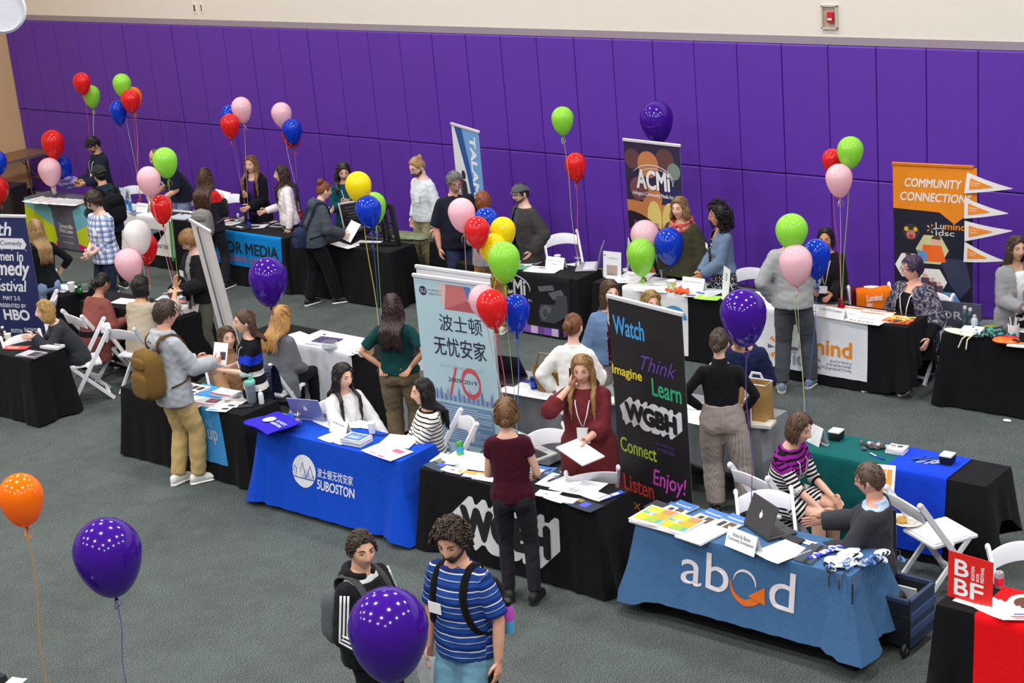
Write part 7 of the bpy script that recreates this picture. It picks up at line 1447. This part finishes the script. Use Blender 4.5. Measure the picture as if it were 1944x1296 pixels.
# royal blue table
for k in range(6):
    q = at(517, 803, TZ+.018*k); mb = MB(); n = 9; r = random.Random(k); w, h = .44, .36
    T_ = [[((u-.5)*w, (v-.5)*h, .006+.012*math.sin(u*5+k)*(1-v)+.004*math.sin(v*7)) for v in np.linspace(0, 1, 7)] for u in np.linspace(0, 1, n)]
    mb.grid(T_); mb.grid([[(x, y, z-.008) for x, y, z in row[::-1]] for row in T_])
    if k == 5:
        f = lambda u, v, o=0: V3(u, v, .02+.012*math.sin((u/w+.5)*5+k)*(.5-v/h)+o); patch(mb, f, disc2((-.05, .0), .065), 1, .003); ink(mb, f, '波士顿无忧', (.04, .01, .2, .05), 1, .003); ink(mb, f, '5UBOSTON', (.04, -.045, .2, -.01), 1, .003, .02)
    o = mb.build('tote_bag', [cloth((44, 34, 178)), mat((226, 226, 236), .7)], loc=(q[0], q[1], q[2]), rz=-.25+r.uniform(-.08, .08), sharp=0)
    tag(o, 'royal blue tote bag with white print, topmost of its pile' if k == 5 else 'royal blue folded tote bag, layer %s under the printed one' % ('five', 'four', 'three', 'two', 'one')[k], 'tote bag', 'tote bags on the royal blue table')
def _handles(mb):
    r = random.Random(2)
    for k in range(7): x = r.uniform(-.12, .14); mb.tube([(x, 0, 0), (x+.02, .02, .06), (x+.07, .0, .05), (x+.06, -.03, .0)], .012, 6, flat=.5)
pile('bag_handles', 'bunched blue bag handles behind the silver laptop', 'bag handles', 572, 783, (_handles, [(44, 34, 178)]), kind='stuff')
laptop('silver laptop with bright emblem, its lid toward the aisle', 600, 790, 195, (150, 156, 190), 110, .34, .24, logo=(240, 240, 250))
weight(at(566, 806, TZ), (196, 196, 204), 'silver foil balloon weight in front of the silver laptop')
tent('white tent card on the royal blue cloth', 648, 822, .27, .13, -12, [('5U Boston Realty', .7, .16)]); sheet('left white flyer under the tent card on blue', 632, 830, .2, .2, -8, W_, [(.2, .2, .7, .26, (190, 190, 200))]); sheet('right white flyer under the tent card on blue', 652, 834, .2, .2, -10)
sheet('thick stack of blue and white cards', 677, 840, .24, .17, 4, (216, 222, 230), [(.1, .1, .9, .9, (90, 120, 180)), (.2, .3, .7, .6, (150, 176, 214))], .055, 'card_stack', 'cards', layers=8); cup('white plastic cup in front of the woman in the white blouse', 707, 822); sheet('dark pen beside the white cup', 722, 826, .16, .012, 25, (36, 40, 56), th=.008, name='pen', cat='pen')
sheet('white sheet nearest the striped cardigan', 758, 838, .32, .3, 18); sheet('white sheet with pink drawings at the corner of the blue cloth', 735, 857, .42, .26, -8, W_, [(.55, .6, .85, .85, (220, 90, 130)), (.2, .1, .4, .2, (226, 140, 160)), (.5, .05, .7, .14, (190, 100, 150)), (.1, .5, .2, .54, (150, 150, 170))]); sheet('yellow edged plate of paper by the white blouse', 670, 806, .22, .16, 20, (240, 234, 206)); sheet('white keyboard sheet behind the tent card', 625, 804, .36, .14, -12, (232, 232, 236))
sheet('white folder beside the white cup', 690, 806, .24, .14, 0, (236, 236, 240))
# WGBH table
can('green and blue drink can at the corner of the WGBH table', 874, 863, (90, 180, 90), (40, 150, 190))
for x, y, w, h, a, c_, mk, lab in ((838, 884, .26, .2, -10, (40, 60, 80), [(.3, .4, .6, .7, (70, 90, 200)), (.05, .6, .3, .9, (120, 120, 60))], 'dark blue photo flyer at the left end of the WGBH table'), (851, 872, .26, .2, 10, W_, TXT[:2], 'white leaflet behind the dark flyer on the WGBH table'), (884, 870, .36, .28, 4, W_, TXT[:2], 'large white sheet left on the WGBH table'), (912, 880, .34, .28, 8, W_, [(.4, .2, .7, .24, (160, 160, 180))], 'large white sheet by the clipped-hair woman'), (861, 893, .22, .1, 4, (236, 236, 240), [], 'small white card left on the WGBH table'), (882, 896, .26, .05, 18, (206, 40, 56), [(0, .6, 1, 1, (60, 60, 120))], 'red and blue bookmark on the WGBH table'), (898, 899, .28, .05, 16, (238, 160, 60), [], 'orange bookmark on the WGBH table'), (905, 905, .26, .06, 14, (190, 196, 226), [], 'pale blue bookmark on the WGBH table'), (922, 908, .22, .1, 8, (236, 236, 238), [], 'white cards beside the round sticker'),
                                   (1065, 915, .34, .26, 4, W_, TXT[:3], 'left of the white printed sheets by the arched chair'), (1098, 924, .4, .28, 6, W_, TXT[:3], 'right of the white printed sheets by the arched chair'), (1040, 938, .2, .12, 12, (236, 236, 240), [(.4, .4, .5, .5, K_)], 'white cards by the hip of the clipped-hair woman'), (1058, 946, .2, .12, -6, (238, 238, 240), [(.4, .4, .5, .5, K_)], 'second heap of white cards by the clipped-hair woman'), (1076, 950, .18, .1, 4, (240, 240, 242), [], 'white cards next to the dark flyer on the right'), (1130, 941, .22, .14, -8, (240, 240, 244), [(.3, .4, .4, .5, K_)], 'fan of white cards near the blue strip'), (1112, 960, .26, .16, -8, (34, 46, 66), [(.3, .3, .6, .8, (80, 90, 206)), (0, .6, .25, .9, (140, 130, 60))], 'dark blue photo flyer at the right corner of the WGBH table'), (1162, 941, .06, .22, -18, (50, 80, 190), [(.2, .1, .8, .4, W_), (.2, .5, .8, .8, W_)], 'blue and white bookmark at the right corner of the WGBH table'), (1044, 903, .2, .2, -10, (40, 44, 70), [(.1, .5, .9, .7, (130, 140, 180))], 'navy folder beside the clipped-hair woman'), (1030, 893, .2, .16, 10, (60, 120, 206), [(.1, .2, .6, .6, W_)], 'light blue flyer behind the navy folder')): sheet(lab, x, y, w, h, a, c_, mk, th=.004 if mk else .008, layers=1 if mk else 2)
q = at(938, 908, TZ); mb = MB(); mb.lathe([(.055, 0), (.057, .003), (.055, .006)], n=24); mb.lathe([(.042, .0065), (.001, .0066)], n=24, mi=1); tag(mb.build('sticker', [PAPER, speckle('emblem_print', [(210, 180, 60), (110, 96, 130), (236, 226, 160)], 40)], loc=tuple(q)), 'round sticker with yellow emblem on the WGBH table', 'sticker')
I = PEOPLE['p36']; held('paper_sheet', 'sheaf of white papers held by the woman in the maroon tunic', 'paper', 'p36', 0, .24, .32, .012, (-14, 0, 55), W_, off=(-.02, .1, .0)); held('phone', 'dark phone at the ear of the woman in the maroon tunic', 'phone', 'p36', 1, .07, .14, .01, (75, 0, 20), (40, 40, 46), off=(0, 0, .02))
laptop('grey laptop with raised lid on the chair beside the maroon tunic', 1016, 860, 165, (206, 206, 206), 100, .34, .24, z=.6)
# grey tables
laptop('black laptop on the left grey table behind the Chinese banner', 955, 722, 10, (70, 66, 78), 60, .4, .28, (50, 46, 66)); sheet('white paper cover along the left grey table', 1010, 742, .62, .3, 2, (238, 238, 242)); can('royal blue drink can on the left grey table', 1014, 738, (20, 50, 170), (40, 90, 200)); sheet('white strip with black arrow at the edge of the left grey table', 957, 697, .46, .12, -8, (232, 232, 234), [(.3, .3, .36, .8, G_)]); sheet('blue folder beside the blue can', 1000, 726, .24, .14, 12, (60, 66, 140))
r0 = empty('shopping_basket', 'brown woven basket with yellow and black things behind the white blazer', 'basket', tuple(at(1046, 737, TZ)), .1); mb = MB(); mb.lathe([(.12, 0), (.17, .2), (.175, .2), (.165, .19), (.11, .01)], n=24); mb.build('basket_body', speckle('wicker', [(120, 90, 50), (160, 124, 76), (90, 66, 40)], 60), r0)
mb = MB(); [mb.ell((.06*math.cos(k*1.3), .06*math.sin(k*1.3), .19), (.05, .05, .04), 8, 6, mi=k % 3) for k in range(8)]; mb.build('contents', [mat((226, 190, 40), .5), mat((30, 30, 34), .5), PAPER], r0); mb = MB(); mb.tube([(-.16, 0, .19), (-.1, 0, .34), (.1, 0, .34), (.16, 0, .19)], .01); mb.build('handle', mat((150, 120, 80), .7), r0)
r0 = cyl('sports_bottle', 'neon green sports bottle beside the black WGBH banner', 'bottle', 1174, 768, [(.032, 0), (.036, .02), (.034, .12), (.038, .17), (.036, .2)], mat((150, 214, 30), .35), parts=[('neck_band', [(.039, .185), (.039, .2)], DARK), ('cap', [(.036, .2), (.036, .225), (.016, .24), (.014, .26)], mat((170, 226, 50), .35))]); sheet('small purple card by the neon bottle', 1184, 772, .1, .08, 0, (110, 50, 170)); sheet('white lids beside the neon bottle', 1160, 762, .2, .16, 10, (238, 238, 240), th=.02)
sheet('white papers with blue spot right of the black banner', 1312, 778, .3, .3, 10, W_, [(.1, .05, .4, .2, (90, 170, 230)), (.3, .5, .8, .54, (80, 70, 150))]); sheet('white sheet under the elbow of the woman in checked trousers', 1318, 795, .3, .2, -6, W_)
r0 = empty('paper_bag', 'brown paper bag with white handles on the right grey table', 'paper bag', tuple(at(1432, 797, TZ)), .08)
mb = MB(); w, d, h = .3, .16, .36; pr = [(-w/2, -d/2), (w/2, -d/2), (w/2, d/2), (-w/2, d/2)]; k_ = speckle('kraft', [(176, 138, 84), (186, 148, 94)], 8); 
mb.rings([np.array([(x*s_, y*s2+(0), z) for x, y in pr]) for z, s_, s2 in ((0, 1, 1), (.18, 1.01, .98), (h, 1.03, .9), (h, .99, .85), (.02, .97, .95))], cap=False); mb.add([(x, y, .004) for x, y in pr], [(0, 1, 2, 3)]); mb.build('bag_body', k_, r0, smooth=False)
mb = MB(); mb.tube([(-w/2*1.03, -d/2*.9, h), (w/2*1.03, -d/2*.9, h), (w/2*1.03, d/2*.9, h), (-w/2*1.03, d/2*.9, h), (-w/2*1.03, -d/2*.9, h)], .006, 5); mb.build('rim', PAPER, r0)
for y, s_ in ((-d/2*.93-.01, 1), (d/2*.9, .8)): mb = MB(); mb.tube([(-.02, y, h-.04), (-.015, y-.02, h-.16), (-.06, y-.03, h-.3)] if s_ == 1 else [(-.06, y, h), (-.04, y, h+.05), (.04, y, h+.05), (.06, y, h)], .014, 6, flat=.4); mb.build('handle', PAPER, r0)
mb = MB(); mb.box((.0, -d/2-.008, h*.5), (.05, .004, h*.9)); mb.build('white_strap', PAPER, r0, smooth=False)
sheet('flat white box beside the brown paper bag', 1437, 806, .3, .16, 12, (236, 232, 222), th=.03, name='flat_box', cat='box'); bottle('dark patterned slim bottle before the brown paper bag', 1418, 813, speckle('bottle_print', [(40, 34, 60), (110, 100, 40), (60, 44, 90), (30, 30, 34)], 30, .3), mat((210, 210, 214), .3), .034, .27)
# green and blue runner table
tent('white blank tent card beside the woman in the striped dress', 1548, 838, .24, .15, -25, []); sheet('white pen and slip on the green runner', 1562, 842, .14, .03, -25, (226, 230, 236), [(.7, .2, .95, .8, (110, 110, 130))], .006, 'pen', 'pen')
for x, y, lab in ((1588, 834, 'black box of white cards on the green runner'), (1799, 880, 'black box of white cards on the blue runner')):
    r0 = empty('card_box', lab, 'card box', tuple(at(x, y, TZ)), .05); mb = MB(); mb.rings([np.array([(sx*w_, sy*w_, z) for sx, sy in ((-1, -1), (1, -1), (1, 1), (-1, 1))]) for w_, z in ((.045, 0), (.055, .075))]); mb.build('box_body', BLACK, r0, smooth=False, bevel=.004); mb = MB(); mb.box((0, 0, .08), (.1, .1, .014)); mb.build('cards', PAPER, r0, smooth=False)
pile('candy_pile', 'heap of grey wrapped sweets on the green runner', 'candy', 1657, 850, _candy([(96, 86, 96), (60, 56, 60), (196, 190, 196)], 26, .05, .03, seed=8), kind='stuff'); sheet('stack of white printed cards where green meets blue', 1703, 858, .15, .12, 6, (240, 240, 240), [(.1, .55, .4, .75, (190, 80, 80)), (.5, .5, .8, .8, (70, 70, 80))], .045, 'card_stack', 'cards', layers=8)
sheet('single blue and white pen on the green runner', 1665, 868, .17, .016, -22, (30, 50, 170), [(0, 0, .45, 1, (206, 214, 226))], .01, 'pen', 'pen')
for k in range(14):
    c_ = ((20, 110, 110), (20, 40, 160), (30, 50, 180), (200, 200, 220))[k % 4 if k < 11 else 3]; q = at(1742+k*3.6, 871+.35*k+(5 if k % 4 == 3 else 0), TZ+.004*(k % 3)); mb = MB(); mb.tube([(-.06, 0, .008), (.05, 0, .008), (.066, 0, .008)], [.006, .006, .002], 6)
    tag(mb.build('pen', mat(c_, .3), loc=tuple(q), rz=.9+.25*math.sin(k*2.1)), 'pen in the loose heap on the blue runner', 'pen', 'heap of pens on the blue runner')
I = PEOPLE['p40']; held('booklet', 'small white booklet held by the woman in the striped dress', 'booklet', 'p40', 1, .14, .18, .01, (20, 0, 20), (232, 228, 226)); q = at(1676, 922, .78); sheet('orange and white flyer standing behind the man with glasses', 1668, 925, .18, .24, 30, W_, [(.1, .15, .9, .85, (240, 160, 60)), (.3, .3, .7, .7, (246, 200, 130))], name='flyer', cat='flyer', pos=(q[0], q[1], q[2]), bend=.04)
o = [x for x in D.objects if x.get('label') == 'orange and white flyer standing behind the man with glasses'][0]; o.rotation_euler = (1.2, .1, .5); o.location.z = .83
# steel blue table
MAG = [(.05, .12, .95, .95, (90, 170, 166)), (.05, .12, .5, .5, (244, 190, 40)), (.5, .35, .95, .75, (246, 160, 50)), (.1, .6, .55, .95, (250, 190, 60)), (.4, .12, .8, .4, (150, 180, 70)), (.6, .7, .95, .95, (240, 130, 80)), (.3, .45, .42, .7, (246, 240, 226))]
sheet('pile of magazines with orange fruit cover, left of its twin', 1243, 985, .27, .3, -2, (244, 240, 240), MAG, .03, 'magazine_pile', 'magazines', layers=6); sheet('pile of magazines with orange fruit cover, right of its twin', 1291, 998, .27, .3, -4, (244, 240, 240), MAG, .022, 'magazine_pile', 'magazines', layers=5); sheet('white printed sheets beside the orange fruit magazines', 1334, 1013, .26, .34, -8, W_, TXT, .01, layers=3)
BKL = [(.0, .55, 1, 1, (70, 120, 196)), (.1, .7, .9, .76, (206, 220, 240)), (.2, .1, .4, .45, (60, 50, 46)), (.5, .1, .85, .5, (96, 76, 60))]
for x, y, lab in ((1288, 968, 'blue and white booklet near the black banner foot'), (1345, 984, 'blue and white booklet in the middle of the steel blue table'), (1388, 994, 'blue and white booklet beside the black laptop')): sheet(lab, x, y, .2, .26, -10, W_, BKL, .012, 'booklet', 'booklet', 'blue booklets on the steel blue table')
sheet('dark folder at the back of the steel blue table', 1262, 966, .3, .16, -5, (46, 46, 52), th=.01, name='folder', cat='folder'); tent('white tent card reading Action for Boston Community Development', 1412, 1042, .3, .14, -13, [('Action for Boston', .6, .2), ('Community Development', .88, .2)])
laptop('black laptop seen from behind on the steel blue table', 1462, 1005, 152, (72, 74, 78), 66, .36, .25, logo=(236, 226, 226)); sheet('white sheet in the middle of the steel blue table', 1486, 1048, .27, .33, -18, W_, TXT[:2], bend=.01)
q = at(1506, 1025, TZ); mb = MB(); mb.box((0, 0, .008), (.17, .08, .016)); tag(mb.build('phone', mat((30, 31, 34), .5), loc=tuple(q), rz=-.12, smooth=False, bevel=.006), 'black phone lying behind the white sheet', 'phone'); sheet('small white card beside the black phone', 1535, 1030, .12, .06, -4)
for k in range(16):
    q = at(1548-2.2*k+10, 1038+2.0*k, TZ); mb = MB(); mb.tube([(-.08, 0, .008), (.06, 0, .008), (.075, 0, .008)], [.0065, .0065, .003], 6); mb.tube([(.0, 0, .0085), (.03, 0, .0085)], .0072, 6, 1)
    tag(mb.build('pen', [mat((60, 74, 88), .3), BLACK], loc=tuple(q), rz=-.05), 'dark pen in the neat row on the steel blue table', 'pen', 'row of pens on the steel blue table')
def _whist(mb):
    r = random.Random(4)
    for k in range(16): t = k/16; c_ = V3(-.06+.13*t+r.gauss(0, .01), -.14+.3*t, .012+.01*r.random()); mb.ell(c_, (.03, .018, .012), 8, 5, rotz(r.uniform(-.5, .5)), k % 2)
pile('key_tags', 'strip of blue and white key tags on the steel blue table', 'key tags', 1571, 1050, (_whist, [(40, 40, 200), (226, 228, 240)]), kind='stuff')
def _bags(mb):
    r = random.Random(6)
    for k in range(16): mb.ell((r.gauss(0, .06), r.gauss(0, .07), .012+.012*r.random()), (.07, .05, .008), 10, 5, rotz(r.uniform(0, 3)) @ rotx(r.uniform(-.25, .25)))
mb = MB(); _bags(mb); q = at(1605, 1063, TZ); tag(mb.build('badge_sleeves', mat((222, 230, 240), .2), loc=tuple(q)), 'heap of clear plastic badge sleeves', 'badge sleeves', kind='stuff')
def _lany(mb):
    r = random.Random(9)
    for k in range(34):
        t = r.random(); c_ = V3(-.1+.3*t, -.19+.36*t, .015)+V3(r.gauss(0, .03), r.gauss(0, .04), .02*r.random()); a = r.uniform(0, 6); P = [c_+V3(.05*math.cos(a+q_*1.3)*q_, .05*math.sin(a+q_*1.5)*q_, .016*math.sin(q_*3)) for q_ in np.linspace(-1, 1, 7)]; mb.tube(P, .009, 5, (0, 1, 2)[k % 3], flat=.3)
pile('lanyard_pile', 'tangle of blue, white and black lanyards at the corner of the steel blue table', 'lanyards', 1625, 1068, (_lany, [(90, 130, 196), (206, 216, 232), (30, 32, 40)]), kind='stuff')
for x, y, ln in ((1578, 1086, .09), (1597, 1094, .08), (1622, 1100, .17)):
    q = at(x, y, TZ); mb = MB(); mb.tube([(0, .06, .006), (0, .0, .006), (.0, -.03, -.02), (.004, -.045, -ln)], .008, 5, flat=.4); tag(mb.build('lanyard', mat((34, 36, 46), .6), loc=(q[0], q[1], q[2])), 'dark lanyard hanging over the front of the steel blue cloth', 'lanyard', 'lanyards over the cloth edge')
# rolling crate beside the steel blue table
q = at(1732, 1232, .05)+V3(-.21, .14, 0); r0 = empty('crate_cart', 'blue and black folding crate on wheels beside the steel blue table', 'cart', (q[0], q[1]+.02, 0), -.02); bl = mat((46, 62, 94), .45); bk = mat((26, 27, 30), .5); w, d, h, z0 = .42, .36, .36, .07
for nm, c_, s_, m in (('front_panel', (0, -d/2, z0+h/2), (w, .02, h), bk), ('rear_panel', (0, d/2, z0+h/2), (w, .02, h), bk), ('side_panel', (-w/2, 0, z0+h/2), (.02, d, h), bl), ('side_panel', (w/2, 0, z0+h/2), (.02, d, h), bl), ('bottom', (0, 0, z0), (w, d, .02), bk)): mb = MB(); mb.box(c_, s_); mb.build(nm, m, r0, smooth=False, bevel=.004)
for z in (.12, .24): mb = MB(); mb.box((0, -d/2-.012, z0+z), (w, .012, .016)); mb.box((w/2+.012, 0, z0+z), (.012, d, .06), mi=1); mb.build('rib_band', [bk, mat((62, 84, 126), .45)], r0, smooth=False)
mb = MB()
for a, b in (((-w/2, -d/2), (w/2, -d/2)), ((w/2, -d/2), (w/2, d/2)), ((w/2, d/2), (-w/2, d/2)), ((-w/2, d/2), (-w/2, -d/2))): mb.bar((a[0], a[1], z0+h), (b[0], b[1], z0+h), .03, .03)
mb.build('rim', bl, r0, smooth=False)
for sx in (-1, 1): mb = MB(); mb.lathe([(.05, -.015), (.055, 0), (.05, .015)], (sx*(w/2-.03), -d/2-.02, .055), 20, R=roty(PI/2)); mb.lathe([(.02, .016), (.001, .017)], (sx*(w/2-.03), -d/2-.02, .055), 14, 1, R=roty(PI/2)); mb.build('wheel', [bk, mat((110, 112, 120), .4)], r0)
mb = MB(); mb.tube([(-w/2-.02, d/2-.1, z0+h*.8), (-w/2-.02, d/2-.1, .82), (-w/2-.02, d/2-.02, .86), (-w/2-.02, d/2+.16, .86), (-w/2-.02, d/2+.24, .82), (-w/2-.02, d/2+.24, z0+.1)], .014, 8); mb.build('pull_handle', mat((60, 62, 66), .35), r0)
p_ = V3(q[0], q[1]+.02, 0)
mb = MB(); mb.box((0, 0, .16), (.3, .012, .3), rotx(.2)); tag(mb.build('paper_stack', mat((226, 226, 232), .7, noise=.1, scale=60), loc=(p_[0]-.02, p_[1]+.1, .1), smooth=False), 'white wood-grain board standing in the crate', 'board'); mb = MB(); mb.ell((0, 0, .03), (.13, .08, .07), 16, 9); mb.ell((0, -.01, .045), (.1, .06, .06), 14, 8, mi=1); tag(mb.build('visor_bag', [BLACK, mat((96, 112, 100), .4)], loc=(p_[0]-.03, p_[1]-.05, .33), rz=.4), 'black rimmed green pouch on top in the crate', 'pouch')
# red table at the right edge
sign('red square BBF sign with Boston Book Festival lettering', 1840, 1143, .335, .33, -6, (228, 34, 30), [('B', (.16, .52, .46, .86), W_, 0), ('B', (.16, .1, .46, .44), W_, 0), ('F', (.52, .1, .8, .44), W_, 0), ('BOSTON', (.53, .5, .6, .8), W_, 90), ('BOOK', (.64, .5, .7, .68), W_, 90), ('FESTIVAL', (.74, .5, .81, .84), W_, 90)], lean=.06)
can('silver and pink drink can beside the red BBF sign', 1897, 1116, (190, 186, 194), (220, 60, 90))
for k in range(7): sheet('white lettered card, %s in the fan on the red cloth' % ('leftmost', 'second from the left', 'third from the left', 'middle fourth', 'third from the right', 'second from the right', 'rightmost')[k], 1880+8.5*k, 1150+3.2*k, .13, .2, -20-7*k, (246, 244, 246), [(.55, .3, .7, .8, (220, 60, 80)), (.3, .4, .42, .75, (70, 80, 170)), (.78, .4, .86, .7, (220, 60, 80))], .004, 'card', 'card', 'cards fanned out on the red cloth', z=TZ+.004*k)
def plate(label, px, py, z, food):
    r = cyl('paper_plate', label, 'plate', px, py, [(.07, 0), (.085, .004), (.115, .016), (.113, .018), (.08, .008), (.001, .006)], mat((240, 232, 216), .6), z)
    mb = MB(); food(mb); mb.build('food', [mat((214, 170, 84), .7, noise=.25, scale=60), PAPER, mat((96, 56, 36), .8, noise=.3, scale=50)], r); return r
plate('paper plate with a brown cookie on the red cloth', 1946, 1147, TZ, lambda m: m.lathe([(.07, .008), (.072, .016), (.05, .026), (.001, .03)], n=20, mi=2))
def wrap(m): m.box((-.03, 0, .035), (.12, .1, .045), rotz(.4), 1); m.ell((.04, -.02, .03), (.06, .045, .03), 12, 8); m.ell((.05, -.04, .04), (.03, .02, .015), 8, 6, mi=2)
plate('paper plate with a half wrapped burrito on the chair seat', 1725, 992, .475, wrap); plate('paper plate with food on the chair behind the black banner', 1186, 848, .475, wrap)
sheet('crumpled white napkin under the burrito plate', 1705, 985, .26, .2, 20, (240, 240, 240), z=.472, th=.004, bend=.012, name='napkin', cat='napkin')
# held by the two young men in front
held('paper_sheet', 'white paper in the right hand of the young man in the striped polo', 'paper', 'p43', 0 if False else 1, .22, .3, .003, (80, 0, 10), W_, off=(-.0, .02, -.1)); held('phone', 'black phone in the left hand of the young man in the striped polo', 'phone', 'p43', 0, .07, .14, .01, (80, 0, 60), (24, 24, 28), off=(0, .01, -.02))
q = at(1738, 798, 0); mb = MB(); mb.ell((0, 0, .008), (.05, .03, .008)); 
q = at(1912, 800, .0); mb.V = []; mb = MB(); mb.ell((0, 0, .012), (.045, .025, .012), 8, 6); tag(mb.build('paper_scrap', PAPER, loc=tuple(q)), 'scrap of white paper on the carpet by the rightmost back table', 'paper scrap')
q = at(28, 1290, TZ); sheet('white paper corner on the bottom left table', 30, 1294, .12, .1, 20)
I = PEOPLE['p43']; q = I['W'](I['bend'](V3(-.2, -.2, -.02))); r0 = empty('water_bottle', 'pink and blue water bottle in the side pocket of the black backpack', 'bottle', tuple(q)); mb = MB(); mb.lathe([(.036, 0), (.038, .1), (.038, .16), (.03, .19)], n=18); mb.build('body', bands('bottle_bands', [(0, (90, 170, 220))], None) if False else mat((96, 170, 216), .3), r0); mb = MB(); mb.lathe([(.0385, .09), (.0388, .16), (.031, .192)], n=18); mb.build('upper_band', mat((206, 80, 206), .3), r0); mb = MB(); mb.lathe([(.03, .19), (.03, .225), (.02, .235)], n=18); mb.build('cap', BLACK, r0)
# a stool for the man in the cardigan
I = PEOPLE['p41']; r0 = empty('stool', 'plain black stool under the man in the charcoal cardigan', 'stool', tuple(I['pos']), I['rz']); mb = MB(); mb.box((0, .03, .43), (.36, .36, .04)); mb.build('seat', BLACK, r0, smooth=False, bevel=.01)
for sx in (-1, 1):
    for sy in (-1, 1): mb = MB(); mb.tube([(sx*.15, .03+sy*.15, .42), (sx*.17, .03+sy*.17, 0)], .013); mb.build('leg', BLACK, r0)
# green and violet bag under the chairs on the left
q = at(175, 690, 0); mb = MB(); mb.ell((0, 0, .2), (.16, .1, .2), 16, 10); tag(mb.build('shopping_bag', speckle('bag_print', [(20, 130, 70), (90, 50, 150), (24, 150, 90), (40, 60, 120)], 9), loc=tuple(q), rz=.4), 'green and violet bag on the floor under the white chairs', 'bag')
q = at(338, 700, .0); 

D.scenes.remove(TMP)
